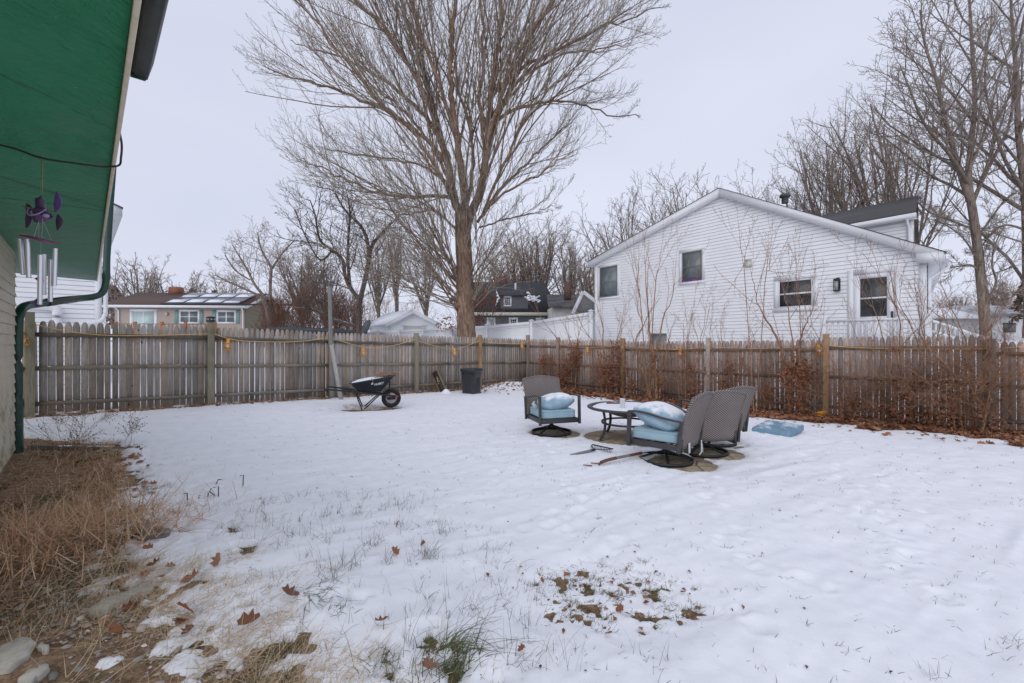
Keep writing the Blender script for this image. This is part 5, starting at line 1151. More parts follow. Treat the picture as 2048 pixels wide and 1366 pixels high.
# ---- gabled cottage right of the grey house
D = 36.; K_ = Pl(np.array(hz(1108, 640, D))[:2], (1, .05), (0, -1)); zk = lambda py: CAMZ - (py - CY) / F * D
root = thing('cottage', 'small pale house with dark roof, brick chimney and shingled gable beside the white house', 'house', tuple(K_.p(2, 1.5)))
e1, _ = K_.hit(1215, 640); m = M(); K_.slab(m, 0, e1, .9, zk(612), -6, 0); part('wall', m, simple('pale_stucco', (.58, .58, .57), (.48, .48, .47), 3, .8, .2), root)
m = M(); m.prism([K_.p(-.5, zk(616), .4), K_.p(-.2, zk(583), -3), K_.p(-.2, zk(581), -3), K_.p(-.5, zk(613), .4)], K_.U * (e1 + 1)); rk = part('roof', m, simple('mottled_roof', (.05, .05, .05), (.16, .155, .15), 1.5, .9, .3), root)
m = M(); a, _ = K_.hit(1150, 600); b, _ = K_.hit(1178, 600); c_, _ = K_.hit(1206, 600); m.prism([K_.p(a, zk(622), .6), K_.p(c_, zk(622), .6), K_.p(b - .6, zk(586), .6)], -K_.N * 4); part('gable', m, simple('cedar_grey', (.22, .22, .22), (.15, .15, .15), 8, .8, .3), root)
m = M(); m.bar(K_.p(a - .3, zk(628), .62), K_.p(b - .6, zk(585), .62), .05, .28, up=(0, 0, 1)); m.bar(K_.p(b - .6, zk(585), .62), K_.p(c_, zk(618), .62), .05, .28); part('rake_board', m, TRM, root)
m = M(); p = hz(1135, 580, 37.5); m.box((p[0], p[1], p[2] - .1), (.55, .5, 1.5)); part('chimney', m, simple('old_brick', (.17, .10, .08), (.11, .065, .05), 14), rk)
Kg = Pl(K_.p(0, 0, .62)[:2], (1, .05), (0, -1)); window(root, Kg, 1165, 630, 1176, 662, .10, GLB.m, TRM, .5)
# ---- low snowy roofs at far right
for i, (x0, x1, y0, y1, D, lab, cc) in enumerate(((1862, 1955, 628, 668, 30., 'low grey shed with snow covered roof seen behind the thick trunk at right', (.38, .38, .38)), (1985, 2110, 622, 680, 33., 'pale low house with snowy dark roof at the right edge', (.62, .62, .64)))):
    a = hz(x0, y1, D); b = hz(x1, y0, D); root = thing('distant_shed' if i == 0 else 'distant_house', lab, 'shed' if i == 0 else 'house', ((a[0] + b[0]) / 2, D, .9)); w_ = b[0] - a[0]; zt = b[2] - .3
    m = M(); m.box(((a[0] + b[0]) / 2, D + 2.5, (zt + .6) / 2), (w_, 5, zt - .6)); part('wall', m, simple('wall_%d' % i if False else 'plain_wall', cc, tuple(v * .85 for v in cc), 4), root)
    m = M(); m.prism([(a[0] - .4, D - .4, zt), (a[0] - .4, D + 2.5, zt + .9), (a[0] - .4, D + 5.4, zt)], (w_ + .8, 0, 0)); part('roof', m, ROOFS if i == 0 else simple('half_snowed_roof', (.14, .14, .15), (.62, .64, .68), .8, .9, .1), root)
    if i:
        for xo in (1.2, 3.2): m = M(); m.box((a[0] + xo, D - .02, zt - .9), (.9, .06, .7)); part('window', m, GLD.m, root)
# low snowy shed roof between ranch and garage
a = hz(530, 662, 24.); b = hz(690, 672, 24.); root = thing('low_outbuilding', 'long low outbuilding with dark roof edge just above the left fence pickets', 'shed', ((a[0] + b[0]) / 2, 24, 1))
m = M(); m.box(((a[0] + b[0]) / 2, 25.5, 1.2), (b[0] - a[0], 3, 1.3)); part('wall', m, TRM, root); m = M(); m.prism([(a[0] - .2, 23.7, a[2]), (b[0] + .2, 23.7, b[2]), (b[0] + .2, 23.7, b[2] + .10), (a[0] - .2, 23.7, a[2] + .10)], (0, 3.4, .25)); part('roof', m, ROOFD, root)
# black tilted dish
p = np.array(hz(733, 655, 18)); m = M(); nq = np.array([-.75, -.55, .3]); nq /= np.linalg.norm(nq); u1 = np.cross(nq, [0, 0, 1]); u1 /= np.linalg.norm(u1); u2 = np.cross(nq, u1)
m.prism([p + u1 * a * .36 + u2 * b * .30 for a, b in ((-1, -.6), (-.5, -1), (.6, -.95), (1, -.5), (.95, .6), (.4, 1), (-.6, .9), (-1, .4))], nq * .05)
root = thing('satellite_dish', 'dark tilted dish sticking up behind the pickets left of the garage', 'dish', (p[0], p[1], 1)); part('dish', m, simple('dish_grey', (.035, .045, .045), (.06, .07, .07), 9, .5), root); m = M(); m.tube([p + nq * -.02, p - (0, 0, .3), p - (0, 0, 1.6)], .03, 6); part('mast', m, BLK, root)
# utility pole far left
m = M(); p = hz(306, 640, 70.); m.tube([(p[0], 70, .5), (p[0], 70, CAMZ + (683 - 575) / F * 70)], .16, 8); m.bar((p[0] - 1.6, 70, CAMZ + 7.4), (p[0] + 1.6, 70, CAMZ + 6.9), .1, .12); solo('utility_pole', m, MAT['driftwood'], 'far wooden utility pole with crossarm above the tan house roof', 'pole', (p[0], 70, 1))
# ------------------------------------------------------------ trees
def bark(name, a, b, snow=None, sc=(9, 9, 1.3)):
    k = N(name); P = k.pos(); f = k.noise(2.2, 6, .75, sc, src=P, dist=.3); g = k.noise(1.2, 3, .6, src=P)
    c = k.ramp(f, [(.34, tuple(x * .35 for x in b)), (.5, b), (.68, a)]); c = k.mix(k.math('MULTIPLY', k.thr(g, .5, .7), .35), c, tuple(x * 1.3 for x in a))
    if snow: 
        u = k.math('ADD', k.up(), k.math('MULTIPLY', k.math('SUBTRACT', k.noise(4, 3, src=P), .5), 1.6)); c = k.mix(k.thr(u, snow, snow + .1), c, (.84, .86, .9))
    k.col(c); k.bump(f, .9, .03); return k.set(.9, spec=.15)
BK1 = bark('maple_bark', (.40, .29, .215), (.21, .14, .10)); BK1b = bark('maple_limb_bark', (.47, .415, .345), (.32, .275, .225), snow=None, sc=(5, 5, 2))
BK2 = bark('grey_brown_bark', (.34, .285, .24), (.20, .16, .13)); BK3 = bark('far_twig_bark', (.46, .39, .34), (.32, .265, .225)); BK4 = bark('reddish_bark', (.30, .185, .145), (.20, .115, .085)); BK5 = bark('shrub_bark', (.52, .33, .215), (.34, .19, .12), sc=(14, 14, 4)); BKS = bark('snow_lined_bark', (.20, .165, .14), (.11, .085, .07), snow=.92)
class Tree:
    def __init__(s, seed): s.R = np.random.default_rng(seed); s.pl = {}; s.tw = 0
    def emit(s, pts, rad):
        n = 9 if rad[0] > .08 else 6 if rad[0] > .03 else 4 if rad[0] > .014 else 3
        key = (len(pts), n, rad[0] > .028); s.pl.setdefault(key, []).append((pts, rad))
    def build(s, mt, ml):
        trunk, tw = M(), M()
        for (k, n, big), L in s.pl.items():
            P = np.array([a for a, _ in L]); r = np.array([b for _, b in L]); tubes(trunk if big else tw, P, r, n, s.R.random(len(L)))
        return trunk, tw
    def path(s, p, d, L, r0, r1, k, wander, trop, curve=None):
        pts = [p]; st = L / (k - 1); dd = d.copy()
        for i in range(k - 1):
            dd = dd + s.R.normal(0, wander, 3) + np.array([0, 0, trop]); 
            if curve is not None: dd = dd + curve
            dd /= np.linalg.norm(dd); pts.append(pts[-1] + dd * st)
        return np.array(pts), np.linspace(r0, r1, k), dd
    def grow(s, p, d, L, r, lv, q):
        k = q['k'][lv]; last = lv == q['lv']
        r1 = max(q['rmin'], r * (.30 if not last else .5)); pts, rad, _ = s.path(p, d, L, r, r1, k, q['w'][lv], q['t'][lv]); s.emit(pts, rad)
        if last: return
        s.kids(pts, rad, L, lv, q)
    def kids(s, pts, rad, L, lv, q, t0=None):
        n = int(round(q['n'][lv] * s.R.uniform(.8, 1.2))); k = len(pts); side = s.R.integers(2)
        a0 = s.R.uniform(0, 2 * PI)
        for i in range(n):
            t = (t0 if t0 is not None else q['t0'][lv]) + (1 - (t0 if t0 is not None else q['t0'][lv])) * (i + s.R.uniform(.1, .9)) / n; x = t * (k - 1); j = min(int(x), k - 2); f = x - j
            p = pts[j] * (1 - f) + pts[j + 1] * f; dd = pts[j + 1] - pts[j]; dd /= np.linalg.norm(dd); rr = rad[j] * (1 - f) + rad[j + 1] * f
            a0 += 2.4 + s.R.normal(0, .4); ax = np.cross(dd, [.3, .2, 1.]); ax /= np.linalg.norm(ax) + 1e-9; bx = np.cross(dd, ax)
            an = math.radians(s.R.normal(q['a'][lv], q['as'])); nd = dd * math.cos(an) + (ax * math.cos(a0) + bx * math.sin(a0)) * math.sin(an)
            if 'flat' in q: nd[1] *= q['flat']; nd /= np.linalg.norm(nd)
            Lc = L * q['l'][lv] * (1 - q['tl'] * t) * s.R.uniform(.7, 1.25)
            if 'env' in q:
                if 'up' in q: nd = nd + np.array([0, 0, q['up'] * s.R.uniform(.2, 1)]); nd /= np.linalg.norm(nd)
                for _ in range(4):
                    if q['env'](p + nd * Lc): break
                    Lc *= .62
                else: 
                    if Lc < .25: continue
            s.grow(p, nd, max(Lc, .12), max(q['rmin'], min(rr * .72, r_from(Lc, q))), lv + 1, q)
def r_from(L, q): return q.get('rk', .0085) * L ** 1.15 + q['rmin']
def finish(T, name, label, cat, base, mt, ml, group=None, crown='crown'):
    root = thing(name, label, cat, base, group=group); tk, tw = T.build(mt, ml)
    if tk.n: part('trunk', tk, mt, root, True)
    if tw.n: part(crown, tw, ml, root)
    return root
# ---- the big maple
DT = 20.0; T = Tree(11)
def tp(px, py, dy=0.): Y = DT + dy; return np.array([(px - CX) / F * DT + (px - 930) * 0, Y, CAMZ - (py - CY) / F * DT])
def limb(pts, w, q, lv=0, n=None, t0=.12):
    P = smooth([tp(*a) for a in pts], 5); r = np.interp(np.arange(len(P)), np.arange(len(w)) * 5, [a / 2 / F * DT for a in w]); 
    r = np.maximum(r * .70, .008); P[1:-1] += T.R.normal(0, .022, P[1:-1].shape) * np.linspace(1, 2.6, len(P) - 2)[:, None]
    # split long limbs so thin ends get few sides
    h = len(P) // 2; T.emit(P[:h + 1], r[:h + 1]); T.emit(P[h:], r[h:]); L = np.linalg.norm(np.diff(P, axis=0), axis=1).sum()
    q2 = dict(q); q2['n'] = list(q['n']); 
    if n: q2['n'][lv] = n
    T.kids(P, r, L, lv, q2, t0); return P
qb = dict(lv=3, k=[9, 9, 7, 5], w=[.035, .05, .085, .12], t=[.02, .03, .03, .015], n=[14, 7.5, 4.6, 0], t0=[.08, .10, .18, 0], a=[20, 28, 38, 0], as_=6, l=[.62, .46, .42], tl=.45, rmin=.0052, rk=.0042)
qb['as'] = 7
def env(c):
    zz_ = c[2]; xo = c[0] - (930 - CX) / F * DT; lim = np.interp(zz_, [2.5, 4, 6, 7.5, 8.5, 10, 13, 17, 22], [1.5, 3.4, 5.2, 6.8, 8.1, 8.8, 9.2, 9.2, 8.5] if xo < 0 else [1, 2.2, 3.4, 4.3, 5.0, 6.2, 8.6, 8.7, 8]) 
    return math.hypot(xo, (c[1] - DT) * 1.15) < lim + .3 * math.sin(zz_ * 5 + xo * 3)
qb.update(env=env, up=.34)
P = smooth([tp(934, 706), tp(933, 670), tp(931, 630), tp(930, 600), tp(929, 560), tp(928, 520), tp(926, 480), tp(925, 440), tp(924, 425)], 4)
rr_ = np.interp(np.arange(len(P)), np.arange(9) * 4, [.48, .42, .385, .41, .38, .365, .36, .36, .34]); P[2:-2] += T.R.normal(0, .012, P[2:-2].shape); T.emit(P, rr_)
L_ = [
 ([(925, 440), (908, 395, .1), (893, 320, .3), (876, 262, .3), (862, 205, .5), (845, 140, .6), (822, 70, .8), (800, 0, 1.), (770, -110, 1.2)], [26, 24, 21, 19, 16, 14, 12, 10, 5], 20),
 ([(927, 430), (930, 380, -.2), (920, 320, -.3), (911, 250, -.5), (905, 170, -.6), (908, 90, -.8), (918, 0, -.9), (920, -120, -1.)], [24, 22, 19, 17, 14, 12, 10, 4], 17),
 ([(933, 445), (948, 410), (964, 375, -.2), (972, 320, -.4), (977, 260, -.5), (985, 190, -.8), (998, 110, -1.), (1010, 0, -1.2), (1020, -120, -1.3)], [28, 25, 22, 19, 17, 14, 12, 9, 4], 19),
 ([(962, 385), (966, 330, .4), (975, 250, .7), (955, 180, .9), (962, 90, 1.1), (960, 0, 1.3), (950, -110, 1.4)], [17, 15, 13, 11, 9, 8, 4], 14),
 ([(975, 300, -.3), (1000, 235, -.4), (1030, 170, -.5), (1060, 100, -.6), (1100, 20, -.7), (1130, -80, -.8)], [15, 13, 12, 10, 8, 4], 16),
 ([(968, 350, -.2), (985, 270, -.8), (1015, 200, -1.6), (1060, 130, -2.2), (1130, 60, -2.6), (1200, 0, -3.)], [13, 12, 11, 9, 7, 3], 15),
 ([(966, 430, 0), (995, 380, .3), (1040, 330, .5), (1080, 290, .7), (1115, 255, .8), (1150, 225, .9)], [12, 9, 7, 5, 4, 2], 14),
 ([(955, 445), (1000, 400, -.5), (1050, 375, -.8), (1100, 350, -1.0), (1140, 325, -1.2)], [9, 7, 5, 4, 2], 13),
 ([(980, 260, -.4), (1030, 215, .2), (1090, 195, .4), (1150, 190, .6), (1220, 210, .8), (1290, 212, .9)], [11, 9, 7, 5, 4, 2], 16),
 ([(990, 200, -.6), (1060, 150, -.9), (1140, 120, -1.2), (1220, 90, -1.4), (1300, 65, -1.5)], [10, 8, 6, 4, 2], 16),
 ([(905, 395, .1), (880, 388, .3), (820, 385, .6), (750, 375, .9), (680, 345, 1.1), (610, 310, 1.3), (570, 290, 1.3)], [13, 11, 9, 8, 6, 4, 2], 19),
 ([(893, 320, .3), (850, 280, -.2), (790, 240, -.6), (720, 215, -.9), (640, 190, -1.), (560, 165, -1.)], [13, 11, 9, 7, 5, 2], 19),
 ([(880, 275, .3), (830, 200, .8), (770, 140, 1.3), (700, 90, 1.6), (620, 50, 1.9), (540, 20, 2.)], [13, 11, 9, 7, 5, 2], 19),
 ([(866, 220, .4), (830, 150, 0), (780, 80, -.4), (720, 20, -.7), (650, -50, -1)], [12, 10, 8, 7, 3], 15),
 ([(905, 370, .2), (870, 330, 1.5), (820, 290, 2.2), (750, 270, 2.6), (670, 255, 2.9), (600, 240, 3.)], [11, 9, 7, 6, 4, 2], 16),
 ([(912, 410, 0), (880, 350, -1.), (840, 300, -1.8), (780, 250, -2.4), (700, 150, -3.), (640, 80, -3.2)], [12, 10, 9, 7, 5, 2], 17),
 ([(915, 280, -.4), (880, 180, -1.5), (850, 100, -2.2), (820, 0, -2.8), (800, -90, -3)], [12, 10, 8, 7, 3], 15),
 ([(935, 400, .1), (940, 300, 1.6), (930, 200, 2.4), (900, 100, 3), (890, 0, 3.2), (880, -90, 3.2)], [13, 11, 9, 8, 6, 3], 15),
 ([(978, 250, -.5), (1030, 160, .9), (1080, 80, 1.6), (1150, 10, 2.2), (1200, -60, 2.4)], [11, 9, 8, 6, 3], 14),
 ([(905, 380, 0), (870, 300, .6), (820, 220, 1.2), (750, 150, 1.7), (660, 80, 2.), (600, 30, 2.1)], [10, 9, 8, 6, 4, 2], 17),
 ([(965, 430, 0), (1000, 360, -.8), (1040, 290, -1.4), (1090, 230, -1.9), (1150, 180, -2.2), (1220, 150, -2.3)], [9, 8, 6, 5, 3, 2], 16),
 ([(985, 230, 0), (1050, 120, 1.2), (1130, 60, 1.8), (1220, 30, 2.2), (1290, 20, 2.3)], [9, 8, 6, 4, 2], 15),
 ([(895, 330, .3), (850, 200, -.8), (790, 100, -1.5), (740, 0, -2.), (700, -70, -2.2)], [10, 9, 7, 5, 3], 15),
 ([(960, 455), (990, 440, .4), (1030, 425, .7), (1080, 410, .9), (1110, 400, .9)], [6, 5, 4, 3, 2], 10),
 ([(920, 470, 0), (895, 440, .3), (860, 415, .5), (800, 420, .8), (730, 400, 1.0), (660, 370, 1.2), (600, 350, 1.2)], [8, 7, 6, 5, 4, 3, 2], 14),
]
for pts, w, n in L_: limb(pts, w, qb, 0, n)
# sprouts round the lower trunk: fan out mostly to the left and up
qs = dict(lv=3, k=[9, 8, 6, 5], w=[.05, .05, .07, .1], t=[.03, .05, .04, .02], n=[8, 8, 4, 0], t0=[.1, .18, .25, 0], a=[30, 32, 35, 0], l=[.5, .52, .42], tl=.4, rmin=.0052, rk=.0045); qs['as'] = 9
for i in range(58):
    py = T.R.uniform(540, 625); left = i % 58 < 42; d = np.array([-T.R.uniform(.2, 1.2) if left else T.R.uniform(.2, .9), T.R.uniform(-.8, .5), T.R.uniform(.5, 1.3)]); d /= np.linalg.norm(d)
    if i < 8: py = T.R.uniform(595, 620); d = np.array([-1., T.R.uniform(-.5, .3), T.R.uniform(.15, .55)]); d /= np.linalg.norm(d)
    T.grow(tp(930 + (-14 if left else 12), py, -.2), d, T.R.uniform(3.6, 7.2) * (.95 if left else .6), T.R.uniform(.018, .036), 1, qs)
for i in range(22): T.grow(tp(T.R.uniform(905, 960), T.R.uniform(420, 540), -.25), np.array([T.R.uniform(-.5, .5), -.2, 1.]) / 1.1, T.R.uniform(2, 4), .02, 1, qs)
root = finish(T, 'maple_tree', 'huge bare maple with forked trunk and fanning branches behind the left fence', 'tree', (tp(932, 700)[0], DT, .8), BK1, BK1b)
for (px, py, r) in ((915, 612, .16), (950, 600, .10), (925, 585, .09), (905, 600, .12)): c = tp(px, py, -.3); m = M(); m.lathe([(0, -r), (r * .8, -r * .6), (r, 0), (r * .7, r * .6), (0, r * .8)], 10, c); part('burl', m, BK1, root, True)
# ---- generic trees
def tree(seed, px, py0, top, D, w0, spread, lean, label, mt=BK2, q=None, name='bare_tree', fork=.35, nl=7, lv=3, dens=1.0, group='bare trees beyond the fences', base=None, limbs=None, up=.9, twig=1.0, cat='tree'):
    T = Tree(seed); s = D / F; X0 = (px - CX) * s; z0 = g1(X0, D) if base is None else base; zt = CAMZ + (CY - top) * s; Hh = zt - z0; r0 = w0 * s / 2
    q = q or dict(lv=lv, k=[10, 8, 6, 5], w=[.05, .07, .10, .12], t=[.05, .05, .04, .02], n=[7 * dens, 5.5 * dens, 3.6 * dens, 0], t0=[.15, .15, .2, 0], a=[32, 38, 42, 0], l=[.5, .45, .42], tl=.4, rmin=.006 * D / 22 * twig, rk=.0085); q['as'] = 9
    hf = Hh * fork; P, r, d = T.path(np.array([X0, D, z0 - .3]), np.array([lean * .3, 0, 1.]) / math.hypot(lean * .3, 1), hf + .3, r0, r0 * .78, 8, .02, .0); T.emit(P, r)
    if limbs: 
        for pts, w, n in limbs:
            PP = smooth([hz(a[0], a[1], D + (a[2] if len(a) > 2 else 0)) for a in pts], 4); rr = np.interp(np.arange(len(PP)), np.arange(len(w)) * 4, [x * s / 2 * (.80 if seed < 30 else 1) for x in w]); rr = np.maximum(rr, .008); T.emit(PP, rr); T.kids(PP, rr, np.linalg.norm(np.diff(PP, axis=0), axis=1).sum(), 0, dict(q, n=[n] + q['n'][1:]), .1)
    else:
        for i in range(nl):
            a = 2 * PI * (i + T.R.uniform(-.3, .3)) / nl; sp = spread * (T.R.uniform(.3, 1.) if i else .05); d2 = np.array([math.cos(a) * sp + lean, math.sin(a) * sp, up]); d2 /= np.linalg.norm(d2)
            st_ = P[-1] if i < nl * .6 else P[-2 - int(T.R.integers(3))]; T.grow(st_, d2, Hh * (1 - fork) * T.R.uniform(.68, .95) / max(.75, d2[2]), r0 * T.R.uniform(.40, .62), 0, q)
    return finish(T, name, label, cat, (X0, D, z0), mt, mt if mt is not BK2 else BK3, group)
# right hand big tree
qR = dict(lv=3, k=[10, 8, 6, 5], w=[.04, .07, .10, .12], t=[.03, .04, .03, .01], n=[17, 9, 7, 0], t0=[.1, .12, .2, 0], a=[34, 38, 42, 0], l=[.46, .45, .42], tl=.45, rmin=.006, rk=.0075)
tree(21, 1972, 690, 10, 17., 24, .5, -.0, 'tall thick trunked bare tree at right just past the white house corner', q=qR, fork=.02, limbs=[
 ([(1972, 680), (1968, 620), (1962, 555), (1956, 500), (1948, 440), (1942, 402)], [23, 21, 20, 19, 18, 17], 1), ([(1943, 410), (1937, 350), (1942, 290, .3), (1950, 200, .5), (1945, 110, .7), (1940, 20, .8), (1935, -60, .8)], [16, 14, 12, 10, 8, 6, 3], 17),
 ([(1940, 402), (1922, 350), (1905, 291), (1888, 230, -.4), (1873, 160, -.6), (1850, 90, -.8), (1840, 20, -1.)], [15, 13, 11, 9, 7, 5, 3], 18), ([(1945, 405), (1965, 360, .5), (1990, 310, .8), (2015, 260, 1.1), (2030, 180, 1.3), (2045, 90, 1.4)], [10, 8, 7, 6, 4, 2], 14),
 ([(1940, 395), (1900, 370, .5), (1860, 350, .8), (1800, 300, 1.2), (1760, 270, 1.4)], [9, 7, 5, 4, 2], 13), ([(1938, 370), (1900, 310, -1.), (1850, 250, -1.6), (1820, 180, -2.), (1800, 130, -2.)], [9, 8, 6, 4, 2], 13),
 ([(1950, 460), (1900, 440, .4), (1860, 425, .5), (1830, 400, .6)], [6, 5, 4, 2], 9), ([(1966, 600), (1985, 585, -.2), (1992, 560, -.2), (1984, 530, -.2), (1990, 490, -.2), (2010, 450, -.2)], [6, 6, 5, 4, 3, 2], 9),
 ([(1960, 540), (1940, 530), (1920, 532), (1895, 534), (1870, 520)], [6, 5, 4, 3, 2], 9), ([(1955, 520), (1930, 480), (1900, 455), (1870, 440)], [5, 4, 3, 2], 8), ([(1952, 480), (1980, 440, .2), (2010, 400, .3), (2040, 380, .3)], [6, 5, 4, 2], 8)])
tree(22, 2058, 690, 0, 17., 22, .5, 0, 'bare tree at the extreme right edge with its trunk almost out of view', q=qR, fork=.02, limbs=[
 ([(2062, 690), (2055, 560), (2052, 420), (2044, 330), (2036, 250), (2034, 160), (2025, 60), (2020, -40)], [20, 18, 17, 15, 12, 10, 7, 4], 22), ([(2048, 380), (2010, 320, -.4), (1985, 240, -.6), (1970, 170, -.7), (1975, 90, -.8)], [9, 7, 5, 4, 2], 14), ([(2052, 460), (2010, 450, .3), (1980, 470, .4), (1960, 500, .4)], [6, 5, 4, 2], 8), ([(2055, 560), (2030, 590), (2000, 600), (1985, 590)], [5, 4, 3, 2], 8)])
tree(23, 1775, 690, 205, 27, 13, .42, -.05, 'bare tree rising behind the shingled upper roof of the white house', fork=.42, nl=8, dens=1.1)
tree(24, 1720, 690, 262, 28, 11, .5, -.25, 'bare tree leaning left behind the right slope of the white roof', fork=.42, nl=7, dens=1.1)
tree(25, 1660, 690, 248, 31, 10, .42, .0, 'bare multi limbed tree behind the roof vent of the white house', fork=.38, nl=8, dens=1.1)
tree(26, 1600, 690, 345, 33, 9, .55, .0, 'shorter bare tree directly right of the roof vent', fork=.4, nl=8, dens=1.15)
tree(27, 1835, 690, 190, 24, 13, .4, -.1, 'bare tree between the shingled roof end and the thick trunk', fork=.35, nl=7)
tree(28, 1550, 690, 385, 36, 8, .5, 0, 'low bare tree just left of the roof vent', fork=.45, nl=6)
tree(31, 1400, 690, 352, 33, 10, .5, .1, 'bare tree behind the left roof slope nearest the ridge', fork=.3, nl=8, dens=1.1)
tree(32, 1345, 690, 372, 34, 9, .5, -.05, 'bare tree in the middle behind the left roof slope', fork=.3, nl=8, dens=1.1)
tree(33, 1262, 690, 392, 30, 9, .62, -.15, 'bare tree with antler like limbs at the left eave of the white house', fork=.3, nl=8, dens=1.0)
tree(34, 1075, 690, 440, 50, 11, .45, 0, 'round crowned bare tree above the dark roof of the grey house', fork=.22, nl=10, dens=1.15)
tree(35, 1140, 690, 480, 48, 10, .6, .05, 'wide bare tree between the grey house and the white gable', fork=.2, nl=10, dens=1.1)
tree(36, 1010, 690, 520, 55, 9, .5, 0, 'small bare tree peeking between the maple trunk and the dark roof', fork=.2, nl=8)
tree(37, 1195, 690, 510, 44, 9, .6, -.2, 'bare tree hard against the left edge of the white house', fork=.2, nl=9, dens=1.1)
# left cluster
q4 = dict(lv=3, k=[10, 8, 6, 5], w=[.09, .12, .12, .12], t=[.04, .05, .04, .02], n=[12, 8, 5, 0], t0=[.2, .15, .2, 0], a=[40, 42, 42, 0], l=[.5, .45, .42], tl=.4, rmin=.0062, rk=.008)
tree(41, 720, 690, 400, 23, 12, .6, 0, 'crooked multi stemmed bare tree beyond the tall bleached pole', q=q4, fork=.02, mt=BKS, limbs=[
 ([(719, 690), (718, 650), (718, 610), (722, 590)], [13, 12, 11, 11], 1), ([(720, 600), (730, 560), (738, 520), (745, 490, .2), (770, 460, .3), (800, 430, .3)], [10, 9, 8, 7, 5, 2], 14), ([(738, 520), (734, 480, -.2), (720, 450, -.3), (690, 420, -.4), (670, 385, -.4)], [8, 7, 6, 4, 2], 14),
 ([(719, 600), (700, 575), (690, 550), (685, 520), (665, 500, .2), (640, 480, .3), (630, 430, .3), (620, 400, .3)], [9, 8, 7, 7, 6, 5, 3, 2], 18), ([(700, 575), (696, 520, .3), (697, 470, .4), (700, 430, .4), (695, 390, .4)], [7, 6, 5, 4, 2], 14), ([(665, 500), (640, 520, -.2), (610, 470, -.4), (590, 420, -.4)], [5, 4, 3, 2], 10),
 ([(714, 652), (690, 646), (668, 640), (648, 628), (620, 618), (590, 615)], [7, 6, 6, 5, 4, 2], 8), ([(690, 600), (665, 604), (640, 602), (615, 608)], [4, 4, 3, 2], 6)])
tree(42, 538, 690, 480, 30, 9, .6, 0, 'spreading bare tree right behind the end of the solar panels', q=q4, fork=.02, limbs=[
 ([(545, 690), (535, 620), (522, 592)], [10, 9, 8], 1), ([(535, 600), (510, 570), (495, 540), (480, 515), (465, 490)], [6, 5, 4, 3, 2], 12), ([(540, 600), (541, 560), (542, 535), (528, 510), (520, 490), (515, 465)], [6, 6, 5, 4, 3, 2], 12), ([(542, 540), (555, 520), (570, 500), (590, 480)], [4, 3, 3, 2], 8), ([(520, 592), (490, 578), (460, 565), (430, 550)], [5, 4, 3, 2], 12), ([(500, 560), (470, 540), (450, 510)], [3, 3, 2], 8)])
tree(43, 605, 690, 500, 38, 9, .6, 0, 'dense round bare tree behind the reddish thicket', fork=.25, nl=11, dens=1.2)
tree(44, 650, 690, 510, 40, 8, .6, 0, 'second round bare tree behind the reddish thicket, nearer the bleached pole', fork=.25, nl=10, dens=1.1)
tree(45, 793, 690, 440, 42, 9, .5, 0, 'straight bare tree standing above the garage roof', fork=.4, nl=8, dens=1.0)
tree(46, 757, 690, 480, 44, 8, .5, 0, 'slim bare tree just left of the garage peak', fork=.3, nl=8)
tree(47, 856, 690, 480, 44, 8, .5, 0, 'slim bare tree between garage and maple trunk', fork=.3, nl=8)
tree(48, 283, 690, 528, 62, 9, .7, 0, 'far bare tree above the brown roof of the tan house', fork=.3, nl=9)
tree(49, 240, 690, 545, 60, 7, .8, -.1, 'far bare tree above the left end of the tan house', fork=.3, nl=8)
tree(50, 350, 690, 560, 66, 6, .6, 0, 'small far bare tree behind the left end of the solar panels', fork=.3, nl=7)
tree(51, 395, 690, 555, 66, 6, .6, 0, 'small far bare tree behind the middle of the solar panels', fork=.3, nl=7)
tree(52, 455, 690, 560, 64, 6, .6, 0, 'small far bare tree behind the right part of the solar panels', fork=.3, nl=7)
tree(53, 1930, 690, 590, 40, 7, .8, 0, 'low bare tree over the snowy shed roof at right', fork=.2, nl=8, dens=1.1)
tree(54, 2010, 690, 560, 36, 7, .8, 0, 'low bare tree over the pale house at the right edge', fork=.2, nl=8, dens=1.1)
# brown leafed oak scrub beside the maple trunk and evergreens
LEAFT = np.array([(0, -.5, 0), (.16, -.38, .02), (.42, -.30, .05), (.28, -.08, .03), (.5, .10, .07), (.24, .20, .03), (.22, .42, .04), (0, .55, .0), (-.22, .42, .04), (-.24, .20, .03), (-.5, .10, .07), (-.28, -.08, .03), (-.42, -.30, .05), (-.16, -.38, .02)])
def leaves(m, P, size, flat=.5, simple_=False, R=rng):
    P = np.atleast_2d(P); n = len(P); A = R.normal(0, 1, (n, 3)); A[:, 2] = np.abs(A[:, 2]) + flat * 4; A /= np.linalg.norm(A, axis=1, keepdims=True)
    B = np.cross(A, R.normal(0, 1, (n, 3))); B /= np.linalg.norm(B, axis=1, keepdims=True); C = np.cross(A, B); sz = size * R.uniform(.6, 1.3, n)
    t = LEAFT if not simple_ else np.array([(0, -.5, 0), (.3, 0, .12), (0, .5, 0), (-.3, 0, .12)])
    curl = R.uniform(-.3, 1.0, n)
    zz_ = (t[:, 2][None] * 2 + (t[:, 0] ** 2 + t[:, 1] ** 2)[None] * curl[:, None]) 
    V = P[:, None] + sz[:, None, None] * (t[None, :, 0, None] * B[:, None] + t[None, :, 1, None] * C[:, None] + zz_[..., None] * A[:, None])
    k = len(t); m.add(V.reshape(-1, 3), np.arange(n * k).reshape(n, k), np.repeat(R.random(n), k))
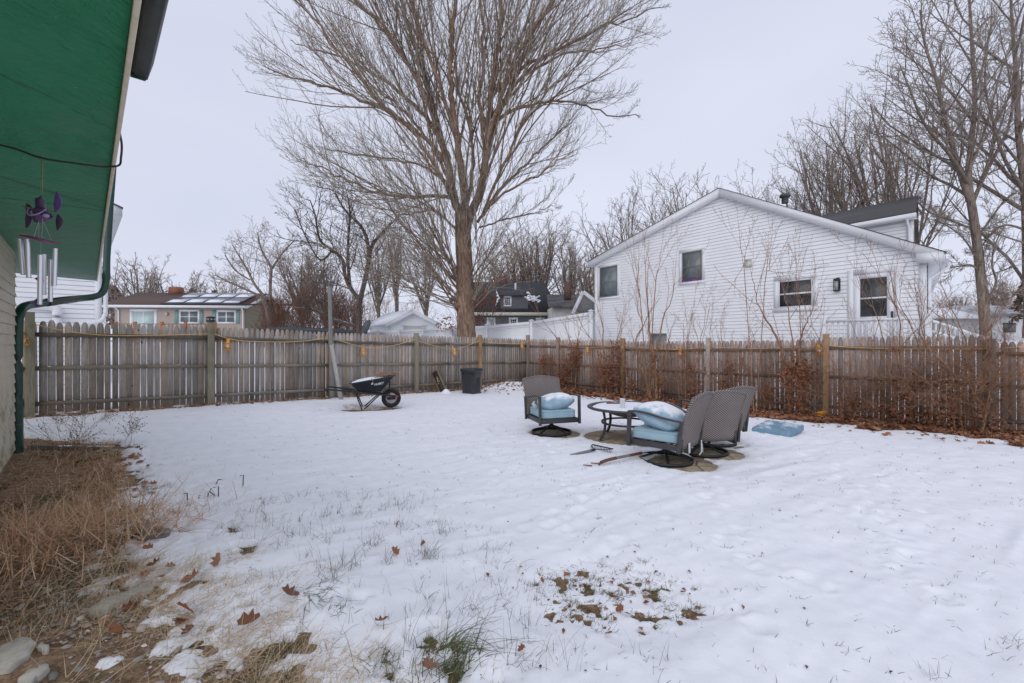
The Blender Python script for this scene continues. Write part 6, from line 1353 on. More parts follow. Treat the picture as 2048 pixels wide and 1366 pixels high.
def leafmat(name, cs, rough=.75):
    k = N(name); c = k.ramp(k.rnd(), [(i / (len(cs) - 1), x) for i, x in enumerate(cs)]); n_ = k.noise(60, 3, .6, src=k.pos()); c = k.mix(k.math('MULTIPLY', n_, .5), c, (.10, .05, .03)); k.col(c); return k.set(rough, spec=.2)
LBR = leafmat('dead_leaf', [(.33, .12, .06), (.42, .19, .10), (.28, .14, .085), (.50, .29, .18), (.20, .09, .055), (.38, .15, .075)])
LRE = leafmat('russet_leaf', [(.32, .115, .06), (.40, .16, .085), (.26, .10, .06)]); LEV = leafmat('evergreen', [(.13, .10, .07), (.17, .125, .09), (.09, .085, .06)])
T = Tree(60); 
for i in range(9): T.grow(np.array([hz(950 + i * 9 - 30, 690, 24)[0], 24 + T.R.uniform(-.6, .6), .9]), np.array([T.R.uniform(-.2, .35), 0, 1.]), T.R.uniform(1.5, 3.4), .03, 1, qs)
root = finish(T, 'oak_scrub', 'young oak scrub still holding russet leaves behind the maple trunk', 'shrub', (hz(960, 690, 24)[0], 24, .9), BK4, BK4)
m = M(); pc = [(a, b, T.R.uniform(.2, .45)) for a, b in ((960, 570), (975, 600), (985, 620), (960, 610), (955, 640), (890, 640), (900, 655), (880, 650), (970, 585), (955, 655), (985, 600), (1000, 590))]
for a, b, r in pc: leaves(m, hz(a, b, 24) + T.R.normal(0, r * .6, (45, 3)), .12, 0, True)
part('foliage', m, LRE, root)
def evergreen(seed, px, top, D, wd, label, bot=640):
    T = Tree(seed); s = D / F; X0 = (px - CX) * s; z0 = CAMZ - (bot - CY) * s; zt = CAMZ - (top - CY) * s; root = thing('evergreen_tree', label, 'tree', (X0, D, z0 - 1)); m = M(); m.tube([(X0, D, z0 - 1.2), (X0, D, zt)], [.2, .03], 6); part('trunk', m, BK2, root)
    m = M(); n = 420; t = T.R.random(n) ** .7; h = z0 + (zt - z0) * t; a = T.R.uniform(0, 2 * PI, n); R_ = wd * s / 2 * (1 - t) ** .8 * (.55 + .45 * np.abs(np.sin(a * 2.5 + h * 3))) * T.R.uniform(.2, 1, n) ** .5 + .05
    leaves(m, np.stack([X0 + R_ * np.cos(a), D + R_ * np.sin(a), h - R_ * .25], 1), .011 * D, 0, True, T.R); part('foliage', m, LEV, root); return root
tree(38, 1032, 690, 492, 54, 8, .55, 0, 'reddish bare tree right behind the dark roof of the grey house', mt=BK4, fork=.15, nl=10, dens=1.2); evergreen(72, 225, 572, 62, 120, 'dark evergreen mass left of the tan house roof', 640); evergreen(73, 345, 588, 62, 70, 'reddish evergreen behind the tan house near the utility pole', 640); evergreen(74, 430, 583, 70, 50, 'small evergreen behind the right part of the solar panels', 640); evergreen(75, 2052, 560, 30, 60, 'dark evergreen just inside the right edge', 640); evergreen(76, 385, 580, 68, 60, 'low evergreen behind the middle of the solar panels', 640)
# thicket: reddish twig mass
T = Tree(80); qT = dict(lv=2, k=[7, 6, 4], w=[.07, .10, .12], t=[.02, .03, .02], n=[7, 5, 0], t0=[.1, .15, 0], a=[24, 32, 0], l=[.5, .45], tl=.4, rmin=.008, rk=.006); qT['as'] = 10
for i in range(160):
    px = T.R.uniform(515, 728); D_ = T.R.uniform(29, 33); s = D_ / F; h = (683 - (np.interp(px, [515, 545, 600, 650, 720, 790], [650, 588, 582, 585, 592, 605]) + T.R.uniform(-4, 25))) * s + CAMZ - 1.3
    T.grow(np.array([(px - CX) * s, D_, 1.2]), np.array([T.R.normal(0, .22), 0, 1.]), h, .018, 0, qT)
a_, b_ = T.build(0, 0); mm = M()
for q in (a_, b_):
    for k_, F_ in q.f.items():
        pass
    mm.add(np.concatenate(q.v), np.concatenate(q.f[4])) if q.n else None
kind('thicket', mm, BK4, 'stuff')
# a low distant tree line to close the horizon
T = Tree(81); qD = dict(lv=2, k=[6, 5, 4], w=[.07, .12, .12], t=[.04, .04, .02], n=[10, 6, 0], t0=[.25, .2, 0], a=[35, 40, 0], l=[.5, .5], tl=.4, rmin=.022, rk=.007); qD['as'] = 10
for i in range(150):
    D_ = T.R.uniform(85, 120); px = T.R.uniform(150, 2100); s = D_ / F; top = (T.R.uniform(590, 622) if px < 1000 else T.R.uniform(575, 625)); T.grow(np.array([(px - CX) * s, D_, 1.5]), np.array([0, 0, 1.]), (683 - top) * s + CAMZ - 1.5, .12, 0, qD)
a_, b_ = T.build(0, 0); mm = M()
for q in (a_, b_):
    if q.n: mm.add(np.concatenate(q.v), np.concatenate(q.f[4]))
kind('distant_woods', mm, BK3, 'stuff')

# ------------------------------------------------------------ shrubs and saplings along the right fence
VIN = leafmat('dry_vine_leaf', [(.32, .125, .07), (.40, .18, .10), (.24, .10, .06), (.36, .14, .075)])
qh = dict(lv=3, k=[10, 8, 6, 4], w=[.06, .08, .11, .12], t=[.035, .05, .04, .02], n=[4, 3.2, 2.4, 0], t0=[.3, .2, .2, 0], a=[18, 23, 32, 0], l=[.40, .40, .45], tl=.35, rmin=.0022, rk=.0045); qh['as'] = 10
qtan = dict(lv=2, k=[7, 6, 4], w=[.16, .22, .2], t=[.0, .01, .0], n=[6, 5, 0], t0=[.1, .15, 0], a=[45, 50, 0], l=[.55, .5], tl=.3, rmin=.0022, rk=.0035); qtan['as'] = 18
def shrub(seed, px, off, stems, label, clumps=(), tangle=0, name='bare_shrub', tr=(.5, 1.1)):
    T = Tree(seed); p = lp(px, FC, dR, nR, off); Y = p[1]; z0 = g1(*p)
    for st in stems:
        pts, w = st[0], st[1]; n = st[2] * .62 if len(st) > 2 else 4.5
        P = [hz(a[0], a[1], Y + (a[2] if len(a) > 2 else 0)) for a in pts]; P[0][2] = z0 - .03; P = smooth(P, 4); P[1:-1] += T.R.normal(0, .008, P[1:-1].shape); r = np.interp(np.arange(len(P)), [0, len(P) - 1], [w * .82 * Y / F / 2, .003]); h = len(P) // 2
        T.emit(P[:h + 1], r[:h + 1]); T.emit(P[h:], r[h:]); L = np.linalg.norm(np.diff(P, axis=0), axis=1).sum(); T.kids(P, r, L, 0, dict(qh, n=[n] + qh['n'][1:]), .3)
    for i in range(int(tangle * .8)):
        a = T.R.uniform(-1, 1); b = np.array([p[0] + a * .35, p[1] + T.R.uniform(-.12, .12), z0 + T.R.uniform(.02, 1.0)]); d = T.R.normal(0, 1, 3); d[2] = abs(d[2]) * .9; d[1] *= .4; d /= np.linalg.norm(d); T.grow(b, d, T.R.uniform(*tr), .006, 0, qtan)
    root = thing(name, label, 'shrub', (p[0], p[1], z0), group='bare shrubs along the right fence'); tk, tw = T.build(0, 0)
    mm = M()
    if tk.n: part('stem', tk, BK5, root, True)
    if tw.n: part('twigs', tw, BK5, root)
    if clumps:
        m = M()
        for cx_, cy_, r, n in clumps: C_ = hz(cx_, cy_, Y - .03); leaves(m, C_ + T.R.normal(0, 1, (int(n * 1.7), 3)) * (r, r * .45, r * 1.25), .055, 0, False, T.R)
        part('dry_leaves', m, VIN, root)
    return root
shrub(101, 1090, .30, [([(1091, 780), (1090, 745), (1088, 710), (1080, 690)], 3, 5)], 'slim vine clump on the fence just right of the corner', [(1089, 725, .10, 110), (1091, 755, .07, 60)], 12, 'vine_clump', (.3, .7))
shrub(102, 1128, .35, [([(1122, 782), (1135, 745), (1150, 700), (1160, 660), (1170, 620)], 4, 8), ([(1150, 782), (1152, 730), (1140, 680), (1125, 640)], 4, 7), ([(1146, 782), (1120, 690), (1085, 640), (1065, 600)], 3, 7)], 'tangled shrub with rusty vine leaves left of the first brown posts', [(1128, 745, .17, 190), (1150, 720, .17, 170), (1118, 765, .12, 110), (1155, 705, .15, 80)], 26)
shrub(103, 1215, .40, [([(1212, 790), (1213, 740), (1206, 690), (1205, 650), (1190, 600)], 6, 9), ([(1222, 792), (1225, 720), (1240, 660), (1250, 610)], 4, 8), ([(1205, 790), (1195, 700), (1165, 655), (1150, 610)], 3, 7), ([(1234, 792), (1232, 740), (1238, 715)], 6, 3)], 'shrub with dense dry leaf clump hugging the fence left of the fresh post', [(1222, 740, .20, 230), (1207, 755, .12, 120), (1235, 710, .16, 100), (1228, 765, .10, 70)], 26)
shrub(104, 1312, .42, [([(1313, 800), (1310, 740), (1305, 700), (1298, 660), (1297, 620), (1292, 570), (1290, 520)], 9, 9), ([(1298, 648), (1325, 640), (1340, 610), (1350, 560), (1352, 520)], 4, 8), ([(1318, 800), (1326, 730), (1335, 690), (1345, 650)], 6, 6), ([(1297, 640), (1280, 600), (1275, 560), (1278, 520)], 3, 8), ([(1305, 800), (1280, 720), (1272, 680), (1285, 650), (1275, 620), (1280, 570)], 5, 8), ([(1297, 620), (1310, 580), (1318, 530), (1320, 505)], 3, 7)], 'tall sapling with upswept side branch in front of the basement window', [(1316, 770, .14, 90), (1310, 720, .10, 40)], 22)
shrub(105, 1372, .42, [([(1372, 806), (1370, 740), (1368, 680), (1367, 640)], 4, 6), ([(1376, 806), (1390, 740), (1398, 690), (1380, 640)], 3, 6), ([(1360, 806), (1350, 730), (1330, 690)], 3, 6), ([(1385, 806), (1410, 750), (1400, 690), (1410, 640), (1405, 590)], 3, 7), ([(1378, 806), (1375, 700), (1390, 600)], 2.5, 7)], 'thin whippy stems before the fence between sapling and middle posts', [(1382, 780, .13, 90), (1378, 740, .10, 40)], 28)
shrub(106, 1462, .40, [([(1460, 815), (1468, 770), (1455, 715), (1445, 690), (1440, 640)], 6, 8), ([(1463, 815), (1480, 740), (1495, 690), (1500, 640)], 4, 7), ([(1480, 815), (1440, 770), (1410, 745), (1390, 735)], 4, 5), ([(1460, 815), (1430, 720), (1420, 670), (1425, 610)], 3, 7)], 'spindly shrub behind the wicker chair backs', [(1450, 780, .14, 80), (1462, 735, .10, 40)], 30)
shrub(107, 1575, .45, [([(1577, 828), (1578, 790), (1572, 750), (1563, 700), (1548, 665), (1530, 635), (1515, 605), (1508, 570), (1500, 530)], 9, 9), ([(1512, 600), (1530, 570), (1538, 540), (1540, 510)], 3, 8), ([(1508, 590), (1490, 560), (1488, 530), (1492, 500)], 3, 8)], 'curved sapling leaning left in front of the white clapboard', [(1585, 820, .10, 60)], 10)
shrub(108, 1603, .38, [([(1604, 826), (1602, 780), (1598, 720), (1600, 680), (1610, 650), (1625, 620), (1630, 580)], 8, 9), ([(1600, 680), (1580, 640), (1570, 600), (1565, 570)], 4, 8), ([(1606, 826), (1622, 740), (1640, 690), (1620, 640), (1618, 590)], 3, 7), ([(1600, 690), (1600, 640), (1595, 580), (1590, 550)], 3, 7)], 'vine wrapped shrub beneath the wide window, dry leaf clump at half height', [(1592, 760, .17, 220), (1606, 745, .12, 130), (1604, 815, .12, 90), (1585, 740, .10, 70)], 26)
shrub(109, 1700, .42, [([(1702, 838), (1698, 800), (1690, 770), (1670, 730), (1655, 700)], 6, 6), ([(1690, 838), (1680, 800), (1665, 760)], 5, 5), ([(1706, 838), (1715, 790), (1705, 750), (1690, 700)], 4, 6), ([(1708, 838), (1735, 790), (1760, 770)], 3, 5)], 'low shrub right of the tall fresh post', [(1705, 830, .14, 120), (1712, 805, .10, 50)], 24)
shrub(110, 1822, .40, [([(1826, 850), (1822, 810), (1815, 780), (1802, 750), (1800, 700), (1798, 640), (1780, 590), (1750, 540), (1725, 505)], 7, 10), ([(1810, 770), (1840, 720), (1820, 650), (1795, 600), (1790, 560)], 4, 8), ([(1828, 850), (1830, 800), (1818, 780)], 8, 3), ([(1800, 690), (1760, 650), (1730, 600), (1720, 560)], 3, 8)], 'leaning shrub with mossy stump and vine knot in front of the porch railing', [(1815, 780, .13, 120), (1805, 830, .12, 90), (1790, 700, .05, 10)], 24)
shrub(111, 1925, .50, [([(1940, 862), (1935, 800), (1900, 740), (1860, 700), (1840, 640), (1830, 560)], 7, 10), ([(1925, 862), (1920, 800), (1935, 740), (1930, 680), (1905, 620), (1880, 560)], 7, 10), ([(1945, 862), (1950, 800), (1980, 760), (2020, 740), (2060, 700), (2090, 660)], 6, 10), ([(1915, 862), (1890, 800), (1850, 760), (1820, 740)], 5, 8), ([(1950, 862), (1960, 790), (1975, 720), (1970, 660), (1960, 610)], 7, 9), ([(1930, 862), (1930, 790), (1950, 700), (1990, 640), (2020, 600)], 5, 9), ([(1910, 862), (1905, 790), (1900, 700), (1895, 640), (1900, 600)], 5, 8)], 'biggest many stemmed shrub spreading before the fence at right', [(1900, 840, .16, 80), (1905, 780, .12, 40)], 60, tr=(.5, 1.3))
shrub(112, 1985, .55, [([(1962, 868), (1975, 820), (1990, 780), (2030, 760), (2060, 730)], 6, 9), ([(1965, 868), (1975, 800), (2000, 740), (2010, 690), (2000, 640)], 5, 9)], 'shrub at the right edge with bleached branch ends', [(1985, 850, .14, 60)], 34, tr=(.4, 1.1))
shrub(113, 1245 + 12, .33, [([(1258, 796), (1262, 740), (1270, 690), (1255, 650)], 3, 6), ([(1262, 796), (1250, 730), (1240, 680), (1255, 620)], 2.5, 6)], 'small spindly shrub right beside the fresh post left of the sapling', [(1262, 770, .10, 60)], 20)
shrub(114, 1530, .35, [([(1530, 820), (1525, 760), (1518, 700), (1500, 660)], 3, 6), ([(1538, 820), (1545, 750), (1550, 700)], 3, 6)], 'thin twiggy shrub left of the curved sapling', [(1535, 790, .12, 70)], 30)
shrub(115, 1755, .35, [([(1755, 842), (1750, 790), (1742, 740), (1720, 690), (1700, 640)], 3, 6), ([(1760, 842), (1775, 780), (1790, 720)], 3, 6), ([(1750, 842), (1760, 760), (1745, 690), (1770, 610)], 3, 6)], 'thin shrub under the white door', [(1775, 830, .14, 90)], 26)
shrub(116, 1862, .38, [([(1862, 854), (1855, 800), (1845, 740), (1850, 680), (1840, 620)], 4, 7), ([(1866, 854), (1880, 780), (1870, 700), (1885, 640)], 4, 7)], 'upright shrub between the leaning one and the biggest one', [(1860, 835, .12, 70)], 30)
# seed head weed near the downspout, small weed sprig
def weed(seed, x, y, n, h, label, spread=.5, name='dead_weed'):
    T = Tree(seed); q = dict(lv=2, k=[7, 5, 4], w=[.07, .1, .12], t=[-.02, .0, .0], n=[6, 4, 0], t0=[.3, .2, 0], a=[35, 35, 0], l=[.4, .45], tl=.3, rmin=.0012, rk=.002); q['as'] = 10; z = g1(x, y); tips = []
    for i in range(n): d = np.array([T.R.normal(.25, spread), T.R.normal(0, spread * .6), 1.]); d /= np.linalg.norm(d); T.grow(np.array([x + T.R.normal(0, .04), y, z]), d, h * T.R.uniform(.6, 1.1), .003, 0, q)
    root = thing(name, label, 'plant', (x, y, z)); tk, tw = T.build(0, 0); part('stems', tw, TWG, root); m = M()
    E = np.concatenate([np.array([a[-1] for a, _ in L]) for (k, nn, b), L in T.pl.items() if not b]); 
    for e in E[:: max(1, len(E) // 90)]: m.lathe([(0, -.008), (.007, 0), (0, .008)], 5, e)
    part('seed_heads', m, simple('seed_brown', (.08, .05, .04), (.14, .09, .07)), root)['kind'] = 'stuff'; return root
weed(90, -5.2, 5.3, 7, .50, 'dead weed with tiny dark seed heads by the downspout'); p = gp_(242, 893); weed(91, p[0], p[1] + .1, 2, .32, 'single dry weed sprig standing in the snow behind the timber edging', .08); weed(93, -6.2, 6.6, 7, .5, 'low dead weeds at the foot of the leftmost fence post', .6)

# ------------------------------------------------------------ leaf litter, straw, grass, gravel
n = 20000; tt = rng.uniform(.3, 13.2, n); ww = rng.uniform(0, 1, n) ** 1.1; wmax = np.interp(tt, [0, 1.5, 3, 8, 11.65, 13.5], [.6, 1.4, 1.8, 1.55, 1.8, 1.9]) + .35 * fbm(tt * 1.3, tt * 0, 3, 8)
o_ = .03 + ww * wmax; XY = FC[None] + dR[None] * tt[:, None] - nR[None] * o_[:, None]; keep = fbm(XY[:, 0] * 1.6, XY[:, 1] * 1.6, 3, 19) > -.25 + (ww - .55) * .9
XY = XY[keep]; z = S(XY[:, 0], XY[:, 1]) + rng.uniform(.005, .04, len(XY)); m = M(); leaves(m, np.c_[XY, z], .095, .25, False); 
XY2 = FC[None] + dR[None] * rng.uniform(.5, 13, 260)[:, None] - nR[None] * rng.uniform(1., 2.1, 260)[:, None]; leaves(m, np.c_[XY2, S(XY2[:, 0], XY2[:, 1]) + .008], .07, .6, False)
th_ = rng.uniform(0, 12.3, 900); XY3 = FC[None] + dL[None] * th_[:, None] - nL[None] * (.03 + rng.uniform(0, 1, 900) ** 2 * .45)[:, None]; leaves(m, np.c_[XY3, S(XY3[:, 0], XY3[:, 1]) + .012], .06, .4, False)
XY4 = np.c_[rng.normal(-.05, .8, 260), rng.normal(14.3, .55, 260)]; XY4 = XY4[beyond(XY4[:, 0], XY4[:, 1]) < -.1]; leaves(m, np.c_[XY4, S(XY4[:, 0], XY4[:, 1]) + .012], .07, .5, False)
kind('leaf_litter', m, LBR, 'stuff')
# crumbs of bark and leaf scattered over the snow
m = M(); n = 260; y_ = rng.uniform(2, 13.5, n); x_ = rng.uniform(-.75, 1.1, n) * y_; ok = (beyond(x_, y_) < -.3) & (x_ > -.93 * y_ + .6); x_, y_ = x_[ok], y_[ok]; leaves(m, np.c_[x_, y_, S(x_, y_) + .004], .022, .5, True); kind('leaf_crumbs', m, leafmat('crumbs', [(.06, .035, .025), (.14, .08, .05), (.2, .11, .06)]), 'stuff')
# oak leaves one can pick out
LF = [(1040, 1043), (1012, 1046)]
lf = [(436, 1127, .10, 'rust brown leaf curled upright on the snow left of centre'), (483, 1085, .07, 'small leaf standing on edge above the curled one'), (497, 1252, .11, 'broad orange brown leaf lying on dry grass at the lower left'), (385, 1170, .15, 'large curled orange leaf at the border of the dry grass'), (795, 1052, .09, 'brown leaf caught in a grass tuft in the middle of the snow'), (790, 1106, .06, 'small tan leaf beside a thin grass tuft'),
      (845, 1088, .045, 'tiny tan leaf on open snow right of the middle tuft'), (762, 1250, .08, 'bent brown leaf in the foot of a grass clump near the bottom'), (577, 1195, .09, 'folded grey brown leaf standing in the snow'), (1217, 1268, .07, 'small red leaf below the grassy patch'), (857, 1340, .09, 'pale brown leaf against the green clump at the bottom'), (375, 1228, .11, 'brown leaf upright among straw in the lower left'), (1084, 1165, .07, 'brown leaf at the left tip of the grassy patch'), (1016, 1045, .03, 'tiny red brown leaf alone on the snow'), (1240, 1222, .08, 'reddish leaf lying in the middle of the grassy patch'), (340, 1140, .10, 'brown leaf half under snow near the rocks'), (310, 1135, .1, 'dull brown leaf left of the one near the rocks'), (1043, 1302, .07, 'curled dark leaf between grass blades near the bottom edge')]
for i, (px, py, sz_, lab) in enumerate(lf):
    p = gp_(px, py, .012); Rg = np.random.default_rng(300 + i); m = M(); leaves(m, p[None] + (0, 0, sz_ * .2), sz_ * .85, .12, False, Rg); o = solo('fallen_leaf', m, LBR, lab, 'leaf', tuple(p), group='fallen leaves on the snow')
# blades
def blades(m, P, h, w, lean, az, bend, k=5, R=rng):
    n = len(P); t = np.linspace(0, 1, k)[None]; h = np.broadcast_to(h, n)[:, None]; lean = np.broadcast_to(lean, n)[:, None]; bend = np.broadcast_to(bend, n)[:, None]; az = np.broadcast_to(az, n)[:, None]
    ang = lean + bend * t; dz = np.cos(ang); dh = np.sin(ang); cz_ = np.concatenate([np.zeros((n, 1)), np.cumsum(dz[:, 1:], 1)], 1) / (k - 1) * h; ch = np.concatenate([np.zeros((n, 1)), np.cumsum(dh[:, 1:], 1)], 1) / (k - 1) * h
    x = P[:, :1] + ch * np.cos(az); y = P[:, 1:2] + ch * np.sin(az); z = P[:, 2:3] + cz_; z = np.maximum(z, P[:, 2:3] + .004 + 0 * z)
    sw = np.broadcast_to(w, n)[:, None] * (1 - t ** 1.5 * .9) / 2; fa = az + PI / 2 + R.normal(0, .5, (n, 1)); sx_ = np.cos(fa) * sw; sy_ = np.sin(fa) * sw
    V = np.stack([np.stack([x - sx_, y - sy_, z], -1), np.stack([x + sx_, y + sy_, z + .0008], -1)], 2).reshape(n, 2 * k, 3)
    i = np.arange(k - 1)[:, None]; q = np.concatenate([2 * i, 2 * i + 1, 2 * i + 3, 2 * i + 2], 1); f = (q[None] + (np.arange(n) * 2 * k)[:, None, None]).reshape(-1, 4); m.add(V.reshape(-1, 3), f, np.repeat(R.random(n), 2 * k))
def on(x, y): return np.c_[x, y, S(x, y) - .004]
STR = leafmat('dry_straw', [(.80, .55, .33), (.66, .38, .22), (.88, .70, .48), (.55, .27, .15), (.84, .62, .40)], .7); STRP = leafmat('pale_dry_grass', [(.72, .56, .36), (.82, .68, .48), (.58, .42, .26), (.74, .58, .40)], .7)
GRA = leafmat('green_grass', [(.07, .115, .030), (.10, .155, .045), (.13, .15, .06), (.055, .09, .03), (.20, .18, .09)], .6)
GRD = leafmat('dark_sparse_grass', [(.07, .085, .045), (.10, .105, .06), (.17, .15, .09), (.06, .085, .035)], .6)
# big straw heap near the wall
m = M(); n = 3000; hx_ = np.minimum(rng.normal(-3.1, .36, n), -2.45); hy_ = rng.normal(2.95, .46, n); e_ = ((hx_ + 2.95) / .75) ** 2 + ((hy_ - 2.95) / .8) ** 2; P = on(hx_, hy_); P[:, 2] += np.clip(.20 * (1 - e_), 0, .2) * rng.random(n)
blades(m, P, rng.uniform(.10, .36, n), rng.uniform(.003, .008, n), rng.uniform(.5, 1.65, n), rng.uniform(0, 6.3, n), rng.normal(.25, .7, n), 6)
n = 3800; y_ = rng.uniform(3.6, 6.05, n); x_ = np.interp(y_, BY, BX) - .15 - rng.exponential(.55, n); blades(m, on(x_, y_), rng.uniform(.05, .17, n), rng.uniform(.003, .007, n), rng.uniform(.5, 1.6, n), rng.uniform(0, 6.3, n), rng.normal(.3, .6, n))
kind('dry_straw', m, STR, 'stuff')
m = M(); n = 15000; y_ = rng.uniform(1.7, 6.05, n) ; x_ = np.interp(y_, BY, BX) + rng.normal(-.15, .55, n); d_ = fbm(x_ * 2.2, y_ * 2.2, 3, 23); b_ = bare(x_, y_); ok = (d_ > -.05) & ((b_ > -.1) | (rng.random(n) < .10)) & (x_ > -7); x_, y_ = x_[ok], y_[ok]; n = len(x_)
blades(m, on(x_, y_), rng.uniform(.04, .15, n), rng.uniform(.0018, .004, n), rng.uniform(.5, 1.6, n), rng.uniform(0, 6.3, n), rng.normal(.2, .8, n))
n = 3200; y_ = rng.uniform(1.7, 2.9, n); x_ = np.interp(y_, BY, BX) - .1 - rng.exponential(.45, n) + .25; blades(m, on(x_, y_), rng.uniform(.06, .26, n), rng.uniform(.0015, .0035, n), rng.uniform(1.0, 1.65, n), rng.uniform(0, 6.3, n), rng.normal(.1, .5, n))
# wispy straw curls beside the edge, lower left to middle
for i in range(130):
    y0 = rng.uniform(1.85, 2.9); x0 = np.interp(y0, BY, BX) + abs(rng.normal(0, .42)) + .05; k_ = int(rng.integers(8, 30)); blades(m, on(rng.normal(x0, .05, k_), rng.normal(y0, .035, k_)), rng.uniform(.03, .11, k_), rng.uniform(.0013, .0026, k_), rng.uniform(.5, 1.4, k_), rng.normal(.4, 1., k_), rng.normal(.2, 1.3, k_), 6)
n = 3600; th_ = rng.uniform(0, 12.3, n); XY = FC[None] + dL[None] * th_[:, None] - nL[None] * (rng.uniform(0, 1, n) ** 1.6 * .33)[:, None]; blades(m, on(XY[:, 0], XY[:, 1]), rng.uniform(.05, .16, n), .006, rng.uniform(.2, 1.3, n), rng.uniform(0, 6.3, n), .4)
n = 1500; a = rng.uniform(0, 6.3, n); r = np.sqrt(rng.random(n)); x_ = -2.97 + .62 * r * np.cos(a); y_ = 9.75 + .26 * r * np.sin(a) + (x_ + 2.97) * .25; blades(m, on(x_, y_), rng.uniform(.02, .06, n), .006, rng.uniform(.6, 1.4, n), rng.uniform(0, 6.3, n), .4)
kind('dry_grass', m, STRP, 'stuff')
# green tufts
m = M(); n = 26000; y_ = rng.uniform(1.8, 5.9, n); x_ = np.interp(y_, BY, BX) + rng.normal(-.25, .45, n); d_ = fbm(x_ * 2.0 + 9, y_ * 2.0, 3, 43); b_ = bare(x_, y_); ok = (d_ > .08) & (b_ > .0); x_, y_ = x_[ok], y_[ok]; n = len(x_); blades(m, on(x_, y_), rng.uniform(.025, .09, n), rng.uniform(.0015, .003, n), rng.uniform(.1, 1.2, n), rng.uniform(0, 6.3, n), rng.normal(.4, .4, n))
for (a, b, r) in PATCH + [(.60, 2.72, .55)]:
    k_ = int(5200 * r); x_ = rng.normal(a, r * .5, k_); y_ = rng.normal(b, r * .45, k_); ok = ST(x_, y_) < .004; x_, y_ = x_[ok], y_[ok]; k_ = len(x_); blades(m, on(x_, y_), rng.uniform(.012, .045, k_), rng.uniform(.0015, .003, k_), rng.uniform(.3, 1.4, k_), rng.uniform(0, 6.3, k_), rng.normal(.4, .4, k_))
def tuft(px, py, n, h, sp, lean=.5, w=.004, az=None, bend=.9, mm=None):
    p = gp_(px, py); x_ = rng.normal(p[0], sp, n); y_ = rng.normal(p[1], sp * .7, n); blades(mm or m, on(x_, y_), rng.uniform(h * .5, h * 1.1, n), rng.uniform(w * .5, w, n), np.abs(rng.normal(lean, .35, n)), rng.uniform(0, 6.3, n) if az is None else rng.normal(az, .8, n), rng.normal(bend, .4, n), 7)
tuft(905, 1340, 160, .15, .05, .6, .005, .9); tuft(893, 1345, 120, .11, .07, .8, .005); tuft(900, 1310, 15, .36, .03, .9, .004, .3, 1.0); tuft(920, 1290, 14, .32, .03, .8, .004, .2, 1.); tuft(770, 1335, 40, .10, .05); tuft(760, 1350, 30, .14, .05); tuft(840, 1348, 30, .13, .04); tuft(800, 1330, 10, .2, .1); tuft(630, 1185, 40, .10, .07, .8, .004, 0); tuft(625, 1195, 16, .2, .06, 1.1, .004, 0); tuft(680, 1222, 30, .06, .03, 1.); tuft(560, 1180, 10, .15, .08, 1.1)
kind('green_grass', m, GRA, 'stuff')
m = M()
for i in range(230):
    y0 = rng.uniform(2.0, 4.2); lo = np.interp(y0, BY, BX) + .5; x0 = rng.uniform(lo, min(lo + 2.1, .9)); k_ = int(rng.integers(2, 9)); sp_ = rng.uniform(.01, .05); n_ = k_; blades(m, on(rng.normal(x0, sp_, k_), rng.normal(y0, sp_, k_)), rng.uniform(.04, .13, k_), rng.uniform(.0012, .0026, k_), np.abs(rng.normal(.4, .3, k_)), rng.uniform(0, 6.3, k_), rng.normal(.4, .5, k_), 6)
for (px, py, k_, h) in ((680, 1140, 26, .17), (700, 1135, 20, .16), (660, 1160, 16, .14), (845, 1115, 26, .13), (860, 1108, 20, .12), (870, 1118, 14, .1), (590, 1070, 12, .1), (640, 1035, 10, .1), (710, 1030, 12, .09), (735, 1090, 14, .10), (770, 1125, 16, .12), (800, 1050, 22, .08), (520, 1080, 8, .15), (1000, 1190, 10, .12), (960, 1230, 12, .14), (1010, 1300, 10, .2), (1130, 1330, 8, .18), (1060, 1290, 6, .22), (960, 1270, 10, .2), (880, 1240, 6, .24), (820, 1290, 10, .28), (980, 1110, 5, .08), (930, 1105, 8, .07), (1120, 1330, 5, .25), (1300, 1190, 7, .08), (1860, 1355, 14, .1), (2030, 1290, 14, .09), (1990, 1310, 8, .08)): tuft(px, py, k_, h, .035, .45, .0028, None, .5, m)
n = 2600; y_ = rng.uniform(1.9, 12, n) ; x_ = rng.uniform(-.8, 1.15, n) * y_; ok = (x_ > np.interp(y_, BY, BX)) & (beyond(x_, y_) < -.2) & (fbm(x_ * 1.1, y_ * 1.1, 3, 91) > -.05); x_, y_ = x_[ok], y_[ok]; n = len(x_); blades(m, on(x_, y_), rng.uniform(.01, .045, n), .002 + .0003 * y_, rng.uniform(.1, 1.2, n), rng.uniform(0, 6.3, n), .4, 4)
for i in range(330):
    y0 = rng.uniform(1.9, 9) ; x0 = rng.uniform(-.6, 1.12) * y0; 
    if beyond(x0, y0) > -.4 or x0 < np.interp(y0, BY, BX): continue
    k_ = int(rng.integers(3, 9)); blades(m, on(rng.normal(x0, .03, k_), rng.normal(y0, .02, k_)), rng.uniform(.015, .05, k_), .0022 + .0003 * y0, rng.uniform(.2, 1.4, k_), rng.uniform(0, 6.3, k_), .4, 4)
kind('sparse_grass', m, GRD, 'stuff')
m = M()
for i in range(70):
    a_ = rng.uniform(0, 6.3); r_ = rng.uniform(0, 1) ** .7; x0 = .62 + .55 * r_ * math.cos(a_); y0 = 2.74 + .40 * r_ * math.sin(a_); k_ = int(rng.integers(8, 34)); sp_ = rng.uniform(.008, .03)
    xx, yy = rng.normal(x0, sp_ * 1.5, k_), rng.normal(y0, sp_, k_); blades(m, on(xx, yy), rng.uniform(.012, .042, k_), rng.uniform(.0018, .0034, k_), rng.uniform(.4, 1.5, k_), rng.uniform(0, 6.3, k_), rng.normal(.3, .5, k_), 5)
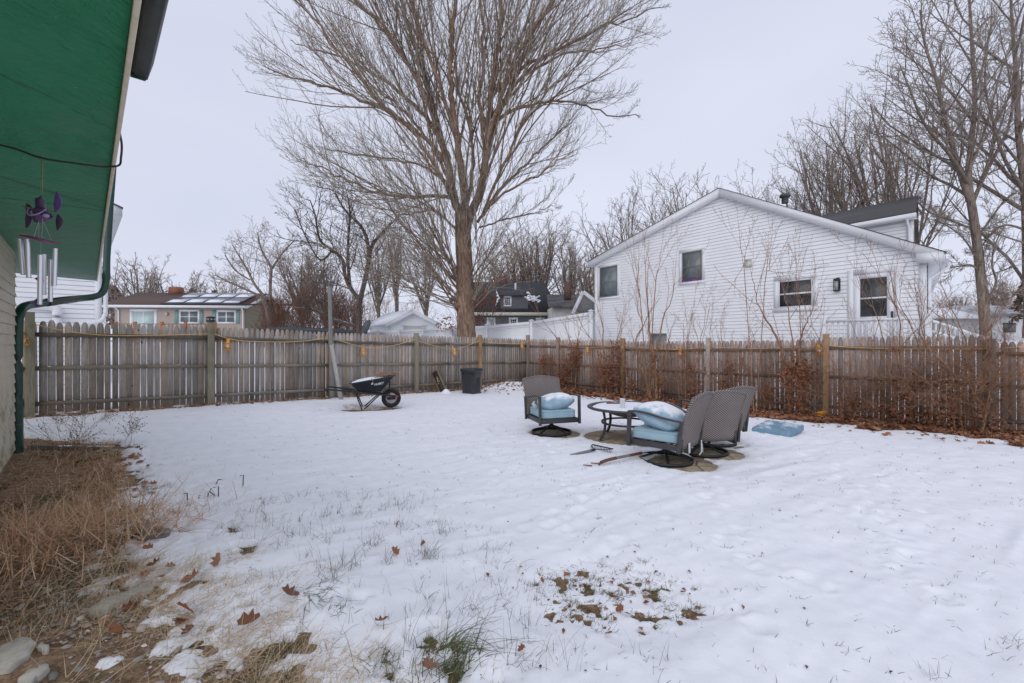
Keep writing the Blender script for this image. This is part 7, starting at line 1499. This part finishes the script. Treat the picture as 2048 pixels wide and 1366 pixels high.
n = 16000; xx = rng.uniform(-.1, 1.35, n); yy = rng.uniform(2.2, 3.3, n); ok = ST(xx, yy) < .003; xx, yy = xx[ok], yy[ok]; n = len(xx); blades(m, on(xx, yy), rng.uniform(.015, .055, n), rng.uniform(.0018, .0036, n), rng.uniform(.5, 1.5, n), rng.uniform(0, 6.3, n), rng.normal(.3, .5, n), 5)
kind('matted_grass', m, leafmat('matted_grass', [(.10, .10, .045), (.22, .18, .10), (.30, .24, .14), (.08, .11, .04), (.16, .12, .06)], .8), 'stuff')
m = M(); x_ = rng.normal(.62, .30, 46); y_ = rng.normal(2.74, .2, 46); leaves(m, np.c_[x_, y_, S(x_, y_) + .006], .038, .5, True); kind('leaf_scraps', m, LBR, 'stuff')
# gravel and dead leaves on the bare ground
k = N('pebbles'); k.col(k.ramp(k.rnd(), [(0, (.24, .20, .17)), (.3, (.42, .36, .30)), (.55, (.17, .15, .14)), (.75, (.64, .58, .50)), (1, (.34, .22, .16))])); k.set(.85)
m = M(); n = 1700; y_ = rng.uniform(1.75, 3.4, n) ; x_ = np.interp(y_, BY, BX) - .1 - rng.exponential(.45, n); x_[:300] = rng.uniform(-5, -3, 300); y_[:300] = rng.uniform(3.6, 5.2, 300)
ico = np.array([(0, 0, 1), (.89, 0, .45), (.28, .85, .45), (-.72, .53, .45), (-.72, -.53, .45), (.28, -.85, .45), (.72, .53, -.45), (-.28, .85, -.45), (-.89, 0, -.45), (-.28, -.85, -.45), (.72, -.53, -.45), (0, 0, -1)]); icf = np.array([(0, 1, 2), (0, 2, 3), (0, 3, 4), (0, 4, 5), (0, 5, 1), (1, 6, 2), (2, 7, 3), (3, 8, 4), (4, 9, 5), (5, 10, 1), (6, 7, 2), (7, 8, 3), (8, 9, 4), (9, 10, 5), (10, 6, 1), (11, 7, 6), (11, 8, 7), (11, 9, 8), (11, 10, 9), (11, 6, 10)])
for i in range(n):
    s_ = rng.choice([.006, .009, .013, .020, .028], p=[.36, .32, .2, .10, .02]) * rng.uniform(.7, 1.3); v = ico * (1 + rng.normal(0, .16, ico.shape)) * np.array([1, rng.uniform(.5, .9), rng.uniform(.25, .6)]) * s_; v = v @ Rz(rng.uniform(0, 6.3)).T; m.add(v + (x_[i], y_[i], g1(x_[i], y_[i]) + .006), icf, rng.random())
kind('gravel', m, k.m, 'stuff')
m = M(); n = 150; y_ = rng.uniform(2.1, 5.9, n); x_ = np.interp(y_, BY, BX) - rng.exponential(.6, n) + .15; leaves(m, np.c_[x_, y_, S(x_, y_) + .012], .065, .35, False); kind('dead_leaves', m, LBR, 'stuff')
# ------------------------------------------------------------ camera, light, sky
cam = bpy.data.cameras.new('camera'); co = bpy.data.objects.new('camera', cam); COL.objects.link(co)
co.location = (0, 0, CAMZ); co.rotation_euler = (PI / 2, 0, 0); cam.lens = 16.0; cam.sensor_width = 36; cam.clip_start = .05; cam.clip_end = 2000; scene.camera = co
w = bpy.data.worlds.new('World'); scene.world = w; w.use_nodes = True; nt = w.node_tree; nt.nodes.clear()
EL, AZ = math.radians(30), math.radians(200)
sk = nt.nodes.new('ShaderNodeTexSky'); sk.sky_type = 'NISHITA'; sk.sun_disc = False; sk.sun_elevation = EL; sk.sun_rotation = AZ; sk.air_density = 1.0; sk.dust_density = 2.0
hs = nt.nodes.new('ShaderNodeHueSaturation'); hs.inputs['Saturation'].default_value = .35; nt.links.new(sk.outputs[0], hs.inputs['Color'])
tc = nt.nodes.new('ShaderNodeTexCoord'); mp = nt.nodes.new('ShaderNodeMapping'); mp.inputs['Scale'].default_value = (1, 1, 2.2); nt.links.new(tc.outputs['Generated'], mp.inputs[0])
nz = nt.nodes.new('ShaderNodeTexNoise'); nz.inputs['Scale'].default_value = 1.3; nz.inputs['Detail'].default_value = 3; nt.links.new(mp.outputs[0], nz.inputs[0])
cr = nt.nodes.new('ShaderNodeValToRGB'); e = cr.color_ramp.elements; e[0].position = .3; e[0].color = (5.65, 6.0, 7.35, 1); e[1].position = .7; e[1].color = (6.75, 7.1, 8.45, 1); nt.links.new(nz.outputs[0], cr.inputs[0])
mx = nt.nodes.new('ShaderNodeMix'); mx.data_type = 'RGBA'; mx.inputs[0].default_value = .90; nt.links.new(hs.outputs[0], mx.inputs[6]); nt.links.new(cr.outputs[0], mx.inputs[7])
bg = nt.nodes.new('ShaderNodeBackground'); bg.inputs[1].default_value = .10; out = nt.nodes.new('ShaderNodeOutputWorld'); nt.links.new(mx.outputs[2], bg.inputs[0]); nt.links.new(bg.outputs[0], out.inputs[0])
sd = bpy.data.lights.new('sun', 'SUN'); sd.energy = .75; sd.angle = math.radians(60); sd.color = (1, .97, .93); so = bpy.data.objects.new('sun', sd); COL.objects.link(so)
dv = Vector((math.sin(AZ) * math.cos(EL), math.cos(AZ) * math.cos(EL), math.sin(EL))); so.rotation_euler = dv.to_track_quat('Z', 'Y').to_euler(); so.location = (0, 0, 30)
scene.view_settings.view_transform = 'Standard'; scene.view_settings.look = 'None'; scene.view_settings.exposure = 0.22; scene.view_settings.gamma = 1
scene.render.engine = 'CYCLES'
scene.cycles.max_bounces = 6
